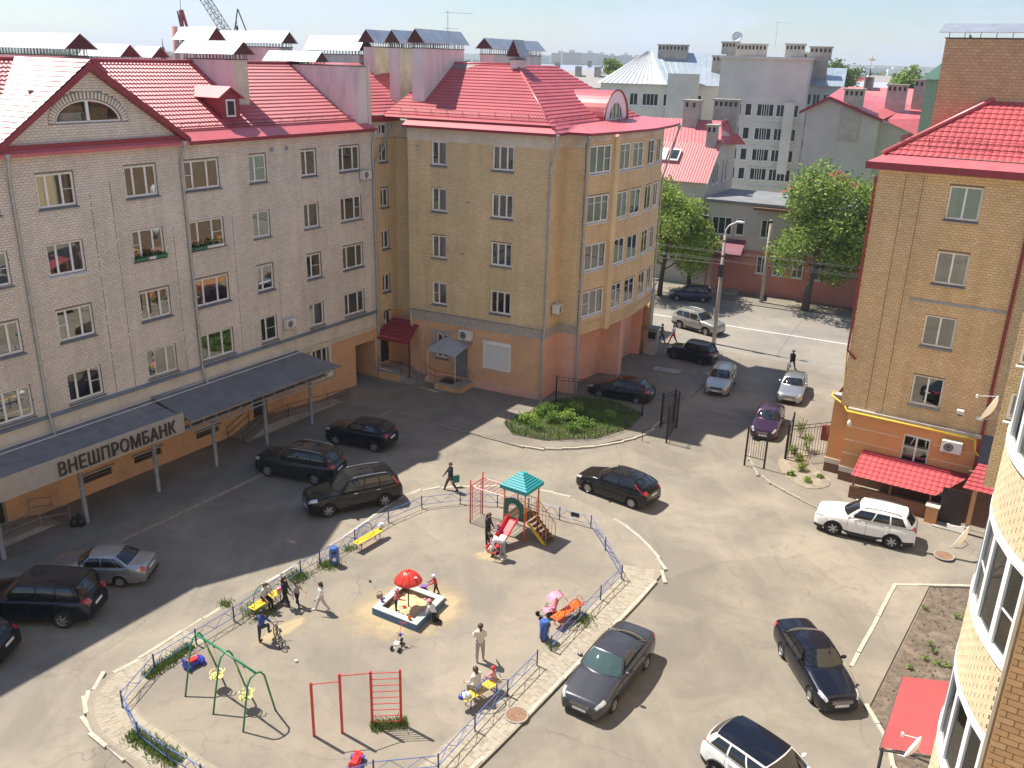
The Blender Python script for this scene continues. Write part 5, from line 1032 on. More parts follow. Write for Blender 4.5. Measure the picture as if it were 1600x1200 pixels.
class House:
    def __init__(s, name, label, px0, px1, py, dist, rz, cat='building', group=None):
        s.rz = rz; p = far(px0, py, dist); s.o = Vector((p.x, p.y, 0)); q = vplane(px1, py, s.o, rz); s.w = (Vector((q.x, q.y)) - Vector((p.x, p.y))).length
        s.e = empty(name, s.o, rz); tag(s.e, label, cat, group)
    def z(s, px, py, off=0.0): return vplane(px, py, s.o, s.rz, off).z
    def x(s, px, py, off=0.0): q = vplane(px, py, s.o, s.rz, off); return (q.x - s.o.x) * math.cos(s.rz) + (q.y - s.o.y) * math.sin(s.rz)
    def box(s, name, a, b, mat): return MB().box(a, b).build(name, M[mat], s.e)
    def wins(s, xs, zs, w, h, y=0.0, mull=1, side=False, sx=0.0, frame='frame_white'):
        for x in xs:
            for z in zs:
                t = .07; mb = MB(); f = lambda a, b: (a, b)
                def bx(x0, x1, y0, y1, z0, z1):
                    if side: mb.box((sx - y1, x0, z0), (sx - y0, x1, z1))
                    else: mb.box((x0, y + y0, z0), (x1, y + y1, z1))
                bx(x - w / 2, x - w / 2 + t, -.05, .0, z, z + h); bx(x + w / 2 - t, x + w / 2, -.05, .0, z, z + h); bx(x - w / 2, x + w / 2, -.05, 0, z, z + t); bx(x - w / 2, x + w / 2, -.05, 0, z + h - t, z + h)
                for k in range(mull): xx = x - w / 2 + w * (k + 1) / (mull + 1); bx(xx - t / 2, xx + t / 2, -.05, 0, z, z + h)
                bx(x - w / 2 - .1, x + w / 2 + .1, -.14, 0, z - .1, z - .02)
                o = mb.build('window', M[frame], s.e); mb = MB(); bx(x - w / 2 + t, x + w / 2 - t, -.02, -.005, z + t, z + h - t); mb.build('pane', M['far_glass'], o)
    def seamroof(s, name, pts, mat, rib=.6, mark='seam'):
        """a sheet slope with standing seams; pts: low-left, low-right, up-right, up-left"""
        p = [Vector(q) for q in pts]; o = MB().poly(p).build(name, M[mat], s.e); L = (p[1] - p[0]).length; n = max(2, int(L / rib)); mb = MB(); nn = (p[1] - p[0]).cross(p[3] - p[0]).normalized()
        if nn.z < 0: nn = -nn
        for i in range(1, n): a, b = p[0].lerp(p[1], i / n), p[3].lerp(p[2], i / n); mb.tube([a + nn * .02, b + nn * .02], .03, 4)
        tag(mb.build(mark, M[mat], o), kind='stuff'); return o
SZ = R(-27.5); sp = st(0, 15.9); sn_ = np.array([-math.sin(SZ), math.cos(SZ), 0])
def street_pt(px, py, v=15.9): return vplane(px, py, (*st(0, v), 0), SZ)
def dist_of(px, py, v=15.9): return street_pt(px, py, v).y
# -- two-storey grey house with the dark red ground floor, across the street
h1 = House('street_house', 'two storey grey brick house with dark red ground floor across the street, behind the tree', 1098, 1420, 400, dist_of(1098, 400), SZ)
zt, zm = h1.z(1150, 318), h1.z(1190, 393)
wall(h1.e, 'wall', 0, h1.w, zm, zt, [], 'far_grey_brick'); h1.box('ground_floor', (0, .05, 0), (h1.w, 8, zm), 'far_pink'); h1.box('roof', (-.2, -.25, zt), (h1.w + .2, 9, zt + .25), 'roof_grey')
gx1 = h1.x(1163, 400); zw = h1.z(1110, 362)
h1.wins([h1.x(1101, 350), h1.x(1157, 350)], [zw], .8, 1.6, mull=0); h1.wins([h1.x(1128, 350)], [zw - .1], 2.0, 1.7, mull=2); h1.wins([h1.x(1197, 365), h1.x(1250, 380), h1.x(1300, 390)], [zw], 1.1, 1.7)
h1.wins([h1.x(1190, 415), h1.x(1216, 418), h1.x(1246, 422), h1.x(1280, 430)], [h1.z(1190, 427)], 1.0, 1.7, frame='frame_bright')
aw3 = h1.box('awning', (h1.x(1090, 385) - .3, -1.6, zm - .45), (gx1, .0, zm - .3), 'red_trim'); MB().add([(-.3, -1.65, zm - .3), (gx1, -1.65, zm - .3), (gx1, 0, zm + .9), (-.3, 0, zm + .9)], [(0, 1, 2, 3)]).build('awning_sheet', pm('maroon', (.20, .03, .07), .5), h1.e)
for k in range(26): x = -.3 + (gx1 + .3) * k / 25; MB().box((x - .03, -1.7, zm - 1.0), (x + .03, -1.64, zm - .3)).build('awning_slat', M['maroon'], h1.e)
for x in (.9, gx1 - 2.6): MB().box((x - .1, -1.5, 0), (x + .1, -1.3, zm - .4)).build('awning_post', M['far_pink'], h1.e)
h1.box('door', (gx1 - 4.6, -.02, .2), (gx1 - 3.0, .04, 2.6), 'stone_grey'); h1.box('recess', (.4, -.01, .2), (gx1 - .3, .045, zm - .5), 'far_pink'); h1.box('steps', (.2, -1.8, 0), (gx1, -.02, .3), 'concrete')
h1.box('corner_roof', (gx1 + .5, -.7, zt - .35), (gx1 + 5.5, .2, zt - .1), 'brown_plinth')
# -- red-roofed house left of it
h2 = House('red_roof_house', 'grey brick house with steep pink-red sheet roof and skylight beyond the yellow house', 985, 1098, 330, dist_of(1098, 330) + 5, SZ)
ze, D2 = h2.z(1060, 278), 10.5; xr = h2.w
wall(h2.e, 'wall', -6, xr, 0, ze, [], 'far_grey_brick'); h2.wins([h2.x(1045, 300)], [ze - 2.2], 1.1, 1.6)
zr = ze + 4.6; hh = D2 * .46
MB().add([(xr, 0, 0), (xr, D2, 0), (xr, D2, ze + 3.2), (xr, hh, zr), (xr, 0, ze)], [(0, 1, 2, 3, 4)]).build('side_wall', M['far_grey_brick'], h2.e)
o_ = h2.seamroof('roof_slope', [(-6, -.5, ze - .25), (xr + .35, -.5, ze - .25), (xr + .35, hh * .68, ze + 3.3), (-6, hh * .68, ze + 3.3)], 'corr_pink', .28)
h2.seamroof('roof_slope', [(-6, hh * .68, ze + 3.3), (xr + .35, hh * .68, ze + 3.3), (xr - .8, hh + 1.5, zr + .8), (-6, hh + 1.5, zr + .8)], 'red_sheet', .4); h2.seamroof('roof_slope', [(xr + .4, hh * .68, ze + 3.3), (xr + .4, D2 + 3, ze + 2.6), (xr - .8, hh + 4, zr + .8), (xr - .8, hh + 1.5, zr + .8)], 'red_sheet', .4)
h2.wins([2.2, 3.6], [ze - .6, ze - 4.4], .75, 2.0, side=True, sx=xr + .06, mull=0); h2.wins([6.4, 7.8], [ze - .6, ze - 4.4], .75, 2.0, side=True, sx=xr + .06, mull=0)
sk = h2.x(1046, 243); a = Vector((0, hh * .68 + .5, 3.55)).normalized()
for k, x in enumerate((sk - 1.35, sk)):
    p0 = Vector((x - .55, 0, 0)); base = Vector((0, 1.15, ze + 1.55)); up_ = a * 1.5; nrm = Vector((0, -a.z, a.y)) * .1
    q = [p0 + base + nrm, p0 + base + nrm + Vector((1.1, 0, 0)), p0 + base + up_ + nrm + Vector((1.1, 0, 0)), p0 + base + up_ + nrm]
    o_ = MB().extr(q, -nrm * 2).build('skylight', M['frame_white'], h2.e); MB().poly([q[0].lerp(q[2], .1) + nrm * .1, q[1].lerp(q[3], .1) + nrm * .1, q[2].lerp(q[0], .1) + nrm * .1, q[3].lerp(q[1], .1) + nrm * .1]).build('pane', M['far_glass'] if k else M['seam_zinc_blue'], o_)
def far_chimney(h, x0, x1, y0, y1, z0, z1, mat='far_stack'):
    o = h.box('chimney', (x0, y0, z0), (x1, y1, z1), mat); MB().box((x0 - .15, y0 - .15, z1), (x1 + .15, y1 + .15, z1 + .18)).build('cap', M['far_stack'], o); n = max(2, int((x1 - x0) / .5))
    for i in range(n): xx = x0 + (x1 - x0) * (i + .5) / n; MB().box((xx - .13, y0 - .012, z1 - .55), (xx + .13, y0 + .03, z1 - .1)).build('flue', M['door_dark'], o)
far_chimney(h2, xr - 4.6, xr - 3.1, hh + .4, hh + 2, zr - .6, zr + 2.6); far_chimney(h2, xr - 1.2, xr - .2, hh * .6, hh * .6 + .9, ze + 2.8, ze + 5.0); far_chimney(h2, xr - 2.4, xr + .2, hh + 4, hh + 5, zr - .6, zr + 2.7)
# -- pale apartment block behind, seen between the roofs
h3 = House('apartment_block', 'tall pale grey brick apartment block with metal roof behind the street houses', 1128, 1252, 200, 128, R(-20))
zt3 = h3.z(1180, 92); h3.box('wall', (-1, 0, 0), (h3.w, 12, zt3), 'far_white_brick')
rowz = [h3.z(1190, y) for y in (185, 222, 255, 285)]
h3.wins([h3.x(p, 200) for p in (1148, 1187, 1198)], [z + .3 for z in rowz], 1.3, 1.6); h3.wins([h3.x(p, 200) for p in (1216, 1229)], [z + .3 for z in rowz], 1.1, 1.6); h3.wins([h3.x(1240, 200)], [z + .3 for z in rowz], .7, 1.6, mull=0); h3.wins([h3.x(1135, 200), h3.x(1166, 200)], [z + .3 for z in rowz], .9, 1.6, mull=0)
for z in rowz: h3.box('string_course', (h3.x(1175, 200), -.15, z - .75), (h3.w, 0, z - .55), 'far_white_brick')
h3.box('bay', (h3.x(1222, 200), -1.1, rowz[2] - 1.2), (h3.x(1238, 200), 0, rowz[0] + 2.2), 'far_white_brick'); h3.box('parapet', (-1.3, -.4, zt3), (h3.w + .4, 12.3, zt3 + .3), 'far_white_brick')
for a, b, dz in ((.5, 4.5, 1.8), (7, 9.5, 1.9), (10.2, 13, 1.6)): far_chimney(h3, a, b, 3, 4.2, zt3, zt3 + dz)
h4 = House('apartment_block', 'pale apartment block with blue-grey metal roof and wide chimney right of the tall block', 1246, 1312, 150, 132, R(-20))
z4 = h4.z(1280, 134); h4.box('wall', (0, 0, 0), (h4.w, 12, z4), 'far_white_brick'); h4.seamroof('roof_slope', [(-.4, -.6, z4), (h4.w + .4, -.6, z4), (h4.w + .4, 6, z4 + 2.4), (-.4, 6, z4 + 2.4)], 'seam_zinc_blue'); far_chimney(h4, -.5, 3.4, 2, 3.4, z4 + .5, z4 + 4.2)
h4.wins([h4.x(p, 150) for p in (1262, 1276, 1292, 1302)], [z4 - 2.6, z4 - 5.7, z4 - 8.8], 1.0, 1.5)
h5 = House('apartment_block', 'long pale house with bright white metal roof left of the tall apartment block', 938, 1128, 130, 138, R(-14))
z5 = h5.z(1000, 131); h5.box('wall', (0, .6, 0), (h5.w, 13, z5), 'far_wall'); xm_ = h5.x(1042, 131)
h5.seamroof('roof_slope', [(-.5, 0, z5), (xm_, 0, z5), (xm_ - 3.3, 7, z5 + 4.6), (xm_ - 4, 7, z5 + 4.6)], 'zinc_bright', .7); h5.seamroof('roof_slope', [(xm_, 0, z5), (h5.w, 0, z5), (h5.w, 7, z5 + 4.4), (xm_ - 3.3, 7, z5 + 4.6)], 'seam_zinc_blue', .7)
h5.wins([h5.x(p, 145) for p in (990, 1010, 1022, 1043, 1060, 1090)], [z5 - 3.0, z5 - 6.2], 1.2, 1.7, y=.6)
h5.box('side_block', (xm_ + .2, -1.5, 0), (xm_ + 4.6, .5, z5 + 1.6), 'far_white_brick'); far_chimney(h5, xm_ - 2.2, xm_ + 2.2, 5.5, 7, z5 + 2, z5 + 5.4); far_chimney(h5, xm_ + 6, xm_ + 10.5, 3, 4.5, z5 + .5, z5 + 4.0); far_chimney(h5, xm_ + 7, xm_ + 9.5, 7.5, 8.5, z5 + 3.5, z5 + 6)
def far_dish(h, x, y, z, label):
    t = empty('satellite_dish', h.o + Vector((0, 0, 0)), h.rz); t.location = (Matrix.Translation(h.o) @ Matrix.Rotation(h.rz, 4, 'Z')) @ Vector((x, y, z)); MB().tube([(0, 0, 0), (0, 0, 2.2)], .05, 6).build('mast', M['steel_grey'], t); MB().lathe([(.01, 0), (.5, .08), (.75, .24), (.75, .27), (.5, .11), (.01, .03)], 16).xf(Matrix.Translation((0, -.1, 2.4)) @ Matrix.Rotation(R(70), 4, 'X')).build('reflector', M['frame_white'], t, True); tag(t, label, 'satellite dish', 'satellite dishes')
far_dish(h3, .6, 1.5, zt3 + .3, 'grey satellite dish on a mast above the tall pale apartment block')
for (hx, xx, lb) in ((h3, 5.5, 'thin roof aerial on the tall pale apartment block'), (h4, 2.2, 'thin roof aerial on the pale block with the wide chimney')): antenna((Matrix.Translation(hx.o) @ Matrix.Rotation(hx.rz, 4, 'Z')) @ Vector((xx, 4, (zt3 if hx is h3 else z4) + 1.5)), lb, 3.4, 4, .2)
# -- grey gabled house with red roof, right
h6 = House('gabled_house', 'grey brick gabled house with red sheet roof and chimneys behind the trees', 1252, 1425, 240, 108, R(-24))
zL, zP, zRr = h6.z(1252, 172), h6.z(1290, 152), h6.z(1370, 187)
xp, x2 = h6.x(1290, 200), h6.x(1372, 200)
MB().add([(0, 0, 0), (x2, 0, 0), (x2, 0, zRr), (xp, 0, zP), (0, 0, zL)], [(0, 1, 2, 3, 4)]).build('gable_wall', M['far_grey_brick'], h6.e)
MB().add([(x2, 1.5, 0), (x2 + 6, 1.5, 0), (x2 + 6, 1.5, zRr - 3.2), (x2 + 2, 1.5, zRr - .6), (x2, 1.5, zRr - .2)], [(0, 1, 2, 3, 4)]).build('gable_wall', M['far_grey_brick'], h6.e); MB().quad((x2, 0, 0), (x2, 1.5, 0), (x2, 1.5, zRr), (x2, 0, zRr)).build('return_wall', M['far_grey_brick'], h6.e)
MB().quad((0, 12, 0), (0, 0, 0), (0, 0, zL), (0, 12, zL)).build('side_wall', M['far_grey_brick'], h6.e)
h6.seamroof('roof_slope', [(xp, -.5, zP + .15), (x2 + .4, -.5, zRr + .1), (x2 + 3, 14, zRr + 1.2), (xp, 14, zP + 1.0)], 'red_sheet', 1.0); MB().add([(xp, -.5, zP + .15), (xp, 14, zP + 1), (-.8, 14, zL), (-.8, -.5, zL - .1)], [(0, 1, 2, 3)]).build('roof_slope', M['red_sheet'], h6.e)
MB().extr([(-.8, -.5, zL - .1), (xp, -.5, zP + .15), (xp, -.5, zP - .2), (-.8, -.5, zL - .45)], (0, .1, 0)).build('bargeboard', M['red_trim'], h6.e); MB().extr([(xp, -.5, zP + .15), (x2 + .4, -.5, zRr + .1), (x2 + .4, -.5, zRr - .25), (xp, -.5, zP - .2)], (0, .1, 0)).build('bargeboard', M['red_trim'], h6.e)
h6.seamroof('roof_slope', [(x2 + .2, 1, zRr + .0), (x2 + 9, 1, zRr - 3.4), (x2 + 14, 9, zRr + .6), (x2 + 3, 12, zRr + 1.4)], 'red_sheet', 1.0)
xc = h6.x(1332, 160); far_chimney(h6, xc - 1.0, xc + 1.1, -.15, 1.4, zRr - 2.5, h6.z(1332, 141)); far_chimney(h6, xc + 3.2, xc + 5.4, 6, 8, zRr, zRr + 3.6); far_chimney(h6, xc + 6, xc + 7.6, 9, 11, zRr, zRr + 4.2); far_chimney(h6, xc + 9.6, xc + 14, 12, 14, zRr, zRr + 3.2)
h7 = House('low_gable_house', 'low house with dark red gable roof half hidden by the trees', 1215, 1372, 300, 96, R(-25)); z7 = h7.z(1290, 276)
MB().add([(0, 0, z7 - 2.2), (h7.w * .52, 0, z7), (h7.w, 0, z7 - 2.4), (h7.w, 7, z7 - 2.4), (h7.w * .52, 7, z7), (0, 7, z7 - 2.2)], [(0, 1, 4, 5), (1, 2, 3, 4)]).build('roof', M['dark_red_roof'], h7.e); MB().add([(.4, .3, 0), (h7.w - .4, .3, 0), (h7.w - .4, .3, z7 - 2.6), (h7.w * .52, .3, z7 - .2), (.4, .3, z7 - 2.4)], [(0, 1, 2, 3, 4)]).build('wall', M['far_pink'], h7.e)
h8 = House('green_house', 'green painted house with dark green roof beside the brick tower at right', 1440, 1500, 140, 95, R(-24)); z8 = h8.z(1445, 122); h8.box('wall', (.3, 0, 0), (h8.w, 8, z8), 'green_wall'); MB().add([(-.3, -.6, z8 - .1), (h8.w, -.6, z8 - .1), (h8.w, 4, z8 + 4.4), (4.0, 4, z8 + 3.8), (-.3, 8, z8 - .1)], [(0, 1, 2, 3), (0, 3, 4)]).build('roof', M['green_roof'], h8.e)
# -- small roofs further out
RG = random.Random(3)
specs = [(850, 118, 230, 30, 'far_wall', 'far_roof', 'pale flat-roofed house beyond the red hipped roof'), (905, 128, 190, 26, 'far_wall_yellow', 'far_roof', 'cream house with flat roof beside the white metal roof'), (880, 108, 330, 60, 'far_wall', 'seam_zinc', 'long pale house far beyond the yellow house'), (1395, 140, 210, 28, 'far_wall', 'zinc_bright', 'far house with shining white roof near the church'), (1378, 152, 150, 14, 'far_wall_pink', 'corr_pink', 'small house with striped pink roof near the church'), (1340, 128, 300, 30, 'far_wall_pink', 'dark_red_roof', 'far house with brown-red roof below the church domes'), (1420, 128, 260, 26, 'far_grey_brick', 'far_roof', 'grey far house left of the green one'), (820, 112, 420, 50, 'far_wall_pink', 'far_roof', 'pinkish far house left of the far long house'), (930, 112, 420, 50, 'far_wall', 'seam_zinc_blue', 'far pale house just left of the white metal roof')]
for px, py, D, wd, wm, rm, lb in specs:
    p = far(px, py, D); e_ = empty('far_house', (p.x, p.y, 0), R(-24)); z = max(p.z - 1.0, 4); tag(e_, lb, 'house'); w = wd / 2
    MB().box((-w, 0, 0), (w, wd * .5, z)).build('wall', M[wm], e_); MB().add([(-w - .4, -.5, z), (w + .4, -.5, z), (w * .8, wd * .25, z + 2.4), (-w * .8, wd * .25, z + 2.4), (w + .4, wd * .5, z), (-w - .4, wd * .5, z)], [(0, 1, 2, 3), (2, 4, 5, 3), (1, 4, 2), (0, 3, 5)]).build('roof', M[rm], e_)
    for k in range(2): x = RG.uniform(-w * .7, w * .7); MB().box((x - .6, wd * .2, z + 1), (x + .6, wd * .2 + .8, z + 4)).build('chimney', M['far_stack'], e_)
    for k in range(int(wd / 4)): x = -w + 2 + k * 4; MB().box((x - .6, -.06, z - 2.6), (x + .6, -.02, z - 1.0)).build('window', M['far_glass'], e_)
# -- church with onion domes, far right; two spires at left
def onion(par, x, y, z, r, dome, drum='far_wall_pink', h=3.0):
    MB().lathe([(r * .75, 0), (r * .75, h)], 12, (x, y, z)).build('drum', M[drum], par, True)
    MB().lathe([(r * .7, 0), (r * 1.02, r * .45), (r * .98, r * .9), (r * .6, r * 1.4), (r * .18, r * 1.9), (.06 * r, r * 2.4), (.03, r * 3.2)], 14, (x, y, z + h)).build('dome', M[dome], par, True)
    MB().box((x - .08, y - .08, z + h + r * 3.0), (x + .08, y + .08, z + h + r * 4.4)).box((x - .5 * r, y - .08, z + h + r * 3.7), (x + .5 * r, y + .08, z + h + r * 3.9)).build('cross', M['gold'], par)
c_ = far(1357, 130, 330); ch = empty('church', (c_.x, c_.y, 0)); tag(ch, 'distant church with dark and gold onion domes right of the pale apartment block', 'church')
MB().box((-12, -4, 0), (12, 10, c_.z - 4)).build('wall', M['far_wall_pink'], ch); 
pm('dome_dark', (.08, .06, .05), .35)
for x, r, dm_, hh_ in ((0, 2.3, 'dome_dark', 3.2), (-5, 1.1, 'dome_dark', 2), (4.5, 1.1, 'dome_dark', 2), (-4.4, .9, 'gold', 5.5), (3.9, 1.6, 'gold', 1.5), (9, 1.3, 'gold', 1.6)): onion(ch, x, 0, c_.z - 4.2, r, dm_, h=hh_)
for px, py, D, lb, s_ in ((256, 88, 190, 'dark church spire with small dome left of the crane', .42), (371, 52, 150, 'thin dark roof spire right of the crane jib', .26)):
    p = far(px, py, D); e_ = empty('church_spire', (p.x, p.y, 0)); tag(e_, lb, 'spire'); MB().lathe([(1.6 * s_, 0), (1.4 * s_, p.z), (.9 * s_, p.z + 1.2 * s_), (.5 * s_, p.z + 2.0 * s_), (.95 * s_, p.z + 2.9 * s_), (.6 * s_, p.z + 3.8 * s_), (.2 * s_, p.z + 4.6 * s_), (.05, p.z + 8 * s_)], 10).build('tower', M['dark_metal'], e_, True)
p = far(276, 75, 420); e_ = empty('factory_chimney', (p.x, p.y, 0)); tag(e_, 'thin red and white factory chimney far left of the crane', 'chimney'); MB().lathe([(1.8, 0), (1.2, p.z + 9)], 10).build('shaft', M['far_pink'], e_, True); MB().lathe([(1.3, p.z + 3), (1.25, p.z + 5)], 10).build('band', M['frame_white'], e_)
# -- the crane
p = far(292, 75, 150); cr_ = empty('crane', (p.x, p.y, 0), R(8)); tag(cr_, 'red construction crane with lattice jib rising behind the left roof', 'crane'); pm('crane_red', (.42, .06, .07), .5)
def lattice(a, b, w, n, r, name, mat):
    a, b = Vector(a), Vector(b); d = (b - a).normalized(); s_ = d.orthogonal().normalized(); t_ = d.cross(s_); mb = MB(); C4 = [s_ * w + t_ * w, s_ * w - t_ * w, -s_ * w - t_ * w, -s_ * w + t_ * w]
    for c_ in C4: mb.tube([a + c_, b + c_], r, 4)
    for i in range(n):
        p0, p1 = a.lerp(b, i / n), a.lerp(b, (i + 1) / n)
        for k in range(4): mb.tube([p0 + C4[k], p1 + C4[(k + 1) % 4]], r * .6, 3); mb.tube([p0 + C4[k], p0 + C4[(k + 1) % 4]], r * .6, 3)
    return mb.build(name, M[mat], cr_)
zc_ = p.z; MB().tube([(-.4, 0, 0), (-.4, 0, zc_ + 5.6)], .28, 6).build('mast', M['crane_red'], cr_); MB().tube([(1.4, 0, zc_ - 2), (-.2, 0, zc_ + 5.6)], .22, 6).build('leg', M['crane_red'], cr_); MB().tube([(-.9, 0, zc_ + 5.4), (-.6, 0, zc_ + 3)], .12, 6).build('tie', M['dark_metal'], cr_)
lattice((7.2, 0, zc_ + 1), (.4, 0, zc_ + 12.5), .55, 16, .06, 'jib', 'steel_grey'); MB().tube([(7.2, 0, zc_ + 1), (8.3, 0, zc_ + 6)], .1, 5).build('strut', M['dark_metal'], cr_); MB().tube([(10, 0, zc_ + 1), (8.3, 0, zc_ + 6)], .1, 5).build('strut', M['dark_metal'], cr_); MB().tube([(-.4, 0, zc_ + 5.6), (-.1, 0, zc_ + 13)], .04, 4).build('cable', M['dark_metal'], cr_); MB().box((5.8, -1, 0), (8.6, 1, zc_ + 1)).build('base', M['crane_red'], cr_)
# -- skyline blocks and hills
ORD = 'first second third fourth fifth sixth seventh eighth ninth tenth eleventh twelfth'.split()
k = 0
for px, w_, top, D in ((770, 26, 91, 2300), (792, 14, 89, 2500), (812, 30, 92, 2200), (846, 22, 88, 2300), (876, 26, 83, 2100), (893, 28, 82, 2050), (922, 24, 83, 2150), (940, 20, 85, 2250), (956, 24, 87, 2350), (978, 16, 86, 2200), (996, 24, 89, 2500), (1020, 14, 91, 2600)):
    p = far(px, top, D); q = far(px, 104, D); e_ = empty('tower_block', (p.x, p.y, 0), R(-15 + 8 * (k % 3))); wd = w_ / CAM_F * D
    MB().box((-wd / 2, -8, 0), (wd / 2, 8, p.z)).build('wall', M['far_wall_pink' if k % 3 else 'far_wall'], e_); MB().box((-wd * .15, -4, p.z), (wd * .15, 4, p.z + 5)).build('lift_house', M['far_wall'], e_); k += 1
    tag(e_, ORD[k - 1] + ' pale apartment tower from the left on the distant skyline', 'tower block', 'tower blocks on the skyline')
pm('forest', (.055, .085, .05), .95, var=.35, scale=.01); pm('forest_near', (.07, .105, .04), .95, var=.4, scale=.05)
def ridge(name, y, x0, x1, h, seed, mat, n=160, base=-5):
    rg = np.random.default_rng(seed); xs = np.linspace(x0, x1, n); hh = h * (.6 + .25 * np.sin(xs / 900 + seed) + .15 * np.sin(xs / 310 + 2 * seed)) + rg.normal(0, h * .012, n); vs = []
    for x, z in zip(xs, hh): vs += [(x, y, base), (x, y + 60, z), (x, y + 900, z * .8)]
    fs = [(3 * i, 3 * i + 3, 3 * i + 4, 3 * i + 1) for i in range(n - 1)] + [(3 * i + 1, 3 * i + 4, 3 * i + 5, 3 * i + 2) for i in range(n - 1)]
    return tag(MB().add(vs, fs).build(name, M[mat], None, True), kind='structure')
ridge('hills', 4200, -6000, 6000, 52, 1, 'forest'); ridge('hills', 2900, -5000, 900, 40, 4, 'forest'); ridge('hills', 1700, -4000, 4000, 14, 9, 'forest')
# river flat and far pale works at right
for k, (px, w_, D) in enumerate(((1296, 30, 1800), (1318, 18, 1900), (1335, 26, 1750), (1372, 40, 1850), (1400, 22, 1700), (1425, 18, 1900))):
    p = far(px, 107 + k % 3, D); e_ = empty('far_works', (p.x, p.y, 0), R(-10)); MB().box((-w_ * .65, -8, 0), (w_ * .65, 8, p.z)).build('hall', M['frame_white'], e_); MB().box((-w_ * .3, -4, p.z), (w_ * .1, 4, p.z + 4)).build('roof_house', M['far_wall'], e_); tag(e_, ORD[k] + ' white works building from the left on the right-hand horizon', 'works building', 'white buildings on the right horizon')
# ================================================================ trees and plants
pm('bark', (.085, .065, .05), .95, var=.3, scale=6, bmp=.8, stretch=(3, 3, .6))
def leaf_cloud(name, blobs, n, size, mat, parent, seed):
    """leaf-sized faces through the crown's clumps; blobs: (x, y, z, rx, ry, rz)"""
    rg = np.random.default_rng(seed); B = np.array(blobs); wv = B[:, 3] * B[:, 4] * B[:, 5]; idx = rg.choice(len(B), n, p=wv / wv.sum())
    d = rg.normal(size=(n, 3)); d /= np.linalg.norm(d, axis=1)[:, None]; r = rg.random(n) ** .45
    C = B[idx, :3] + d * r[:, None] * B[idx, 3:6]
    sub = rg.normal(size=(n, 3)) * size * .7; C += sub
    u = rg.normal(size=(n, 3)); u[:, 2] *= .6; u /= np.linalg.norm(u, axis=1)[:, None]; w = np.cross(u, rg.normal(size=(n, 3))); w /= np.linalg.norm(w, axis=1)[:, None]
    s = size * rg.uniform(.6, 1.25, n)[:, None]
    V = np.stack([C - u * s, C - w * s * .5, C + u * s, C + w * s * .5], 1).reshape(-1, 3); F = np.arange(4 * n).reshape(n, 4)
    return link(name, np_mesh(name, V, F), M[mat], parent)
def tree(loc, h, cr, label, seed, mats=('leaf', 'leaf_dark'), n=9000, size=.16, trunk=.28, lean=(0, 0), z0=.35, squash=1.0, group='street trees'):
    t = empty('tree', loc); rg = random.Random(seed); tag(t, label, 'tree', group)
    mb = MB(); top = Vector((lean[0], lean[1], h * .75)); mb.tube([(0, 0, -.1), (lean[0] * .1, lean[1] * .1, h * .15), (lean[0] * .45 + .1, lean[1] * .45, h * .45), top], [trunk, trunk * .8, trunk * .55, trunk * .15], 10); blobs = []
    for k in range(13):
        a = k * 2.4 + rg.random(); f = z0 + (.92 - z0) * (k / 12); ro = cr * (.75 if f < .75 else .45) * rg.uniform(.5, 1.0); s_ = Vector((lean[0] * f, lean[1] * f, h * f * .8)); e_ = Vector((lean[0] * f + math.cos(a) * ro, lean[1] * f + math.sin(a) * ro, h * f + rg.uniform(-.2, .6)))
        mb.tube([s_, s_.lerp(e_, .5) + Vector((0, 0, .25)), e_], [trunk * .3, trunk * .2, trunk * .06], 6)
        r = cr * rg.uniform(.30, .46); blobs.append((e_.x, e_.y, e_.z, r, r, r * .75 * squash))
        for q in range(3): b = rg.uniform(0, 6.28); rr = r * .55; blobs.append((e_.x + math.cos(b) * r * .9, e_.y + math.sin(b) * r * .9, e_.z + rg.uniform(-.5, .7) * r, rr, rr, rr * .8))
    mb.build('trunk', M['bark'], t, True)
    leaf_cloud('crown', blobs, int(n * .7), size, mats[0], t, seed); leaf_cloud('crown', blobs, int(n * .3), size, mats[1], t, seed + 50); return t
def stg(px, py): return at(px, py)
tree(stg(1257, 487), 12.4, 5.3, 'large dark leaning street tree with full crown across the street', 11, n=12500, trunk=.42, lean=(.7, .2), z0=.38, size=.19)
tree(stg(1345, 492), 11.2, 4.4, 'lighter green street tree half hidden by the tan house wall', 12, ('leaf_light', 'leaf'), n=12000, lean=(.2, .4), z0=.28, size=.19)
tree(stg(1030, 462), 10.6, 4.6, 'green street tree right of the yellow house bay', 13, ('leaf', 'leaf_light'), n=12000, z0=.3, lean=(.6, .3), size=.19)
tree(stg(1075, 452), 8.0, 3.0, 'smaller street tree above the blue car', 17, ('leaf', 'leaf_dark'), n=7000, z0=.4)
p = far(1312, 120, 200); tree((p.x, p.y, 0), p.z + 3.5, 6, 'dark tall tree behind the gabled house chimneys', 14, ('leaf_dark', 'leaf_dark'), 7000, .35, z0=.5, group='far trees'); p = far(1425, 128, 180); tree((p.x, p.y, 0), p.z + 2, 6, 'green tree beside the far green house', 15, ('leaf', 'leaf_dark'), 7000, .35, z0=.5, group='far trees'); p = far(962, 98, 260); tree((p.x, p.y, 0), p.z + 1, 5, 'lone far tree above the white metal roof', 16, ('leaf', 'leaf_dark'), 5000, .4, z0=.6, group='far trees')
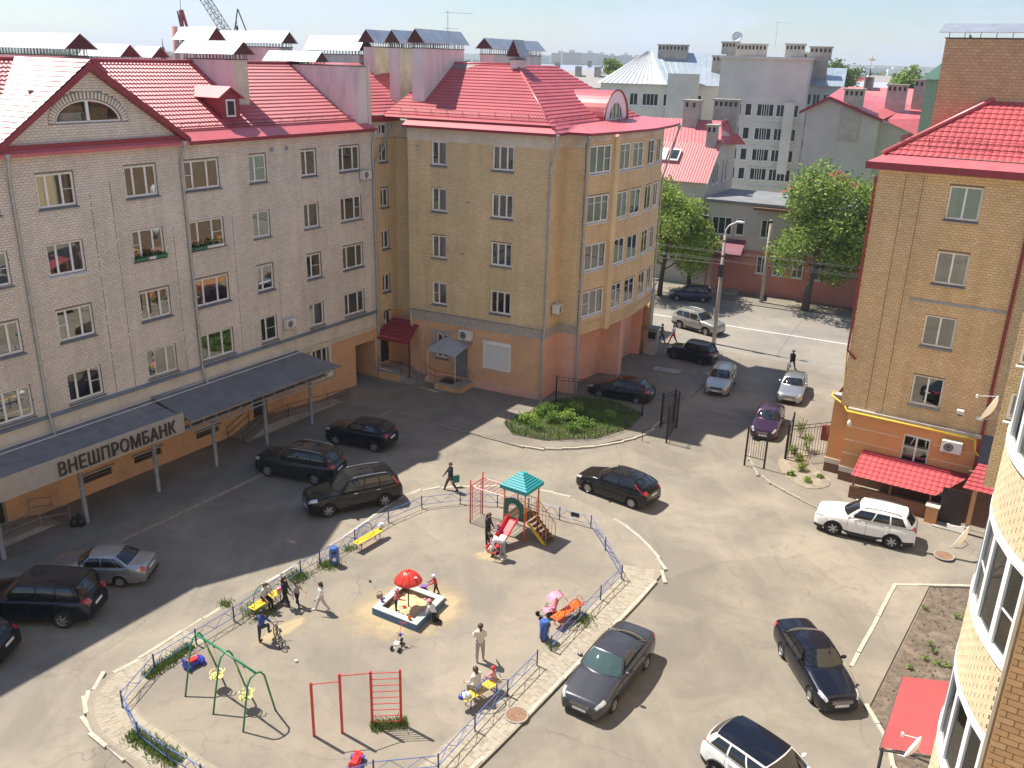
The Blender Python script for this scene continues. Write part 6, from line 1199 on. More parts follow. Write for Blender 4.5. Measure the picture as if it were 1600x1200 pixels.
# the wooded belt beyond the roofs
rg = np.random.default_rng(5); bl = []
for k in range(420):
    D = rg.uniform(380, 1500); px = rg.uniform(-50, 1650); d = ray(px, 100); x = d[0] / d[1] * D; r = rg.uniform(4, 8); bl.append((x, D, rg.uniform(5, 11) * (1 if D < 800 else 1.3), r * 1.6, r, r))
tag(leaf_cloud('wood', bl, 60000, 1.5, 'leaf_dark', None, 6), 'dark green wooded belt beyond the town roofs', 'wood', kind='stuff')
# grass and weeds
def tufts(name, pts, mat, parent=None, h=(.08, .24), w=.02, z=.09, label=None, cat='grass'):
    n = len(pts); P = np.array(pts); a = RNG.uniform(0, 6.28, n); hh = RNG.uniform(*h, n); ln = RNG.uniform(0, .6, n) * hh; c, s = np.cos(a), np.sin(a)
    b = np.stack([P[:, 0], P[:, 1], np.full(n, z)], 1); d = np.stack([-s, c, np.zeros(n)], 1) * w; tip = b + np.stack([c * ln, s * ln, hh], 1)
    V = np.stack([b - d, b + d, tip], 1).reshape(-1, 3); o = link(name, np_mesh(name, V, np.arange(3 * n).reshape(n, 3)), M[mat], parent); return tag(o, label, cat if label else None, kind='stuff')
def strip(path, w, n, dens=1.0):
    out = []; al = along(path, .05)
    for k in range(n):
        p, h = al[RNG.integers(len(al))]; o = RNG.normal(0, w); out.append((p.x - math.sin(h) * o, p.y + math.cos(h) * o))
    return out
def spot(px, py, r, n): c = at(px, py, .09); return [(c.x + RNG.normal(0, r), c.y + RNG.normal(0, r)) for _ in range(n)]
g = strip([Vector(at(228, 1062)[:2]), Vector(at(300, 1012)[:2])], .13, 1500) + strip([Vector(at(205, 1150)[:2]), Vector(at(280, 1195)[:2])], .16, 1500) + strip([Vector(at(580, 1140)[:2]), Vector(at(636, 1133)[:2])], .13, 900) + spot(465, 902, .25, 500) + spot(512, 884, .25, 350) + spot(402, 955, .3, 500) + spot(352, 944, .14, 150) + spot(910, 968, .25, 250) + spot(545, 858, .15, 100) + spot(862, 1010, .12, 60)
tufts('grass', g, 'grass', label='green grass tufts growing along the playground fence')
gp = Vector(at(905, 656)[:2]); out = []
poly_ = [Vector(p) for p in gbed]
def inside(p, P):
    c = False; j = len(P) - 1
    for i in range(len(P)):
        if (P[i].y > p[1]) != (P[j].y > p[1]) and p[0] < (P[j].x - P[i].x) * (p[1] - P[i].y) / (P[j].y - P[i].y) + P[i].x: c = not c
        j = i
    return c
while len(out) < 14000:
    p = (RNG.uniform(min(q.x for q in poly_), max(q.x for q in poly_)), RNG.uniform(min(q.y for q in poly_), max(q.y for q in poly_)))
    if inside(p, poly_): out.append(p)
tufts('bed_grass', out, 'weed', h=(.06, .26), w=.022, z=.12, label='bright green grass and weeds filling the bed by the iron fence')
def plant(loc, h, r, label, seed, mat='leaf', n=260, group=None, size=.05):
    t = empty('shrub', loc); rg = random.Random(seed); mb = MB()
    for k in range(6): a = rg.uniform(0, 6.28); mb.tube([(0, 0, 0), (math.cos(a) * r * .4, math.sin(a) * r * .4, h * .6), (math.cos(a) * r * .7, math.sin(a) * r * .7, h * .95)], .01, 4)
    mb.build('stems', M['bark'], t); leaf_cloud('foliage', [(rg.uniform(-r, r) * .5, rg.uniform(-r, r) * .5, h * rg.uniform(.4, .8), r * .55, r * .55, h * .3) for _ in range(6)], n, size, mat, t, seed); return tag(t, label, 'shrub', group)
k = 0
for px, py, h, r in ((822, 662, .8, .7), (850, 650, .9, .8), (872, 648, .9, .6), (900, 645, 0.8, .7), (835, 672, .7, .6), (862, 662, .8, .6), (885, 660, .9, .7), (915, 668, .6, .6), (935, 660, .6, .6), (955, 655, .5, .5), (895, 676, .6, .5)):
    plant(at(px, py), h, r, 'bushy bright green weed clump in the bed by the iron fence', 100 + k, 'weed' if k % 3 else 'leaf_light', 700, 'weed clumps in the green bed', .07); k += 1
for px, py, h, r in ((1250, 685, 1.3, .45), (1262, 706, 1.2, .5), (1240, 712, .6, .35), (1252, 738, .6, .4), (1235, 745, .35, .25), (1262, 755, .3, .25), (1248, 722, .45, .3), (1280, 748, .3, .2)):
    plant(at(px, py), h, r, 'leafy young shrub in the sandy bed by the right gate', 130 + k, 'leaf', 320, 'shrubs in the sandy bed', .06); k += 1
for i in range(15):
    px, py = RG.uniform(1395, 1515), RG.uniform(935, 1050)
    c_ = at(px, py, .05)
    if not inside((c_.x, c_.y), [Vector(p[:2]) for p in soil]): continue
    plant(c_, RG.uniform(.12, .3), RG.uniform(.1, .2), 'low green seedling in the dark flower bed', 160 + i, RG.choice(['leaf', 'leaf_light', 'weed']), 60, 'seedlings in the flower bed', .045)
# clods of soil
cl = []
for _ in range(2200):
    p = (RNG.uniform(11, 24), RNG.uniform(19, 35))
    if inside(p, [Vector(q[:2]) for q in soil]): cl.append(p)
n = len(cl); P = np.array(cl); r = RNG.uniform(.015, .06, n); base = np.array([(1, 0, 0), (-1, 0, 0), (0, 1, 0), (0, -1, 0), (0, 0, 1), (0, 0, -1)], float); Fo = np.array([(0, 2, 4), (2, 1, 4), (1, 3, 4), (3, 0, 4)])
V = (base[None] * r[:, None, None] * RNG.uniform(.6, 1.4, (n, 6, 1)) + np.stack([P[:, 0], P[:, 1], np.full(n, .055)], 1)[:, None]).reshape(-1, 3); tag(link('soil_clods', np_mesh('soil_clods', V, (Fo[None] + 6 * np.arange(n)[:, None, None]).reshape(-1, 3)), M['soil']), 'crumbled clods over the dark flower bed', 'soil', kind='stuff')
# ================================================================ cars
def carpaint(name, col, metal=.0, rough=.3, flake=.0):
    m, t, b, o = mat_new(name); v = objco(t); c = ramp(t, noise(t, 1.5, 4, .6, v), [(.3, tuple(x * .94 for x in col)), (.7, tuple(min(1, x * 1.05) for x in col))])
    gm = t.nodes.new('ShaderNodeNewGeometry'); sp_ = t.nodes.new('ShaderNodeSeparateXYZ'); tcn = t.nodes.new('ShaderNodeTexCoord'); t.links.new(tcn.outputs['Object'], sp_.inputs[0])
    d = ramp(t, sp_.outputs[2], [(.25, 1.0), (.62, 0.0)]); dn = ramp(t, noise(t, 7, 5, .7, v), [(.35, .0), (.75, .10)]); dd = mixrgb(t, 1.0, d, dn, 'MULTIPLY'); c = mixrgb(t, dd, c, (.30, .265, .21))
    t.links.new(c, b.inputs['Base Color']); b.inputs['Metallic'].default_value = metal; b.inputs['Roughness'].default_value = rough; b.inputs['Coat Weight'].default_value = .7; b.inputs['Coat Roughness'].default_value = .04; b.inputs['Specular IOR Level'].default_value = .15; MATS[name] = m
for n_, c_, k_ in (('paint_white', (.80, .79, .76), 0), ('paint_black', (.008, .008, .010), 0), ('paint_night', (.007, .009, .018), .2), ('paint_graphite', (.075, .075, .085), .5), ('paint_charcoal', (.028, .029, .034), .4), ('paint_silver', (.42, .43, .45), .7), ('paint_pale', (.50, .50, .46), .6), ('paint_purple', (.055, .02, .05), .4), ('paint_gold', (.40, .39, .355), .6), ('paint_blue', (.02, .035, .09), .3), ('paint_ink', (.010, .012, .022), .3)): carpaint(n_, c_, k_)
m, t, b, o = mat_new('car_glass'); b.inputs['Base Color'].default_value = (.012, .014, .016, 1); b.inputs['Roughness'].default_value = .02; b.inputs['Specular IOR Level'].default_value = .75; b.inputs['Coat Weight'].default_value = .4; b.inputs['Coat Roughness'].default_value = .01; MATS['car_glass'] = m
m, t, b, o = mat_new('car_glass_green'); b.inputs['Base Color'].default_value = (.05, .085, .085, 1); b.inputs['Roughness'].default_value = .02; b.inputs['Specular IOR Level'].default_value = .8; MATS['car_glass_green'] = m
pm('tyre', (.018, .017, .017), .85, var=.2); pm('rim', (.45, .45, .46), .35, metal=.7, var=.1); pm('rim_dark', (.10, .10, .105), .4, metal=.6); pm('chrome', (.75, .75, .76), .12, metal=1.0, var=.02); pm('car_plastic', (.022, .022, .023), .6, var=.1); pm('head_glass', (.62, .64, .66), .1, metal=.4, var=.2, scale=14); pm('tail_red', (.42, .015, .02), .15, var=.2, scale=10, coat=1); pm('plate', (.78, .78, .76), .5)
def sm(xs, ys, q, k=.07):
    """smoothed polyline"""
    y = np.interp(q, xs, ys); d = q[1] - q[0]; w = max(1, int(k / d)); ker = np.hanning(2 * w + 3)[1:-1]; ker /= ker.sum(); return np.convolve(np.pad(y, w, mode='edge'), ker, 'valid')
def pgrid(mb, P, flip=False):
    nu, nv = P.shape[:2]; b = len(mb.v); mb.v += [tuple(p) for p in P.reshape(-1, 3)]
    for i in range(nu - 1):
        for j in range(nv - 1):
            f = (b + i * nv + j, b + (i + 1) * nv + j, b + (i + 1) * nv + j + 1, b + i * nv + j + 1); mb.f.append(f[::-1] if flip else f); mb.m.append(0)
def car(name, label, sp, paint_, group='cars in the yard', roof=None, glass='car_glass', rails=None, spokes=5, rimm='rim', clad=False, chrome=False, tail_high=False, wsg=None):
    L, Wd, H, wb, r = sp['L'], sp['W'], sp['H'], sp['wb'], sp['r']; fo = sp['fo']; hf, hc, hb, hd, ht = sp['hf'], sp['hc'], sp['hb'], sp['hd'], sp['ht']; cw, rf, rr, bk = sp['cw'], sp['rf'], sp['rr'], sp['bk']
    e = empty(name); tag(e, label, 'car', group); X = lambda s: L / 2 - s
    ns = int(L / .05) + 1; q = np.linspace(0, L, ns)
    zt = sm([0, .03, .12, .3, cw, cw + .4, bk - .3, bk, L - .12, L - .03, L], [hf - .22, hf - .1, hf - .03, hf, hc, hc + .01, hb, hd, hd - .03, ht + .02, ht - .12], q)
    wf = sm([0, .06, .18, .45, .9, L * .5, L - .8, L - .3, L - .1, L], [.70, .80, .89, .965, .99, 1, .99, .95, .87, .78], q, .08) * Wd / 2
    cl = sp.get('cl', .17); zb = sm([0, .3, fo, L / 2, L - .5, L], [cl + .06, cl + .02, cl, cl, cl + .06, cl + .14], q)
    ra = r * 1.14; za = np.zeros(ns)
    for xw in (fo, fo + wb): d = np.clip(1 - ((q - xw) / ra) ** 2, 0, None); za = np.maximum(za, np.where(d > 0, r + ra * np.sqrt(d), 0))
    tw = np.array([.95, .985, 1.0, 1.0, .992, .97, .925, .85, .68, .45, .22, 0]); tz = np.array([0, .10, .28, .46, .63, .78, .90, .965, .99, 1.0, 1.0, 1.0]); nt_ = len(tw)
    P = np.zeros((ns, nt_, 3)); P[:, :, 0] = (L / 2 - q)[:, None]; P[:, :, 1] = wf[:, None] * tw[None]
    P[:, :, 2] = zb[:, None] + (zt - zb)[:, None] * tz[None] + (.03 * (1 - tw ** 2))[None]
    lo = np.maximum(za[:, None] + np.linspace(0, .05, nt_)[None], 0); P[:, :, 2] = np.where(P[:, :, 2] < lo, lo, P[:, :, 2])
    fl = np.where(za > 0, .014, 0); P[:, :3, 1] += fl[:, None]
    mb = MB(); Pm = P * np.array([1, -1, 1]); pgrid(mb, P, True); pgrid(mb, Pm)
    for i, fl_ in ((0, False), (ns - 1, True)):
        ring = [tuple(P[i, j]) for j in range(nt_)] + [tuple(Pm[i, j]) for j in range(nt_ - 2, -1, -1)]; mb.poly(ring if fl_ else ring[::-1])
    body = mb.build('body', M[paint_], e, angle=38)
    def patch(nm, s0, s1, t0, t1, mat, off=.006, par=None, n=7):
        """a panel that lies on the body's own surface, both sides"""
        ss, tt = np.linspace(s0, s1, n), np.linspace(t0, t1, n); si = np.interp(ss, q, np.arange(ns)); Pn = np.zeros((n, n, 3))
        for a, x_ in enumerate(si):
            for c, y_ in enumerate(tt * (nt_ - 1)):
                i, j = min(int(x_), ns - 2), min(int(y_), nt_ - 2); f, g = x_ - i, y_ - j
                Pn[a, c] = (P[i, j] * (1 - f) + P[i + 1, j] * f) * (1 - g) + (P[i, j + 1] * (1 - f) + P[i + 1, j + 1] * f) * g
        du = np.gradient(Pn, axis=0); dv = np.gradient(Pn, axis=1); nn = np.cross(dv, du); nn /= np.linalg.norm(nn, axis=2, keepdims=True) + 1e-9
        if nn[n // 2, n // 2, 1] < 0: nn = -nn
        Pn += nn * off
        for s_ in (1, -1): mq = MB(); pgrid(mq, Pn * np.array([1, s_, 1]), s_ > 0); mq.build(nm, M[mat], par or e, True)
    # cabin
    b0, w0, w1 = Wd / 2 * .935, Wd / 2 * sp.get('tb', .93), Wd / 2 * sp.get('rw', .70); zr = H; ze = H - .075
    A0, A1 = np.array([X(cw + .32), w0, hc - .02]), np.array([X(rf + .08), w1, ze]); C0, C1 = np.array([X(bk - .10), w0 * .97, hb - .02]), np.array([X(rr - .06), w1 * .97, ze - .01])
    Wc0, Wc1 = np.array([X(cw), 0, hc + .03]), np.array([X(rf), 0, zr - .02]); Bc0, Bc1 = np.array([X(bk + .08), 0, hd + .03]), np.array([X(rr), 0, zr - .035])
    def side(u, v):
        lo_, hi_ = A0 * (1 - u) + C0 * u, A1 * (1 - u) + C1 * u; p = lo_ * (1 - v) + hi_ * v; p = p + np.array([0, .045 * math.sin(math.pi * v) + .02 * math.sin(math.pi * u), .03 * math.sin(math.pi * u) * v]); return p
    def screen(u, v, f0, f1, c0, c1):      # u across -1..1
        lo_ = c0 + (f0 - c0) * (u * u); lo_[1] = f0[1] * u; hi_ = c1 + (f1 - c1) * (u * u); hi_[1] = f1[1] * u; return lo_ * (1 - v) + hi_ * v + np.array([0, 0, .02 * math.sin(math.pi * v)])
    fr_ = lambda u, v: screen(u, v, A0, A1, Wc0, Wc1); re_ = lambda u, v: screen(u, v, C0, C1, Bc0, Bc1)
    def grid(fn, u0, u1, v0, v1, nu=10, nv=7): return np.array([[fn(u, v) for v in np.linspace(v0, v1, nv)] for u in np.linspace(u0, u1, nu)])
    mb = MB(); Ps = grid(side, 0, 1, 0, 1, 14); pgrid(mb, Ps, False); pgrid(mb, Ps * np.array([1, -1, 1]), True); pgrid(mb, grid(fr_, -1, 1, 0, 1, 13), True); pgrid(mb, grid(re_, -1, 1, 0, 1, 13), False)
    mb.build('pillars', M[paint_], e, True)
    def roofp(u, v):                       # u front..rear, v -1..1
        a = fr_(v, 1.0) - np.array([0, 0, .0]); c = re_(v, 1.0); p = a * (1 - u) + c * u; sd_ = side(u, 1.0); wloc = sd_[1]; p[1] = wloc * v; cr_ = (1 - abs(v) ** 3.2)
        p[2] = sd_[2] + (zr - sd_[2] - .02 * (2 * u - 1) ** 2) * cr_; return p
    mb = MB(); pgrid(mb, grid(roofp, 0, 1, -1, 1, 14, 15), False); mb.build('roof', M[roof or paint_], e, True)
    if sp.get('sun'): mb = MB(); pgrid(mb, grid(roofp, .06, .62, -.66, .66, 8, 8) + np.array([0, 0, .008]), False); mb.build('sunroof', M['car_glass'], e, True)
    def gl(nm, fn, u0, u1, v0, v1, off, both=False, flip=False, mat=None):
        G = grid(fn, u0, u1, v0, v1); du = np.gradient(G, axis=0); dv = np.gradient(G, axis=1); nn = np.cross(du, dv); nn /= np.linalg.norm(nn, axis=2, keepdims=True) + 1e-9
        c_ = G.reshape(-1, 3).mean(0) - np.array([X((cw + bk) / 2), 0, hc]); 
        if (nn.reshape(-1, 3).mean(0) @ c_) < 0: nn = -nn
        G = G + nn * off
        mq = MB(); pgrid(mq, G, flip); mq.build(nm, M[mat or glass], e, True)
        if both: mq = MB(); pgrid(mq, G * np.array([1, -1, 1]), not flip); mq.build(nm, M[mat or glass], e, True)
    gl('windscreen', fr_, -.91, .91, .06, .95, .008, flip=True, mat=wsg); gl('rear_window', re_, -.86, .86, sp.get('rv', .10), .92, .008)
    for u0, u1 in sp.get('sw', ((.035, .47), (.505, .86))): gl('side_window', side, u0, u1, .09, .88, .008, True)
    for s_ in sp.get('doors', (cw + .34, fo + wb * .5 + .12, fo + wb - .18)): patch('door_seam', s_ - .006, s_ + .006, .08, .64, 'car_plastic', .0035)
    dz = hb - .17
    for s_ in sp.get('hand', (fo + wb * .5 - .05, fo + wb - .32)):
        for k in (1, -1): MB().box((X(s_) - .09, k * Wd / 2 * .99, dz), (X(s_) + .09, k * (Wd / 2 + .02), dz + .035)).build('door_handle', M['chrome' if chrome else paint_], e)
    for k in (1, -1):
        MB().ball((X(cw + .52), k * (w0 + .10), hc + .10), (.075, .12, .075), 9, 6).build('wing_mirror', M[sp.get('mir', paint_)], e, True)
    hl = sp.get('hl', (.03, .42)); patch('headlight', hl[0], hl[1], .50, .66, 'head_glass'); tl = sp.get('tl', (.32, .015)); patch('tail_light', L - tl[0], L - tl[1], *sp.get('tlt', (.42, .62)), 'tail_red')
    if tail_high:
        gq = lambda u, v: side(u, v)
        gl('tail_light', gq, .955, 1.0, .0, .75, .014, True, mat='tail_red')
    fz = hf - .28; MB().box((L / 2 - .03, -.40, fz), (L / 2 + .012, .40, fz + .15)).build('grille', M['car_plastic'], e)
    for k in range(3): MB().box((L / 2 + .01, -.38, fz + .02 + k * .045), (L / 2 + .02, .38, fz + .035 + k * .045)).build('grille_bar', M['chrome'], e)
    MB().box((L / 2 - .05, -.5, cl + .06), (L / 2 + .006, .5, cl + .19)).build('air_intake', M['car_plastic'], e)
    MB().box((L / 2 + .01, -.26, cl + .2), (L / 2 + .022, .26, cl + .31)).build('number_plate', M['plate'], e); pz = sp.get('pz', ht - .3); MB().box((-L / 2 - .02, -.26, pz), (-L / 2 - .002, .26, pz + .11)).build('number_plate', M['plate'], e)
    MB().box((-L / 2 - .012, -.62, cl + .12), (-L / 2 + .1, .62, cl + .26)).build('rear_bumper_insert', M['car_plastic'], e)
    MB().box((X(L - .25), -Wd / 2 + .2, cl - .02), (X(.3), Wd / 2 - .2, cl + .12)).build('underbody', M['car_plastic'], e)
    for xw in (fo, fo + wb):
        MB().box((X(xw) - ra * .98, -Wd / 2 + .19, cl), (X(xw) + ra * .98, Wd / 2 - .19, r + ra)).build('wheel_well', M['car_plastic'], e)
        for k in (1, -1):
            y = k * (Wd / 2 - .115); w_ = .105
            wh = MB().lathe([(r * .62, -w_), (r * .9, -w_), (r * .985, -w_ * .7), (r, -w_ * .3), (r, w_ * .3), (r * .985, w_ * .7), (r * .9, w_), (r * .62, w_)], 26, (0, 0, 0), 'y', caps=False).build('wheel', M['tyre'], e, angle=45); wh.location = (X(xw), y, r)
            ri = MB().lathe([(r * .66, k * .085), (r * .63, k * .10), (r * .60, k * .085), (r * .58, k * .03)], 24, (0, 0, 0), 'y', caps=False)
            for a in range(spokes):
                th = 2 * math.pi * a / spokes + .3; mm = MB().box((-.035, k * .055, .02), (.035, k * .092, r * .62)).xf(Matrix.Rotation(th, 4, 'Y')); ri.add(mm.v, mm.f)
            ri.lathe([(.055, k * .06), (.055, k * .10), (.03, k * .105)], 10, (0, 0, 0), 'y'); ri.build('rim', M[rimm], wh, angle=30); MB().lathe([(r * .6, k * .02), (r * .6, k * .03)], 20, (0, 0, 0), 'y').build('brake_disc', M['car_plastic'], wh)
    if clad:
        for s0, s1 in ((.0, fo - ra + .02), (fo + ra - .02, fo + wb - ra + .02), (fo + wb + ra - .02, L - .02)): patch('sill_cladding', s0 + .01, s1 - .01, .0, .16, 'car_plastic', .008)
        mq = MB()
        for xw in (fo, fo + wb):
            for k in (1, -1): mq.tube([(X(xw) + (ra + .02) * math.cos(a), k * (Wd / 2 + .004), r + (ra + .02) * math.sin(a)) for a in np.linspace(.05, math.pi - .05, 12)], .03, 5)
        mq.build('arch_trim', M['car_plastic'], e)
    if rails:
        for k in (1, -1): a, b_ = side(.06, 1), side(.94, 1); MB().tube([(a[0] - .05, k * (a[1] - .06), a[2] + .04), (a[0] - .2, k * (a[1] - .07), a[2] + .085), ((a[0] + b_[0]) / 2, k * (a[1] - .07), a[2] + .105), (b_[0] + .2, k * (b_[1] - .07), b_[2] + .085), (b_[0] + .05, k * (b_[1] - .06), b_[2] + .04)], .022, 7).build('roof_rail', M[rails], e, True)
    if chrome: patch('trim_strip', cw + .5, bk - .2, .70, .72, 'chrome', .007)
    return e
def by_wheels(e, sp, f, r_, side):
    a, b = at(*f), at(*r_); h = math.atan2(a.y - b.y, a.x - b.x); mid = (a + b) / 2; s_ = -1 if side == 'L' else 1     # the car's middle lies to the other side
    n = Vector((-math.sin(h), math.cos(h), 0)) * (s_ * (sp['W'] / 2 - .1)); off = (sp['fo'] + sp['wb'] / 2) - sp['L'] / 2
    e.location = mid + n + Vector((math.cos(h), math.sin(h), 0)) * off; e.location.z = 0; e.rotation_euler = (0, 0, h)
def by_front(e, sp, px, py, h):
    p = at(px, py); e.location = p - Vector((math.cos(h), math.sin(h), 0)) * sp['L'] / 2; e.location.z = 0; e.rotation_euler = (0, 0, h)
sedan = dict(L=4.82, W=1.82, H=1.47, wb=2.775, r=.325, fo=.95, hf=.80, hc=1.0, hb=1.03, hd=1.06, ht=.98, cw=1.30, rf=2.12, rr=3.42, bk=4.15, rw=.69, sw=((.05, .45), (.48, .82), (.845, .95)))
old = dict(L=4.48, W=1.66, H=1.39, wb=2.52, r=.285, fo=.82, hf=.76, hc=.93, hb=.95, hd=.98, ht=.93, cw=1.32, rf=1.95, rr=3.05, bk=3.72, rw=.70, cl=.16, sw=((.05, .46), (.49, .84), (.86, .95)))
suv = dict(L=4.57, W=1.845, H=1.69, wb=2.66, r=.36, fo=.93, hf=.98, hc=1.13, hb=1.2, hd=1.18, ht=1.05, cw=1.20, rf=1.95, rr=4.05, bk=4.42, rw=.74, cl=.2, rv=.2, tlt=(.55, .75), pz=.75, sw=((.03, .36), (.39, .66), (.69, .93)))
big = dict(suv, L=4.80, W=1.90, H=1.78, wb=2.857, r=.37, hf=1.02, hc=1.16, hb=1.22, hd=1.2, rr=4.3, bk=4.66, cw=1.25, rf=1.98, rw=.75, sun=True)
jeep = dict(suv, L=4.78, W=1.885, H=1.86, wb=2.79, r=.385, hf=1.08, hc=1.22, hb=1.26, hd=1.24, rr=4.35, bk=4.66, rf=1.95, cl=.24, rw=.78)
hatch = dict(L=4.34, W=1.84, H=1.49, wb=2.64, r=.32, fo=.90, hf=.80, hc=1.02, hb=1.08, hd=1.06, ht=.98, cw=1.12, rf=1.95, rr=3.55, bk=4.18, rw=.70, rv=.18, tlt=(.5, .72), pz=.7, sw=((.04, .44), (.47, .80), (.83, .93)), sun=True)
juke = dict(suv, L=4.13, W=1.77, H=1.57, wb=2.53, r=.345, fo=.85, cw=1.15, rf=1.85, rr=3.5, bk=4.0, hb=1.16, hd=1.12, rw=.68, sw=((.04, .45), (.49, .84)))
wagon = dict(hatch, L=4.04, W=1.70, H=1.50, wb=2.47, r=.285, fo=.75, hf=.82, hc=.99, hb=1.02, hd=1.0, cw=.98, rf=1.70, rr=3.55, bk=3.92, rw=.74, sun=False)
niva = dict(suv, L=3.74, W=1.68, H=1.64, wb=2.2, r=.345, fo=.72, hf=1.0, hc=1.08, hb=1.1, hd=1.08, cw=1.08, rf=1.5, rr=3.3, bk=3.62, rw=.80, cl=.24, sw=((.04, .55), (.6, .94)), doors=(1.2, 2.35), hand=(2.2,))
lada = dict(old, L=4.33, W=1.65, H=1.40, wb=2.46, r=.285, fo=.78, cw=1.25, rf=1.9, rr=3.05, bk=3.68, hd=1.02, ht=.97, tl=(.2, .015))
evoq = dict(suv, L=4.37, W=1.9, H=1.62, r=.38, fo=.86, cw=1.25, rf=2.0, rr=3.95, bk=4.25, hb=1.24, hd=1.2, rw=.72, sun=False)
by_wheels(car('white_suv', 'white crossover with dark windows parked by the tan house awning', suv, 'paint_white', clad=True, rails='rim_dark', spokes=6, rimm='rim'), suv, (1297, 834), (1394, 857), 'L')
by_wheels(car('grey_sedan', 'metallic graphite sedan parked along the playground kerb, front towards the viewer', sedan, 'paint_graphite', chrome=False, wsg='car_glass_green', spokes=7), sedan, (955, 1113), (1007, 1045), 'L')
by_wheels(car('dark_sedan', 'older dark navy sedan parked beside the flower path at lower right', old, 'paint_ink', spokes=6), old, (1266, 1095), (1222, 1026), 'R')
e_ = car('two_tone_suv', 'white crossover with black roof cut off by the bottom edge', evoq, 'paint_white', roof='paint_night', clad=True); by_wheels(e_, evoq, (1219, 1292), (1137, 1232), 'R')
by_wheels(car('black_hatchback', 'glossy black hatchback driving past the playground, driver arm at window', hatch, 'paint_black', spokes=10, tail_high=True), hatch, (919, 770), (986, 794), 'L')
by_wheels(car('black_suv', 'large black estate SUV with chrome roof rails at the playground kerb', big, 'paint_black', rails='chrome', chrome=True, tail_high=True, spokes=6), big, (513.7, 808), (601, 791), 'L')
by_wheels(car('charcoal_suv', 'charcoal SUV with silver roof rails behind the large black one', big, 'paint_charcoal', rails='rim', spokes=7, chrome=False), big, (424, 745), (489, 757), 'L')
by_wheels(car('small_crossover', 'small rounded black crossover nearest the yellow house', juke, 'paint_night', spokes=6), juke, (527, 695), (585, 706), 'L')
by_wheels(car('silver_sedan', 'old silver sedan with spoiler behind the black jeep at left', lada, 'paint_silver', spokes=8), lada, (98, 914), (191, 917), 'L')
by_wheels(car('black_jeep', 'big black off-road jeep at the left edge with red tail lamp', jeep, 'paint_night', spokes=6, chrome=False, tail_high=False), jeep, (-8, 977), (100, 981), 'L')
e_ = car('parked_car', 'sliver of a dark car cut off by the left edge', hatch, 'paint_black'); by_wheels(e_, hatch, (-128, 1048), (-52, 1050), 'L')
by_wheels(car('parked_hatchback', 'dark hatchback parked behind the iron fence by the yellow house', hatch, 'paint_ink', spokes=6, tail_high=True), hatch, (934, 621), (996, 633), 'L')
by_wheels(car('old_offroader', 'boxy dark off-roader parked at the street end of the driveway', niva, 'paint_ink', spokes=8, rimm='rim_dark'), niva, (1052, 562), (1095, 572), 'L')
by_front(car('pale_hatchback', 'small silver-beige hatchback coming down the driveway', wagon, 'paint_pale', spokes=8), wagon, 1117, 620, R(-112))
by_front(car('silver_saloon', 'silver saloon parked at the right side of the driveway', old, 'paint_silver', spokes=8), old, 1231, 633, R(-113))
by_front(car('purple_saloon', 'dark purple saloon parked behind the right iron gate', old, 'paint_purple', spokes=8), old, 1190, 690, R(-113))
by_wheels(car('beige_crossover', 'beige-grey crossover parked at the near side of the street', suv, 'paint_gold', group='cars on the street', clad=True, rails='rim', spokes=6), suv, (1106, 525), (1058, 512), 'R')
by_wheels(car('blue_hatchback', 'dark blue hatchback on the far side of the street under the tree', wagon, 'paint_blue', group='cars on the street', spokes=6), wagon, (1055, 470), (1100, 473), 'L')
# ================================================================ playground
GZ = .085
def G(px, py): return at(px, py, GZ)
paint('play_blue', (.055, .12, .40)); paint('play_red', (.58, .045, .04)); paint('play_green', (.02, .20, .09)); paint('play_orange', (.72, .16, .03)); paint('play_yellow', (.78, .50, .04)); paint('seat_yellow', (.82, .55, .05)); paint('pale_yellow', (.80, .70, .25)); paint('play_teal', (.02, .30, .33), .6); paint('deep_green', (.01, .13, .10)); paint('slide_red', (.70, .05, .07), .25); paint('box_blue', (.06, .15, .27), .6); pm('box_top', (.42, .52, .52), .7, var=.25, scale=5, dirt=(.55, .47, .33)); paint('umbrella_red', (.74, .055, .04), .3); paint('toy_blue', (.03, .05, .40)); paint('toy_red', (.70, .03, .03)); paint('toy_pink', (.80, .28, .38)); paint('toy_white', (.78, .78, .80)); paint('toy_purple', (.25, .10, .45)); paint('fence_blue', (.10, .17, .42)); paint('fence_dark', (.05, .06, .10)); paint('wood_dark', (.10, .07, .05)); paint('sign_black', (.03, .03, .03))
def fence(name, label, pts, mat, h=.62, cat='fence'):
    e = empty(name, pts[0]); tag(e, label, cat); o = Vector(pts[0])
    for p in pts: MB().box((-.025, -.025, -.1), (.025, .025, h + .08)).build('post', M['fence_dark'], e).location = Vector(p) - o
    for a, b in zip(pts, pts[1:]):
        a, b = Vector(a) - o, Vector(b) - o; u = Vector((0, 0, 1))
        for k in (h, .2): MB().tube([a + u * k, b + u * k], .016, 6).build('rail', M[mat], e)
        n = 4
        for i in range(n): f0, f1 = i / n, (i + 1) / n; z0, z1 = (.2, h) if i % 2 == 0 else (h, .2); MB().tube([a.lerp(b, f0) + u * z0, a.lerp(b, f1) + u * z1], .011, 5).build('brace', M[mat], e)
    return e
run = [(861, 1017), (938, 937), (971, 905), (945.5, 860), (923, 825), (874, 812), (826, 798), (777, 791), (719, 787), (659, 794), (607, 816), (555, 848), (500, 882), (470, 898), (418, 935), (366, 971), (307, 1007), (242, 1047), (192, 1105), (217, 1155), (262, 1190), (316, 1222), (400, 1262)]
fence('playground_fence', 'low blue lattice fence curving round the playground from the right gap to the swings', [G(*p) for p in run], 'fence_blue')
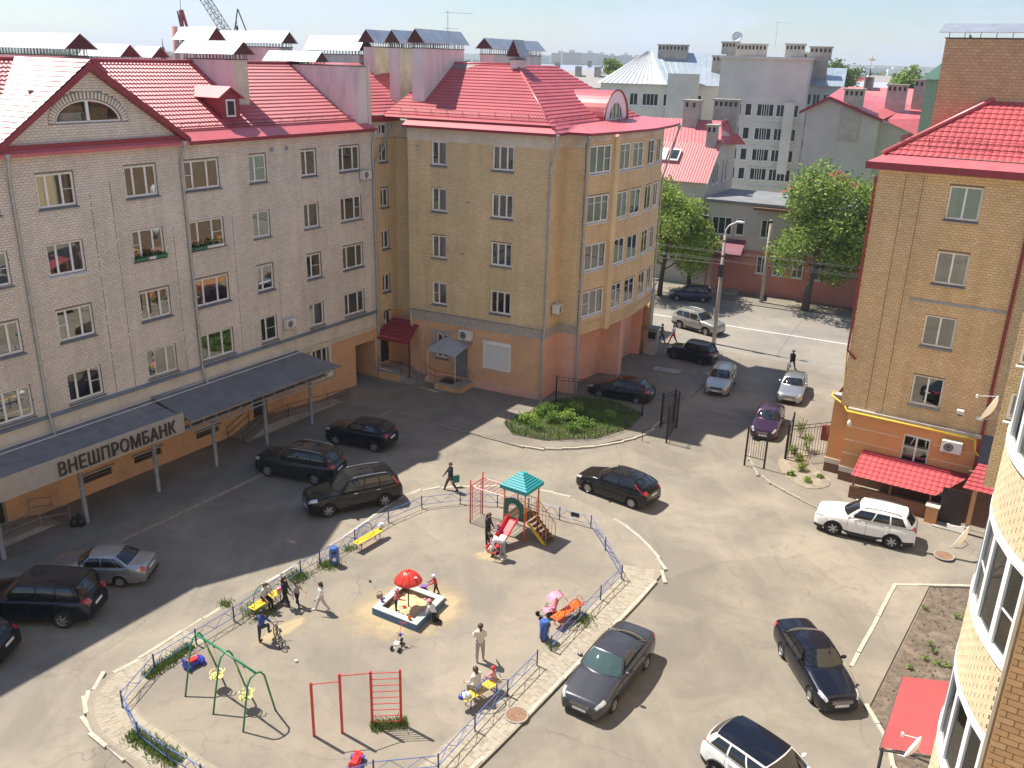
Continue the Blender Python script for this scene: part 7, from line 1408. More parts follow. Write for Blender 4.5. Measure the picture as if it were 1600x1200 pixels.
fence('playground_fence', 'short blue lattice fence section behind the lower right bench', [G(*p) for p in ((839, 1040), (793, 1087), (742, 1142), (685, 1205), (584, 1215), (500, 1240))], 'fence_blue')
sgn = MB().box((-.22, -.012, .3), (.22, .012, .52)).build('notice_board', M['sign_black']); sgn.location = G(898, 816); sgn.rotation_euler = (0, 0, R(-24)); tag(sgn, 'small black notice plate hung on the fence right of the play tower', 'sign')
def arcpts(c, r, a0, a1, n, ax=(1, 0, 0), ay=(0, 0, 1)): return [Vector(c) + Vector(ax) * r * math.cos(a) + Vector(ay) * r * math.sin(a) for a in np.linspace(a0, a1, n)]
def bench(loc, rz, label, fm, sm_):
    e = empty('park_bench', loc, rz); tag(e, label, 'bench', 'playground benches')
    for k in range(3): MB().box((-.85, -.2 + k * .135, .43), (.85, -.075 + k * .135, .465)).build('seat_board', M[sm_], e, bevel=.006)
    for s in (-1, 1):
        for y in (-.15, .15): MB().tube([(s * .6, y, 0), (s * .6, y, .43)], .022, 6).build('leg', M[fm], e)
        MB().tube(arcpts((s * .78, 0, .62), .14, 0, 2 * math.pi * .8, 12, (0, 1, 0)), .014, 5).build('scroll_arm', M[fm], e)
        MB().tube([(s * .95, .25, .5), (s * .75, .25, .62), (s * .52, .24, .5)], .016, 5).build('scroll_arm', M[fm], e)
    MB().tube([(-.5, .24, .1)] + arcpts((0, .24, .52), .5, math.pi, 0, 15) + [(.5, .24, .1)], .02, 6).build('back_arch', M[fm], e)
    for a in np.linspace(.25, math.pi - .25, 8): MB().tube([(.07 * math.cos(a), .24, .52), (.5 * math.cos(a), .24, .52 + .5 * math.sin(a))], .009, 4).build('spoke', M[fm], e)
    return e
bench(G(576, 851), R(55), 'empty bench with yellow seat and blue fan back beside the upper left fence', 'play_blue', 'seat_yellow'); bench(G(418, 950), R(60), 'bench with yellow seat and green fan back where a girl sits', 'play_green', 'seat_yellow'); bench(G(886, 968), R(228), 'bench with orange seat and red fan back beside the pink pushchair', 'play_red', 'play_orange'); bench(G(752, 1093), R(223), 'bench with yellow seat and blue back occupied by a person in cream', 'play_blue', 'seat_yellow')
M['play_orange']
def bin_(loc, rz, label):
    e = empty('litter_bin', loc, rz); MB().lathe([(.17, .06), (.19, .1), (.19, .62), (.175, .66)], 16).build('drum', M['play_blue'], e, angle=40); MB().lathe([(.2, .6), (.2, .82), (.16, .88), (.01, .9)], 16).build('hood', M['play_blue'], e, angle=40); MB().box((-.1, -.215, .62), (.1, -.17, .76)).build('opening', M['sign_black'], e); MB().lathe([(.09, 0), (.09, .006)], 16, (0, -.195, .36), 'y').build('emblem', M['toy_white'], e)
    for s in (-1, 1): MB().tube([(s * .21, 0, 0), (s * .21, 0, .7)], .014, 5).build('stand', M['fence_dark'], e)
    return tag(e, label, 'bin', 'blue litter bins')
bin_(G(523, 882), R(10), 'blue litter bin by the grass tuft near the empty bench'); bin_(G(850, 999), R(60), 'blue litter bin beside the gap in the fence')
# swings
sw = empty('swing_set', G(333, 1116)); tag(sw, 'green tubular swing frame with two yellow basket seats', 'swing'); o_ = sw.location.copy()
Fr_ = [Vector((-11.16, 25.21, GZ)), Vector((-9.91, 24.37, GZ)), Vector((-8.65, 23.57, GZ))]; Bk = [Vector((-10.68, 27.0, GZ)), Vector((-9.28, 25.91, GZ)), Vector((-7.85, 24.64, GZ))]; tops = []
for f, b in zip(Fr_, Bk):
    top = (f + b) / 2; top.z = GZ + 1.95; d = (b - f).normalized(); tops.append(top); a1, a2 = top - d * .34 + Vector((0, 0, -.28)), top + d * .34 + Vector((0, 0, -.28))
    MB().tube([q - o_ for q in (f, f.lerp(a1, .5), a1, top - d * .2 + Vector((0, 0, -.06)), top, top + d * .2 + Vector((0, 0, -.06)), a2, b.lerp(a2, .5), b)], .034, 8).build('frame_leg', M['play_green'], sw, True)
MB().tube([t_ - o_ + Vector((0, 0, .03)) for t_ in tops], .038, 8).build('beam', M['play_green'], sw, True)
for k in (0, 1):
    c = tops[k].lerp(tops[k + 1], .5) - o_; dr = (tops[k + 1] - tops[k]).normalized(); n_ = Vector((-dr.y, dr.x, 0)); sc = c + Vector((0, 0, -1.45)) + n_ * .12
    seat = MB(); [seat.tube([sc + (dr * math.cos(a) + n_ * math.sin(a)) * .22 + Vector((0, 0, z)) for a in np.linspace(0, 2 * math.pi, 16)[:-1]], .022, 6, closed=True) for z in (0, .17)]
    seat.tube([sc + dr * .22 + n_ * .0 + Vector((0, 0, .17)), sc + n_ * .1 + dr * .32 + Vector((0, 0, .28)), sc + n_ * .24 + dr * .2 + Vector((0, 0, .3))], .02, 6); so = seat.build('swing_seat', M['pale_yellow'], sw, True)
    MB().prism([tuple((sc + (dr * math.cos(a) + n_ * math.sin(a)) * .21)[:2]) for a in np.linspace(0, 2 * math.pi, 13)[:-1]], sc.z - .02, sc.z + .01).build('seat_plate', M['pale_yellow'], so)
    for s in (-1, 1): MB().tube([c + dr * s * .24, sc + dr * s * .22 + Vector((0, 0, .17))], .011, 5).build('hanger', M['pale_yellow'], sw); MB().box(tuple(c + dr * s * .24 - Vector((.03, .03, .05))), tuple(c + dr * s * .24 + Vector((.03, .03, .03)))).build('bearing', M['fence_dark'], sw)
# pull-up bars and wall bars
pu = empty('pull_up_bars', G(535, 1145)); tag(pu, 'red pull-up bars with wall-bar ladder on the playground asphalt', 'pull-up bars'); o_ = pu.location.copy(); Pp = [(G(491, 1150), 2.15), (G(535, 1145), 2.38), (G(582, 1133), 2.2), (G(627, 1131), 2.22)]
for p, h in Pp: MB().box((-.04, -.04, -.1), (.04, .04, h)).build('post', M['play_red'], pu).location = p - o_
MB().tube([Pp[0][0] - o_ + Vector((0, 0, 2.08)), Pp[1][0] - o_ + Vector((0, 0, 2.08))], .018, 6).build('bar', M['play_red'], pu); MB().tube([Pp[1][0] - o_ + Vector((0, 0, 2.3)), Pp[2][0] - o_ + Vector((0, 0, 2.12))], .018, 6).build('bar', M['play_red'], pu)
for k in range(9): z = .12 + k * .25; MB().tube([Pp[2][0] - o_ + Vector((0, 0, z)), Pp[3][0] - o_ + Vector((0, 0, z))], .016, 6).build('rung', M['play_red'], pu)
# sandbox with mushroom umbrella
c0, c1, c2 = Vector((-5.42, 30.37, GZ)), Vector((-3.5, 29.27, GZ)), Vector((-2.53, 31.23, GZ)); c3 = c0 + c2 - c1; cen = (c0 + c2) / 2; sbx = empty('sandbox', cen); tag(sbx, 'square blue wooden sandbox filled with yellow sand', 'sandbox'); q = [p - cen for p in (c0, c1, c2, c3)]; inn = [p * .74 for p in q]
for k in range(4):
    a, b, c, d = q[k], q[(k + 1) % 4], inn[(k + 1) % 4], inn[k]; MB().prism([a[:2], b[:2], (b * .96)[:2], (a * .96)[:2]], -.05, .30).build('side_board', M['box_blue'], sbx); MB().prism([a[:2], b[:2], c[:2], d[:2]], .302, .335).build('seat_board', M['box_top'], sbx); MB().prism([(d * 1.03)[:2], (c * 1.03)[:2], c[:2], d[:2]], .0, .30).build('inner_board', M['wood_dark'], sbx)
n = 22; sg = np.zeros((n, n, 3))
for i in range(n):
    for j in range(n): a, b = i / (n - 1), j / (n - 1); p = (inn[0] * (1 - a) + inn[1] * a) * (1 - b) + (inn[3] * (1 - a) + inn[2] * a) * b; sg[i, j] = (p.x, p.y, .08 + .12 * math.exp(-((a - .55) ** 2 + (b - .5) ** 2) * 9) + .03 * math.sin(a * 17 + 2) * math.cos(b * 13) + random.uniform(-.01, .01))
mb = MB(); pgrid(mb, sg); mb.build('sand', M['sand'], sbx, True)
um = empty('sandbox_umbrella', (-3.99, 30.76, .2)); tag(um, 'red mushroom-shaped metal umbrella standing in the sandbox', 'umbrella'); MB().tube([(0, 0, -.1), (0, 0, 1.75)], .03, 8).build('pole', M['fence_dark'], um, True)
for k in range(10):
    a0, a1 = 2 * math.pi * k / 10, 2 * math.pi * (k + 1) / 10; Pn = np.array([[(r_ * math.cos(a), r_ * math.sin(a), 1.72 - .62 * (r_ / .58) ** 2.2 * .72 + .0) for r_ in np.linspace(.03, .58, 8)] for a in np.linspace(a0 + .012, a1 - .012, 4)])
    mb = MB(); pgrid(mb, Pn, True); o2 = mb.build('canopy_panel', M['umbrella_red'], um, True); sd_ = o2.modifiers.new('t', 'SOLIDIFY'); sd_.thickness = .012
    MB().tube([(r_ * math.cos(a0), r_ * math.sin(a0), 1.715 - .62 * (r_ / .58) ** 2.2 * .72) for r_ in np.linspace(.03, .58, 8)], .008, 4).build('seam', M['play_red'], um)
MB().ball((0, 0, 1.74), (.07, .07, .05), 10, 6).build('knob', M['umbrella_red'], um, True)
stm = MB().prism([(.33 + x * .06, -.25 + y * .06) for x, y in ((-1, -.4), (-.3, -.5), (.4, -.9), (.9, -.2), (1, .5), (.2, .8), (-.7, .6))], 1.56, 1.58); stm.build('white_mark', M['toy_white'], um)
# play tower
tw = empty('play_tower', Vector((.35, 37.45, GZ))); tag(tw, 'play tower with turquoise pyramid roof, red slide, stairs and climbing bars', 'play tower'); T0 = tw.location
W1, W2, W3 = Vector((.75, 36.5, 0)), Vector((-.22, 37.15, 0)), Vector((1.40, 37.47, 0)); W4 = W2 + W3 - W1; loc_ = lambda p, z: Vector((p.x - T0.x, p.y - T0.y, z)); cw_ = (W1 + W4) / 2
for w_ in (W1, W2, W3, W4): MB().tube([loc_(w_, -.1), loc_(w_, 2.6)], .04, 8).build('post', M['play_orange'], tw, True)
MB().prism([tuple(loc_(w_, 0)[:2]) for w_ in (W1, W3, W4, W2)], .96, 1.02).build('platform', M['wood_dark'], tw)
cr4 = [cw_ + (w_ - cw_) * 1.28 for w_ in (W1, W3, W4, W2)]; mbr = MB(); apx_ = loc_(cw_, 3.22); sk = [loc_(c, 2.62) for c in cr4]; tp = [apx_ + (s_ - apx_) * .12 for s_ in sk]; tp = [Vector((t_.x, t_.y, 3.2)) for t_ in tp]
for i in range(4):
    a, b = sk[i], sk[(i + 1) % 4]; ta, tb = tp[i], tp[(i + 1) % 4]
    for k in range(7):
        f0, f1 = k / 7, (k + 1) / 7; o1 = Vector((0, 0, .03)); p0, p1, p2, p3 = a.lerp(ta, f0) + o1, b.lerp(tb, f0) + o1, b.lerp(tb, f1), a.lerp(ta, f1); mbr.quad(p0, p1, p2, p3); mbr.quad(a.lerp(ta, f0), b.lerp(tb, f0), p1, p0)
    mbr.quad(a - Vector((0, 0, .16)), b - Vector((0, 0, .16)), b, a)
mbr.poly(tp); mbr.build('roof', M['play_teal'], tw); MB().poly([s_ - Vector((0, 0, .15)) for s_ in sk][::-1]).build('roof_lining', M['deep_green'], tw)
ex = (W1 - W2).normalized(); ey = Vector((ex.y, -ex.x, 0))      # along the front edge, outwards
mid = (W1 + W2) / 2; Lq = (W1 - W2).length
arch = MB(); ao = [(-Lq / 2 + .06, 1.15), (-Lq / 2 + .06, 1.95), (-.22, 2.05), (0, 2.1), (.22, 2.05), (Lq / 2 - .06, 1.9), (Lq / 2 - .06, 1.1), (Lq / 2 - .26, 1.1), (Lq / 2 - .27, 1.55), (.12, 1.8), (0, 1.82), (-.12, 1.8), (-Lq / 2 + .27, 1.6), (-Lq / 2 + .26, 1.15)]
for i in range(6):
    j = 13 - i; f = lambda k: loc_(mid + ex * ao[k][0] + ey * .03, ao[k][1]); arch.extr([f(i), f(i + 1), f(j - 1), f(j)], ey * .05)
arch.build('entry_arch', M['deep_green'], tw)
s0, s1 = mid + ey * .05, mid + ey * 1.85; prof = [(0, 1.0), (.12, .98), (.8, .5), (1.45, .13), (1.8, .06)]
sl_ = MB()
for (d0, z0), (d1, z1) in zip(prof, prof[1:]):
    f = lambda d, x, z: loc_(mid + ey * (.05 + d) + ex * x, z)
    sl_.quad(f(d0, -.24, z0), f(d1, -.24, z1), f(d1, .24, z1), f(d0, .24, z0))
    for s in (-1, 1): sl_.quad(f(d0, s * .24, z0), f(d1, s * .24, z1), f(d1, s * .29, z1 + .2), f(d0, s * .29, z0 + .2)); sl_.quad(f(d0, s * .29, z0 + .2), f(d1, s * .29, z1 + .2), f(d1, s * .33, z1 + .12), f(d0, s * .33, z0 + .12))
so = sl_.build('slide', M['slide_red'], tw); sd_ = so.modifiers.new('t', 'SOLIDIFY'); sd_.thickness = .02
# stairs to the right with orange rails
fx = (W3 - W1); m2 = (W1 + W3) / 2; fe = Vector((fx.y, -fx.x, 0)).normalized(); fx = fx.normalized()
for k in range(6):
    a = m2 + fe * (.1 + k * .17); z = .95 - k * .16; MB().extr([loc_(a - fx * .36, z), loc_(a + fx * .36, z), loc_(a + fx * .36 + fe * .19, z), loc_(a - fx * .36 + fe * .19, z)], (0, 0, -.03)).build('tread', M['wood_dark'], tw)
for s in (-1, 1):
    MB().extr([loc_(m2 + fx * s * .38 + fe * .05, 1.0), loc_(m2 + fx * s * .38 + fe * 1.1, .05), loc_(m2 + fx * s * .38 + fe * .9, .02), loc_(m2 + fx * s * .38, .85)], fx * .03).build('stringer', M['play_yellow'], tw)
    p = lambda d, z: loc_(m2 + fx * s * .42 + fe * d, z); MB().tube([p(.0, 1.0), p(.0, 1.75), p(.15, 1.75), p(1.1, .85), p(1.1, .05)], .02, 6).build('handrail', M['play_orange'], tw)
    for k in range(1, 6): d = k * .18; MB().tube([p(d, 1.02 - d * .9), p(d, 1.75 - (d - .15) * .95)], .012, 5).build('baluster', M['play_orange'], tw)
# ladder wing on the left
La, Lb = Vector((-1.86, 38.13, 0)), Vector((-1.31, 39.05, 0))
for p_, h in ((La, 2.3), (Lb, 2.3)): MB().tube([loc_(p_, -.1), loc_(p_, h)], .036, 8).build('post', M['play_red'], tw, True)
for k in range(9): z = .2 + k * .22; MB().tube([loc_(La.lerp(Lb, .12), z), loc_(La.lerp(Lb, .88), z)], .014, 5).build('rung', M['play_red'], tw)
for f in (.15, .85): MB().tube([loc_(La.lerp(Lb, f), .05), loc_(La.lerp(Lb, f), 2.0)], .016, 5).build('ladder_side', M['fence_dark'], tw)
MB().tube([loc_(La, 1.98), loc_(W2, 1.98)], .018, 6).build('monkey_rail', M['play_red'], tw); MB().tube([loc_(Lb, 1.98), loc_(W4, 1.98)], .018, 6).build('monkey_rail', M['play_red'], tw); MB().tube([loc_(La, 1.98), loc_(Lb, 1.98)], .018, 6).build('monkey_rail', M['play_red'], tw)
for k in range(1, 8): MB().tube([loc_(La.lerp(W2, k / 8), 1.98), loc_(Lb.lerp(W4, k / 8), 1.98)], .014, 5).build('monkey_rung', M['play_red'], tw)
for a, b in ((W4, W3), (W2, W4)):
    for z in (1.3, 1.75): MB().tube([loc_(a, z), loc_(b, z)], .016, 5).build('guard_rail', M['play_orange'], tw)
    for k in range(1, 6): MB().tube([loc_(a.lerp(b, k / 6), 1.02), loc_(a.lerp(b, k / 6), 1.75)], .011, 5).build('guard_bar', M['play_orange'], tw)
# toys
def wheel_toy(r, w, mat, par, loc, ax='y'): o = MB().lathe([(r * .3, -w), (r, -w), (r, w), (r * .3, w)], 14, (0, 0, 0), ax).build('wheel', M[mat], par, angle=40); o.location = loc; return o
def ride_on(loc, rz, label, body, top):
    e = empty('toy_car', loc, rz); MB().add([(-.38, -.17, .1), (.38, -.17, .1), (.38, .17, .1), (-.38, .17, .1), (-.36, -.15, .26), (.40, -.14, .22), (.40, .14, .22), (-.36, .15, .26)], [(3, 2, 1, 0), (4, 5, 6, 7), (0, 1, 5, 4), (1, 2, 6, 5), (2, 3, 7, 6), (3, 0, 4, 7)]).build('body', M[body], e, bevel=.03); MB().box((-.22, -.11, .25), (.14, .11, .33)).build('seat', M[top], e, bevel=.02); MB().box((-.36, -.13, .26), (-.3, .13, .46)).build('backrest', M[body], e, bevel=.015); MB().tube([(.2, -.12, .42), (.2, .12, .42)], .018, 6).tube([(.2, 0, .42), (.24, 0, .22)], .016, 6).build('handlebar', M[top], e)
    for x in (-.25, .26):
        for s in (-1, 1): wheel_toy(.1, .035, 'toy_blue', e, (x, s * .18, .1))
    return tag(e, label, 'toy car', 'ride-on toys')
ride_on(G(303, 1040), R(50), 'blue ride-on toy car with red seat beside the swings', 'toy_blue', 'toy_red'); ride_on(G(556, 1197), R(85), 'red ride-on toy car at the bottom edge by the fence', 'toy_red', 'toy_red')
tr = empty('toy_tricycle', G(622, 1012), R(70)); tag(tr, 'small white and blue tricycle with push handle below the sandbox', 'tricycle'); MB().tube([(-.25, 0, .14), (0, 0, .22), (.25, 0, .14)], .025, 6).tube([(.25, 0, .14), (.2, 0, .5)], .018, 6).build('frame', M['toy_white'], tr); MB().box((-.2, -.1, .24), (.02, .1, .3)).build('seat', M['toy_white'], tr, bevel=.02); MB().tube([(.2, -.16, .5), (.2, .16, .5)], .016, 6).build('handlebar', M['toy_blue'], tr); MB().tube([(-.24, 0, .2), (.42, 0, .86)], .012, 5).tube([(.42, -.15, .86), (.42, .15, .86)], .012, 5).build('push_handle', M['play_red'], tr); MB().ball((.2, 0, .46), .075, 8, 6).build('horn', M['toy_blue'], tr, True); wheel_toy(.13, .02, 'tyre', tr, (.27, 0, .13)); [wheel_toy(.09, .025, 'tyre', tr, (-.22, s * .16, .09)) for s in (-1, 1)]
pc = empty('pushchair', G(858, 962), R(200)); tag(pc, 'pink pushchair with dark frame left of the red bench', 'pushchair')
MB().add([(-.2, -.2, .35), (.25, -.2, .3), (.25, .2, .3), (-.2, .2, .35), (-.32, -.2, .78), (-.32, .2, .78)], [(0, 1, 2, 3), (0, 3, 5, 4)]).build('seat', M['toy_pink'], pc); mb = MB(); pgrid(mb, np.array([[(-.3 + .42 * math.cos(a), y, .62 + .36 * math.sin(a)) for y in (-.22, 0, .22)] for a in np.linspace(math.pi, .35, 9)])); mb.build('hood', M['toy_pink'], pc, True)
for s in (-1, 1): MB().tube([(-.3, s * .2, .1), (.1, s * .2, .42), (-.35, s * .2, .85), (-.5, s * .2, .98)], .012, 5).build('frame_side', M['fence_dark'], pc); MB().tube([(.42, s * .18, .1), (-.05, s * .2, .45)], .012, 5).build('frame_leg', M['fence_dark'], pc); wheel_toy(.1, .03, 'tyre', pc, (-.3, s * .22, .1)); wheel_toy(.09, .03, 'tyre', pc, (.44, s * .18, .09))
MB().tube([(-.5, -.2, .98), (-.5, .2, .98)], .014, 5).build('handle', M['fence_dark'], pc); MB().box((-.2, -.17, .12), (.15, .17, .26)).build('basket', M['sign_black'], pc)
def cycle(loc, rz, label, r=.24, tilt=0):
    e = empty('bicycle', loc, rz); e.rotation_euler = (tilt, 0, rz)
    for x in (-.42, .42):
        w = MB().tube([(r * math.cos(a), 0, r * math.sin(a)) for a in np.linspace(0, 2 * math.pi, 25)[:-1]], .022, 6, closed=True).build('wheel', M['tyre'], e, True); w.location = (x, 0, r); s_ = MB(); [s_.tube([(0, 0, 0), ((r - .02) * math.cos(a), 0, (r - .02) * math.sin(a))], .003, 3) for a in np.linspace(0, 2 * math.pi, 15)[:-1]]; s_.build('spokes', M['rim'], w)
    MB().tube([(-.42, 0, r), (-.05, 0, r), (-.18, 0, .58), (-.42, 0, r)], .016, 6).tube([(-.05, 0, r), (.3, 0, .58), (-.17, 0, .52)], .018, 6).tube([(.42, 0, r), (.3, 0, .58), (.27, 0, .7)], .016, 6).build('frame', M['deep_green'], e, True); MB().tube([(.22, -.24, .74), (.28, 0, .72), (.22, .24, .74)], .014, 6).build('handlebar', M['fence_dark'], e); MB().box((-.3, -.05, .6), (-.08, .05, .65)).build('saddle', M['sign_black'], e, bevel=.015); MB().tube([(-.2, 0, .5), (-.2, 0, .62)], .014, 6).build('seat_post', M['rim'], e); MB().box((-.1, -.12, r - .02), (0, -.06, r + .02)).box((-.1, .06, r - .1), (0, .12, r - .06)).build('pedals', M['sign_black'], e); return tag(e, label, 'bicycle')
cycle(G(433, 1003), R(118), 'childs green bicycle held by the boy in blue', .23, R(10))
cs2 = empty('toy_scooter', G(667, 925), R(175)); tag(cs2, 'small purple toy pushcart held by the child in the red jacket', 'toy'); MB().tube([(-.2, -.1, .6), (.1, -.1, .1)], .012, 5).tube([(-.2, .1, .6), (.1, .1, .1)], .012, 5).tube([(-.2, -.1, .6), (-.2, .1, .6)], .014, 5).build('frame', M['toy_purple'], cs2); MB().box((.0, -.1, .16), (.26, .1, .3)).build('basket', M['toy_purple'], cs2); [wheel_toy(.06, .02, 'toy_white', cs2, (x, s * .11, .06)) for x in (.02, .26) for s in (-1, 1)]
for k, (px, py, z, mt, lb) in enumerate(((628, 948, .3, 'toy_red', 'red toy spade lying on the sand'), (640, 968, .42, 'play_orange', 'orange toy bucket on the front board of the sandbox'), (597, 940, .42, 'toy_purple', 'purple toy bucket on the left corner of the sandbox'), (664, 938, .35, 'toy_pink', 'pink toy ball at the right side of the sand'), (661, 957, .3, 'toy_pink', 'pink toy cup beside the kneeling person'), (578, 909, GZ, 'deep_green', 'green bottle cap left alone left of the umbrella'), (463, 1034, GZ, 'toy_white', 'small pale stone on the asphalt right of the bicycle'), (549, 928, .42, 'play_yellow', '')), 0):
    if not lb: continue
    p = at(px, py, z); e = empty('sand_toy', p, k); tag(e, lb, 'toy', 'toys about the sandbox')
    if 'bucket' in lb or 'cup' in lb: MB().lathe([(.05, 0), (.075, .12), (.07, .12), (.046, .01)], 12).build('pail', M[mt], e, angle=40); MB().tube(arcpts((0, 0, .12), .07, 0, math.pi, 9), .006, 4).build('handle', M[mt], e)
    elif 'spade' in lb: MB().tube([(-.14, 0, .02), (.02, 0, .02)], .012, 5).build('shaft', M[mt], e); MB().prism([(.02, -.06), (.16, -.05), (.19, 0), (.16, .05), (.02, .06)], .015, .03).build('blade', M[mt], e)
    else: MB().ball((0, 0, .05), (.07, .06, .05), 10, 7).build('shell', M[mt], e, True); MB().box((-.015, -.015, .08), (.015, .015, .105)).build('tip', M[mt], e)
bg_ = empty('toy_bag', at(593, 934, .42), .4); MB().add([(-.11, -.07, 0), (.11, -.07, 0), (.11, .07, 0), (-.11, .07, 0), (-.14, -.08, .2), (.14, -.08, .2), (.14, .08, .2), (-.14, .08, .2)], [(3, 2, 1, 0), (0, 1, 5, 4), (1, 2, 6, 5), (2, 3, 7, 6), (3, 0, 4, 7), (4, 5, 6, 7)]).build('bag_body', M['soil_light'], bg_); MB().tube(arcpts((0, 0, .2), .1, 0, math.pi, 9), .012, 4).build('handle', M['wood_dark'], bg_); tag(bg_, 'brown toy bag on the left board of the sandbox', 'bag')
bk2 = empty('shopping_bag', at(558, 838, .56), R(55)); MB().ball((0, 0, .12), (.22, .14, .13), 12, 8).build('bag_body', M['toy_white'], bk2, True); MB().tube(arcpts((0, 0, .2), .08, 0, math.pi, 8), .012, 4).build('handle', M['toy_white'], bk2); bk2.location = G(596, 838); bk2.location.z = .56; tag(bk2, 'white bag lying on the right end of the empty bench', 'bag')
bl_ = empty('backpack', at(437, 926, .56), R(60)); MB().box((-.12, -.08, 0), (.12, .08, .27)).build('pack', M['toy_pink'], bl_, bevel=.05); MB().box((-.09, -.11, .03), (.09, -.07, .14)).build('pocket', M['toy_white'], bl_, bevel=.02); tag(bl_, 'bright pink backpack on the green bench', 'backpack')
bj = empty('folded_jacket', at(728, 1090, .5), R(43)); MB().ball((0, 0, .1), (.2, .16, .12), 12, 8).build('cloth', M['toy_white'], bj, True); MB().ball((-.16, .05, .08), (.12, .12, .1), 10, 7).build('sleeve', M['toy_blue'], bj, True); tag(bj, 'striped blue and white jacket on the near end of the lower bench', 'jacket')
for px, py, r_, lb in ((807, 1117, .42, 'round rusty manhole cover in the paved strip'), (1475, 868, .45, 'round rusty manhole cover by the white crossover')):
    e = empty('manhole_cover', at(px, py, .115 if r_ < .44 else .1)); pm('rust', (.26, .15, .09), .9, var=.25, scale=9); MB().lathe([(.01, .012), (r_ * .86, .012), (r_ * .86, -.03)], 28).build('lid', M['rust'], e); MB().lathe([(r_ * .88, .0), (r_ * .88, .02), (r_, .02), (r_, -.03)], 28).build('ring', M['concrete'], e)
    for k in range(12): a = k * math.pi / 6; MB().tube([(r_ * .2 * math.cos(a), r_ * .2 * math.sin(a), .014), (r_ * .82 * math.cos(a), r_ * .82 * math.sin(a), .014)], .008, 4).build('rib', M['rust'], e)
    tag(e, lb, 'manhole')
# spilled sand round the box and chalk marks
m, t, b, o = mat_new('loose_sand'); v = objco(t); b.inputs['Base Color'].default_value = (.60, .47, .28, 1); b.inputs['Roughness'].default_value = .98
ln = N(t, 'ShaderNodeVectorMath', operation='LENGTH'); t.links.new(v, ln.inputs[0]); fa = N(t, 'ShaderNodeMapRange'); t.links.new(ln.outputs['Value'], fa.inputs[0]); fa.inputs[1].default_value = .55; fa.inputs[2].default_value = 1.0; fa.inputs[3].default_value = .62; fa.inputs[4].default_value = -.15
ad = N(t, 'ShaderNodeMath', operation='ADD'); t.links.new(fa.outputs[0], ad.inputs[0]); nm = N(t, 'ShaderNodeMath', operation='MULTIPLY_ADD'); t.links.new(noise(t, 2.6, 7, .65, v), nm.inputs[0]); nm.inputs[1].default_value = 1.6; nm.inputs[2].default_value = -.8; t.links.new(nm.outputs[0], ad.inputs[1]); cl_ = N(t, 'ShaderNodeClamp'); t.links.new(ad.outputs[0], cl_.inputs[0]); cl_.inputs['Max'].default_value = .6; t.links.new(cl_.outputs[0], b.inputs['Alpha']); MATS['loose_sand'] = m
def sand_patch(c, rx, ry, rz): o = MB().poly([(math.cos(a), math.sin(a), 0) for a in np.linspace(0, 2 * math.pi, 33)[:-1]]).build('loose_sand', M['loose_sand']); o.location = (c[0], c[1], GZ + .004); o.scale = (rx, ry, 1); o.rotation_euler = (0, 0, rz); tag(o, kind='structure')
sand_patch(cen, 3.0, 2.4, .4); sand_patch(G(765, 868), .9, .6, 0); sand_patch(G(440, 985), 1.5, .5, .9)
# ================================================================ iron fences, gates, lamp posts, wires
def iron(name, label, a, b, h, n, z0=.12, cat='fence', posts=True, short=False):
    a, b = Vector(a), Vector(b); a.z = b.z = 0; d = b - a; L = d.length; e = empty(name, a, math.atan2(d.y, d.x)); tag(e, label, cat)
    if posts:
        for x in (0, L): MB().box((x - .045, -.045, -.05), (x + .045, .045, h + .1)).build('post', M['black_iron'], e)
    for z in (z0 + .05, h - .22, h - .02): MB().box((0, -.014, z), (L, .014, z + .03)).build('rail', M['black_iron'], e)
    for k in range(1, n):
        x = L * k / n; MB().box((x - .009, -.009, z0), (x + .009, .009, h + (.0 if k % 2 else -.2))).build('bar', M['black_iron'], e)
    return e
iron('iron_fence', 'tall black iron fence between the yellow house and the gate', at(868, 637), at(1003, 652), 2.15, 36)
iron('iron_gate', 'open left leaf of the black iron driveway gate', at(1041, 692), at(1057, 668), 2.3, 15, .15, 'gate'); iron('iron_gate', 'short fixed panel of the left driveway gate', at(1032, 668), at(1052, 661), 2.2, 9, .15, 'gate')
iron('iron_gate', 'open right leaf of the black iron driveway gate in front of the purple car', at(1163, 727), at(1193, 735), 2.35, 8, .55, 'gate'); iron('iron_fence', 'black iron fence panel between the right gate and the tan house', at(1226, 720), at(1297, 712), 2.15, 16)
iron('iron_fence', 'short side panel of the right iron fence beside the pavement', at(1226, 720), at(1234, 700), 2.2, 5)
bf = A((790, 662), (800, 679), (850, 689), (895, 690), (930, 687), (966, 677), (987, 668)); e = empty('bed_fence', (bf[0][0], bf[0][1], .12)); tag(e, 'low black zigzag fence along the edge of the green bed', 'fence'); o_ = e.location
pts = [Vector((p[0], p[1], .12)) - o_ for p in smooth_path(bf, 2)]
for a, b in zip(pts, pts[1:]):
    u = Vector((0, 0, 1)); MB().box((-.016, -.016, 0), (.016, .016, .56)).build('post', M['black_iron'], e).location = a
    MB().tube([a + u * .52, b + u * .52], .013, 5).build('rail', M['black_iron'], e); MB().tube([a + u * .1, b + u * .1], .013, 5).build('rail', M['black_iron'], e); L = (b - a).length; n = max(2, int(L / .28))
    for k in range(n): z0, z1 = (.1, .52) if k % 2 else (.52, .1); MB().tube([a.lerp(b, k / n) + u * z0, a.lerp(b, (k + 1) / n) + u * z1], .009, 4).build('brace', M['black_iron'], e)
bo = empty('gate_stop', at(1003, 689)); MB().tube([(0, 0, -.05), (0, 0, .75)], .025, 6).build('post', M['black_iron'], bo); MB().lathe([(.03, .7), (.055, .72), (.055, .78), (.02, .8)], 8).build('cap', M['black_iron'], bo); tag(bo, 'single short iron post on the kerb left of the gate', 'post')
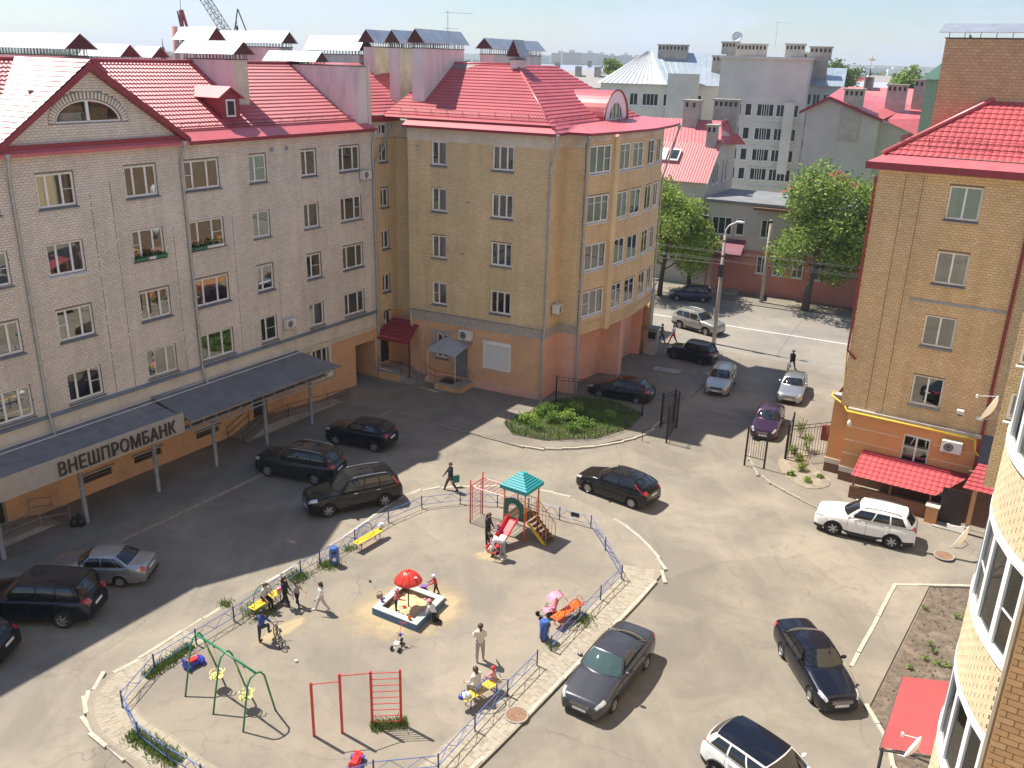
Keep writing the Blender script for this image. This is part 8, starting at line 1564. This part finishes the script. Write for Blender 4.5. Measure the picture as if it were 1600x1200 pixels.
pm('pole_concrete', (.40, .36, .31), .9, var=.15, scale=3, stretch=(3, 3, .4), dirt=(.25, .22, .19))
lp = empty('street_lamp', at(1115, 537), R(-27)); tag(lp, 'tall concrete street lamp with curved white arm on the near pavement', 'street lamp'); MB().tube([(0, 0, -.1), (0, 0, 4), (0, 0, 8.9)], [.17, .15, .11], 12).build('pole', M['pole_concrete'], lp, True); MB().tube([(0, 0, 8.6), (0, 0, 9.3), (.25, 0, 9.7), (.8, 0, 10.0)], .05, 8).build('arm', M['frame_white'], lp, True); MB().ball((1.05, 0, 10.02), (.36, .15, .1), 12, 7).build('lamp_head', M['frame_bright'], lp, True)
for z in (8.4, 7.2, 6.0): MB().lathe([(.15, 0), (.15, .12)], 12, (0, 0, z)).build('band', M['dark_metal'], lp)
MB().box((-.2, -.25, 5.6), (.2, -.12, 6.6)).build('cable_box', M['dark_metal'], lp); MB().tube([(.12, -.1, .2), (-.25, -.1, 3.0)], .03, 6).build('stay', M['frame_white'], lp)
p2 = empty('street_pole', at(1189, 474), R(-27)); tag(p2, 'plain concrete pole on the far pavement beside the tree', 'pole'); MB().tube([(0, 0, -.1), (0, 0, 8.0)], [.2, .13], 12).build('pole', M['pole_concrete'], p2, True); MB().lathe([(.02, .25), (.16, .3), (.18, .75), (.1, .8)], 10, (.35, 0, 0)).build('bin', M['sign_black'], p2); MB().box((-.14, -.14, 7.7), (.14, .14, 7.95)).build('cap', M['dark_metal'], p2)
def wire(a, b, sag, label, r=.012):
    a, b = Vector(a), Vector(b); mid = (a + b) / 2; o = MB().tube([a.lerp(b, k / 14) - mid - Vector((0, 0, sag * 4 * (k / 14) * (1 - k / 14))) for k in range(15)], r, 4).build('overhead_wire', M['dark_metal']); o.location = mid; return tag(o, label, 'wire', 'overhead wires along the street')
LP, PP = Vector(lp.location), Vector(p2.location); sdir = Vector((sx, sy, 0))
wire(LP + Vector((0, 0, 8.4)), PP + Vector((0, 0, 7.6)), .25, 'thin cable between the street lamp and the far concrete pole')
for k, (v, z) in enumerate(((2.2, 6.0), (2.8, 6.0), (5.2, 6.1), (5.8, 6.1))): wire(Vector((*st(-45, v), z)), Vector((*st(45, v), z)), .15, ('nearest trolley wire over the street', 'second trolley wire over the near lane', 'third trolley wire over the far lane', 'farthest trolley wire over the street')[k])
wire(LP + Vector((0, 0, 7.2)), Vector((*st(45, 1), 7.6)), .5, 'upper cable running right from the street lamp'); wire(LP + Vector((0, 0, 6.6)), Vector((*st(-45, 0), 7.0)), .5, 'cable running left from the street lamp'); wire(PP + Vector((0, 0, 7.4)), Vector((*st(50, 13), 7.8)), .6, 'cable running right from the far concrete pole through the tree')
wire(RW(6.4, -.1, 19.6), BW(2.6, .5, 20.2), .9, 'thin cable sagging across the yard between the roofs', .008) if False else None
sl2 = empty('concrete_slab', at(1042, 580, .1), R(-20)); MB().box((-1.0, -.4, 0), (1.0, .4, .12)).build('slab', M['concrete'], sl2, bevel=.02); MB().tube([(-.6, 0, .12), (-.5, 0, .18), (-.4, 0, .12)], .015, 4).build('lifting_loop', M['rust'], sl2); tag(sl2, 'concrete slab lying beside the off-roader', 'slab')
# ================================================================ people
pm('skin', (.55, .33, .24), .55, var=.06); pm('hair_dark', (.022, .014, .011), .5, var=.3, scale=30); pm('hair_brown', (.07, .04, .022), .5, var=.3, scale=30); pm('shoe_dark', (.02, .018, .018), .6); pm('shoe_white', (.70, .70, .70), .6); pm('eye', (.015, .012, .012), .2); pm('lip', (.42, .14, .12), .5)
def cloth(name, c): return pm('cloth_' + name, c, .85, var=.16, scale=14)
for n_, c_ in (('navy', (.02, .022, .045)), ('black', (.014, .013, .015)), ('grey', (.26, .25, .25)), ('white', (.70, .68, .66)), ('cream', (.62, .57, .50)), ('jeans', (.26, .30, .36)), ('darkjeans', (.03, .035, .06)), ('red', (.50, .05, .045)), ('purple', (.22, .12, .34)), ('pinkred', (.55, .13, .15)), ('blue', (.035, .07, .22)), ('brown', (.10, .06, .045)), ('trousers', (.36, .32, .29)), ('pink', (.68, .30, .38)), ('khaki', (.16, .16, .11)), ('shirtblue', (.45, .52, .62)), ('rose', (.62, .28, .27)), ('skyhat', (.02, .40, .50)), ('paleblue', (.62, .70, .78)), ('lightgrey', (.48, .46, .45))): cloth(n_, c_)
DG = bpy.context.evaluated_depsgraph_get
def rotm(ax, a): return Matrix.Rotation(a, 3, ax)
def person(loc, rz, h, label, top='navy', bottom='black', shoes='shoe_dark', hair='hair_dark', hairlen=0, hat=None, lean=0, legs=((0, 0), (0, 0)), arms=((10, 12, 15), (10, 12, 15)), seat=None, kneel=False, sleeve=True, skirt=None, hs=None, turn=0, nod=0, extra=None, group='people about the playground', spread=4):
    """stands facing +x of its own frame; legs: (hip flex, knee flex) right, left; arms: (shoulder flex, out, elbow flex) right, left"""
    e = empty('person', loc, rz); tag(e, label, 'person', group)
    hs = hs or (1.0 if h > 1.5 else 1.12 if h > 1.25 else 1.28); k = h; caps = []      # (p0, p1, r0, r1, material)
    hk = .13 * h * hs; leg = .285 * h * .83 + .245 * h * .86; th, sh = .245 * k, .235 * k; foot = .05 * k; tor = (h - hk * 1.02 - .035 * k) - (th + sh + foot); hipw, shw = .052 * k, .108 * k
    feet = []; J = {}
    for i, s in ((0, -1), (1, 1)):
        hp = Vector((0, s * hipw, 0)); f, kf = legs[i]; d1 = rotm('X', R(s * spread)) @ (rotm('Y', R(-f)) @ Vector((0, 0, -1))); kn = hp + d1 * th; d2 = rotm('X', R(s * spread * .4)) @ (rotm('Y', R(-f + kf)) @ Vector((0, 0, -1))); an = kn + d2 * sh
        fd = rotm('Y', R(0 if not kneel else 80)) @ Vector((1, 0, 0)); J[i] = (hp, kn, an, fd); feet.append(an.z - foot)
    pz = -min(feet) if seat is None else seat + .085 * k
    if kneel: pz = -min(min(J[i][1].z for i in J), min(J[i][2].z for i in J)) + .055 * k
    P0 = Vector((0, 0, pz)); 
    for i, s in ((0, -1), (1, 1)):
        hp, kn, an, fd = [v + P0 if n_ < 3 else v for n_, v in enumerate(J[i])]
        caps += [(hp, kn, .062 * k, .043 * k, bottom), (kn, an, .043 * k, .029 * k, bottom if skirt is None else 'skin'), (an + Vector((0, 0, -.02 * k)), an + fd * .115 * k + Vector((0, 0, -.032 * k)), .027 * k, .022 * k, shoes)]
    T = rotm('Y', R(lean)); up = lambda z, x=0, y=0: P0 + T @ Vector((x, y, z))
    caps += [(up(.0, 0, -hipw * .6), up(.0, 0, hipw * .6), .075 * k, .075 * k, bottom), (up(.03 * k), up(tor * .5), .082 * k, .078 * k, top), (up(tor * .5), up(tor * .86), .078 * k, .085 * k, top), (up(tor * .86, 0, -shw * .78), up(tor * .86, 0, shw * .78), .052 * k, .052 * k, top), (up(tor * .35, 0, -.035 * k), up(tor * .75, 0, -.06 * k), .06 * k, .06 * k, top), (up(tor * .35, 0, .035 * k), up(tor * .75, 0, .06 * k), .06 * k, .06 * k, top), (up(tor * .9), up(tor + .03 * k, .008 * k), .034 * k, .03 * k, 'skin')]
    HT = T @ rotm('Y', R(nod - lean * .6)) @ rotm('Z', R(turn)); hc = up(tor + .03 * k) + HT @ Vector((.012 * k, 0, hk * .52)); hp_ = lambda x, y, z: hc + HT @ Vector((x * hk, y * hk, z * hk))
    caps += [(hp_(0, 0, .08), hp_(.06, 0, -.16), hk * .40, hk * .31, 'skin'), (hp_(-.06, 0, .12), hp_(-.08, 0, .14), hk * .4, hk * .4, 'skin'), (hp_(.36, 0, .02), hp_(.43, 0, -.10), hk * .045, hk * .07, 'skin'), (hp_(-.02, .38, -.03), hp_(-.02, .385, -.1), hk * .06, hk * .05, 'skin'), (hp_(-.02, -.38, -.03), hp_(-.02, -.385, -.1), hk * .06, hk * .05, 'skin')]
    fingers = MB()
    for i, s in ((0, -1), (1, 1)):
        f, ab, el = arms[i]; sp_ = up(tor * .88, 0, s * shw); d1 = T @ (rotm('X', R(s * ab)) @ (rotm('Y', R(-f)) @ Vector((0, 0, -1)))); elb = sp_ + d1 * .165 * k; d2 = T @ (rotm('X', R(s * ab * .5)) @ (rotm('Y', R(-f - el)) @ Vector((0, 0, -1)))); wr = elb + d2 * .145 * k
        caps += [(sp_, elb, .039 * k, .031 * k, top), (elb, wr, .030 * k, .021 * k, top if sleeve else 'skin'), (wr, wr + d2 * .045 * k, .018 * k, .022 * k, 'skin')]
        pe = wr + d2 * .055 * k; ax = (T @ Vector((1, 0, 0))); ax = (ax - d2 * ax.dot(d2)); ax = ax.normalized() if ax.length > .1 else d2.orthogonal().normalized(); ay = d2.cross(ax)
        for q, ln in enumerate((.036, .042, .040, .032)):
            b = pe + ax * (.016 - q * .0105) * k; fingers.tube([b, b + d2 * ln * .55 * k, b + d2 * ln * .95 * k - ay * s * .012 * k], [.0058 * k, .0052 * k, .004 * k], 5)
        b = wr + d2 * .02 * k + ax * .016 * k; fingers.tube([b, b + ax * .018 * k + d2 * .015 * k, b + ax * .022 * k + d2 * .035 * k], [.0068 * k, .006 * k, .0045 * k], 5)
        if i == 1: J['hand'] = pe
        else: J['handR'] = pe
    mb = MB()
    for p0, p1, r0, r1, m_ in caps:
        n_ = 5; d = (p1 - p0); L = d.length; dn = d / L if L > 1e-6 else Vector((0, 0, 1)); pts, rs = [], []
        for a in np.linspace(-math.pi / 2 * .93, 0, 4): pts.append(p0 + dn * r0 * math.sin(a)); rs.append(r0 * math.cos(a))
        for a in np.linspace(0, math.pi / 2 * .93, 4): pts.append(p1 + dn * r1 * math.sin(a)); rs.append(r1 * math.cos(a))
        mb.tube(pts, rs, 10)
    me = mb.mesh('b'); tmp = bpy.data.objects.new('b', me); COL.objects.link(tmp); md = tmp.modifiers.new('r', 'REMESH'); md.mode = 'VOXEL'; md.voxel_size = .0115 * h; md.use_smooth_shade = True; s2 = tmp.modifiers.new('s', 'SMOOTH'); s2.factor = .5; s2.iterations = 4
    bme = bpy.data.meshes.new_from_object(tmp.evaluated_get(DG())); bpy.data.objects.remove(tmp); bme.name = 'body'; bme.materials.clear()
    mats = sorted({c[4] for c in caps} | {'skin'}); cs_ = np.empty(len(bme.polygons) * 3); bme.polygons.foreach_get('center', cs_); cs_ = cs_.reshape(-1, 3); best = np.full(len(cs_), 1e9); mi = np.zeros(len(cs_), int)
    for p0, p1, r0, r1, m_ in caps:
        a, b = np.array(p0), np.array(p1); d = b - a; t_ = np.clip(((cs_ - a) @ d) / max(d @ d, 1e-9), 0, 1); ds = np.linalg.norm(cs_ - a - t_[:, None] * d, axis=1) - (r0 + (r1 - r0) * t_); u = ds < best; best = np.where(u, ds, best); mi = np.where(u, mats.index(m_), mi)
    bm = bmesh.new(); bm.from_mesh(bme); 
    for f_, m_ in zip(bm.faces, mi): f_.material_index = int(m_)
    vb = [bm.verts.new(v) for v in fingers.v]
    for f_ in fingers.f:
        try: q = bm.faces.new([vb[i] for i in f_]); q.material_index = mats.index('skin'); q.smooth = True
        except ValueError: pass
    bm.to_mesh(bme); bm.free(); link('body', bme, [M[m_ if m_ in M else 'cloth_' + m_] for m_ in mats], e, True)
    fc = MB(); 
    for s in (-1, 1): fc.ball(hp_(.335, s * .15, .04), hk * .05, 6, 5)
    fc.build('eyes', M['eye'], e); MB().tube([hp_(.36, -.1, -.26), hp_(.385, 0, -.265), hp_(.36, .1, -.26)], hk * .022, 4).build('mouth', M['lip'], e)
    # hair or hat
    def capm(sc, zlo, back, name, mat, brim=0):
        Pn = []
        for a in np.linspace(0, 2 * math.pi, 19):
            row = []
            for b in np.linspace(0, 1, 7):
                low = zlo - (back if math.cos(a) < .35 else 0) ; ph = (math.pi / 2) * (1 - b) + math.asin(max(-.9, min(.9, low))) * b; x = math.cos(ph) * math.cos(a) * .44 * sc - .06; row.append(tuple(hp_(x, math.cos(ph) * math.sin(a) * .43 * sc, math.sin(ph) * .43 * sc + .1)))
            Pn.append(row)
        m2 = MB(); pgrid(m2, np.array(Pn)); o = m2.build(name, M[mat], e, True); q = o.modifiers.new('t', 'SOLIDIFY'); q.thickness = hk * .05; return o
    capm(1.06, .30, .75, 'hair', hair)
    if hairlen: MB().tube([hp_(-.28, 0, .2), hp_(-.42, 0, -.2), hp_(-.40, 0, -.6 - hairlen * .4), hp_(-.34, 0, -.75 - hairlen)], [hk * .2, hk * .36 * (1 if hairlen > 1 else .6), hk * .34 * (1 if hairlen > 1 else .6), hk * .1], 10).build('hair_length', M[hair], e, True)
    if hat: capm(1.16, .12, .25, 'hat', hat); 
    if hat == 'cloth_brown': MB().lathe([(hk * .45, 0), (hk * .75, -.01), (hk * .75, .005), (hk * .45, .02)], 16).xf(Matrix.Translation(hp_(0, 0, .18))).build('hat_brim', M[hat], e)
    if skirt:
        zk = min(J[0][1].z, J[1][1].z) + pz; MB().tube([P0 + Vector((0, 0, .06 * k)), P0 + Vector((0, 0, -.03 * k)), Vector((.02, 0, max(zk - .0, .05)))], [.085 * k, .11 * k, .15 * k], 14).build('skirt', M['cloth_' + skirt], e, True)
    if extra == 'print': MB().ball(up(tor * .62, -.088 * k, 0), (.008, .05 * k, .07 * k), 8, 6).build('back_print', M['shoe_white'], e)
    return e, J
WK = ((26, 8), (-18, 14)); AW = ((-16, 8, 12), (24, 8, 22))
pe, J = person(at(704, 768), R(196), 1.74, 'person walking past the playground in dark jacket and blue shirt with green bag', 'navy', 'brown', hair='hair_brown', legs=WK, arms=((28, 14, 8), (-8, 10, 6)), turn=30)
gb = empty('shopping_bag', at(713, 762), R(20)); gb.location.z = .32; paint('bag_green', (.01, .22, .16), .6); MB().add([(-.16, -.05, 0), (.16, -.05, 0), (.16, .05, 0), (-.16, .05, 0), (-.17, -.03, .38), (.17, -.03, .38), (.17, .03, .38), (-.17, .03, .38)], [(3, 2, 1, 0), (0, 1, 5, 4), (1, 2, 6, 5), (2, 3, 7, 6), (3, 0, 4, 7)]).build('bag_body', M['bag_green'], gb); MB().tube(arcpts((0, 0, .36), .1, 0, math.pi, 9), .01, 4).build('handle', M['bag_green'], gb); tag(gb, 'green shopping bag carried by the walking person', 'bag')
person(G(762, 850), R(-25), 1.66, 'standing person in navy top and black trousers left of the slide', 'navy', 'black', hair='hair_brown', hairlen=.5, arms=((8, 6, 10), (12, 8, 20)), nod=25)
person(G(778, 846), R(0), .98, 'small child in purple jacket and pink hat at the slide edge', 'purple', 'purple', hat='cloth_pink', arms=((45, 10, 30), (40, 10, 30)))
person(G(764, 868), R(-20), 1.0, 'crouching child in turquoise hat in front of the slide', 'lightgrey', 'khaki', hat='cloth_skyhat', legs=((95, 115), (80, 110)), lean=30, arms=((55, 10, 20), (70, 10, 10)))
person(G(774, 866), R(20), .95, 'crouching child in bright red jacket at the foot of the slide', 'red', 'darkjeans', legs=((90, 115), (85, 115)), lean=35, arms=((60, 10, 20), (60, 12, 20)))
person(G(786, 873), R(176), 1.66, 'person in white shirt and grey jeans bending over the children', 'white', 'jeans', shoes='shoe_white', lean=72, legs=((12, 4), (-6, 6)), arms=((75, 8, 10), (80, 8, 15)), hairlen=.6)
p7 = at(619, 957, .22); person(p7, R(10), 1.12, 'child in red checked coat standing in the sand', 'pinkred', 'darkjeans', hat='cloth_pink', arms=((40, 8, 40), (45, 8, 35)), lean=6)
person(G(681, 930), R(185), 1.02, 'child in red jacket and pale cap behind the sandbox holding a toy cart', 'red', 'brown', hat='cloth_paleblue', arms=((60, 8, 20), (55, 8, 25)), lean=14, legs=((-12, 10), (14, 6)))
person(G(679, 971), R(150), 1.30, 'person in white blouse, pink headscarf and dark skirt kneeling at the sandbox', 'white', 'black', hat='cloth_pink', kneel=True, legs=((8, 95), (-4, 92)), lean=34, arms=((60, 10, 15), (50, 14, 20)), hairlen=.8)
bs = G(415, 952); person((bs.x - .05, bs.y + .05, GZ), R(-30), 1.45, 'girl in grey top sitting on the green bench', 'lightgrey', 'black', seat=.46, legs=((82, 78), (76, 70)), lean=14, arms=((38, 6, 30), (40, 6, 35)), hairlen=.9, hair='hair_brown', sleeve=False)
person(G(447, 948), R(-10), 1.46, 'girl with long dark hair in black with white print on the back', 'black', 'black', shoes='shoe_white', legs=((20, 6), (-14, 10)), arms=((30, 10, 20), (10, 8, 20)), hairlen=1.6, extra='print')
person(G(465, 946), R(-35), 1.18, 'younger girl in grey shirt and black leggings with arms spread', 'grey', 'black', legs=((24, 10), (-12, 12)), arms=((20, 50, 10), (40, 20, 30)), hairlen=.3, sleeve=False)
person(G(503, 954), R(192), 1.38, 'girl in white walking alone with dark ponytail', 'white', 'lightgrey', shoes='shoe_white', legs=((24, 6), (-22, 12)), arms=((-6, 6, 16), (14, 6, 30)), hairlen=1.0)
person(G(410, 1004), R(70), 1.42, 'boy in blue shirt and dark trousers standing over a bicycle', 'blue', 'darkjeans', legs=((70, 70), (0, 4)), arms=((20, 60, 10), (55, 10, 20)), lean=12, sleeve=False)
person(G(750, 1033), R(100), 1.66, 'person in cream jacket and grey trousers seen from behind near the lower bench', 'cream', 'trousers', shoes='shoe_white', hair='hair_brown', hairlen=.35, arms=((16, 8, 40), (20, 8, 60)), legs=((4, 2), (-3, 4)))
tp_ = G(746, 1096); person((tp_.x + .0, tp_.y + .05, GZ), R(133), 1.64, 'person in cream jacket sitting on the lower bench, seen from behind', 'cream', 'trousers', hair='hair_brown', seat=.46, hairlen=.4, legs=((84, 80), (80, 76)), lean=12, arms=((35, 6, 40), (30, 6, 45)))
tp_ = G(770, 1078); person((tp_.x, tp_.y, GZ), R(140), 1.0, 'small child in rose jacket sitting at the far end of the lower bench', 'rose', 'pink', seat=.46, legs=((85, 60), (80, 55)), arms=((30, 8, 40), (30, 8, 40)), hat='cloth_red')
person(at(1033, 536, .1), R(-10), 1.68, 'pedestrian in dark clothes walking by the street corner', 'khaki', 'darkjeans', legs=WK, arms=AW, group='pedestrians on the street'); person(at(1051, 537, .1), R(200), 1.66, 'pedestrian in red trousers and grey top by the street corner', 'grey', 'red', hair='hair_brown', legs=WK, arms=AW, group='pedestrians on the street')
person(at(1236, 578), R(40), 1.62, 'pedestrian in black coat and brown hat crossing the driveway mouth', 'black', 'black', hat='cloth_brown', legs=WK, arms=((-6, 8, 10), (10, 8, 10)), group='pedestrians on the street')
wbg = empty('shopping_bag', at(1232, 580), R(40)); wbg.location.z = .22; MB().add([(-.18, -.06, 0), (.18, -.06, 0), (.18, .06, 0), (-.18, .06, 0), (-.19, -.04, .42), (.19, -.04, .42), (.19, .04, .42), (-.19, .04, .42)], [(3, 2, 1, 0), (0, 1, 5, 4), (1, 2, 6, 5), (2, 3, 7, 6), (3, 0, 4, 7)]).build('bag_body', M['toy_white'], wbg); MB().tube(arcpts((0, 0, .4), .1, 0, math.pi, 9), .01, 4).build('handle', M['toy_white'], wbg); MB().box((-.08, -.066, .14), (.08, -.062, .3)).build('print', M['cloth_blue'], wbg); tag(wbg, 'white shopping bag carried by the pedestrian in black', 'bag')
# ================================================================ the air
hz = MB().box((-7000, -120, -1.8), (7000, 6000, 95)).build('haze', None); hz.data.materials.clear()
m = bpy.data.materials.new('haze'); m.use_nodes = True; t = m.node_tree; t.nodes.clear(); o = t.nodes.new('ShaderNodeOutputMaterial'); v = N(t, 'ShaderNodeVolumePrincipled'); v.inputs['Color'].default_value = (.82, .90, 1, 1); v.inputs['Density'].default_value = .00022; v.inputs['Anisotropy'].default_value = .2; t.links.new(v.outputs[0], o.inputs['Volume']); hz.data.materials.append(m); tag(hz, kind='stuff')
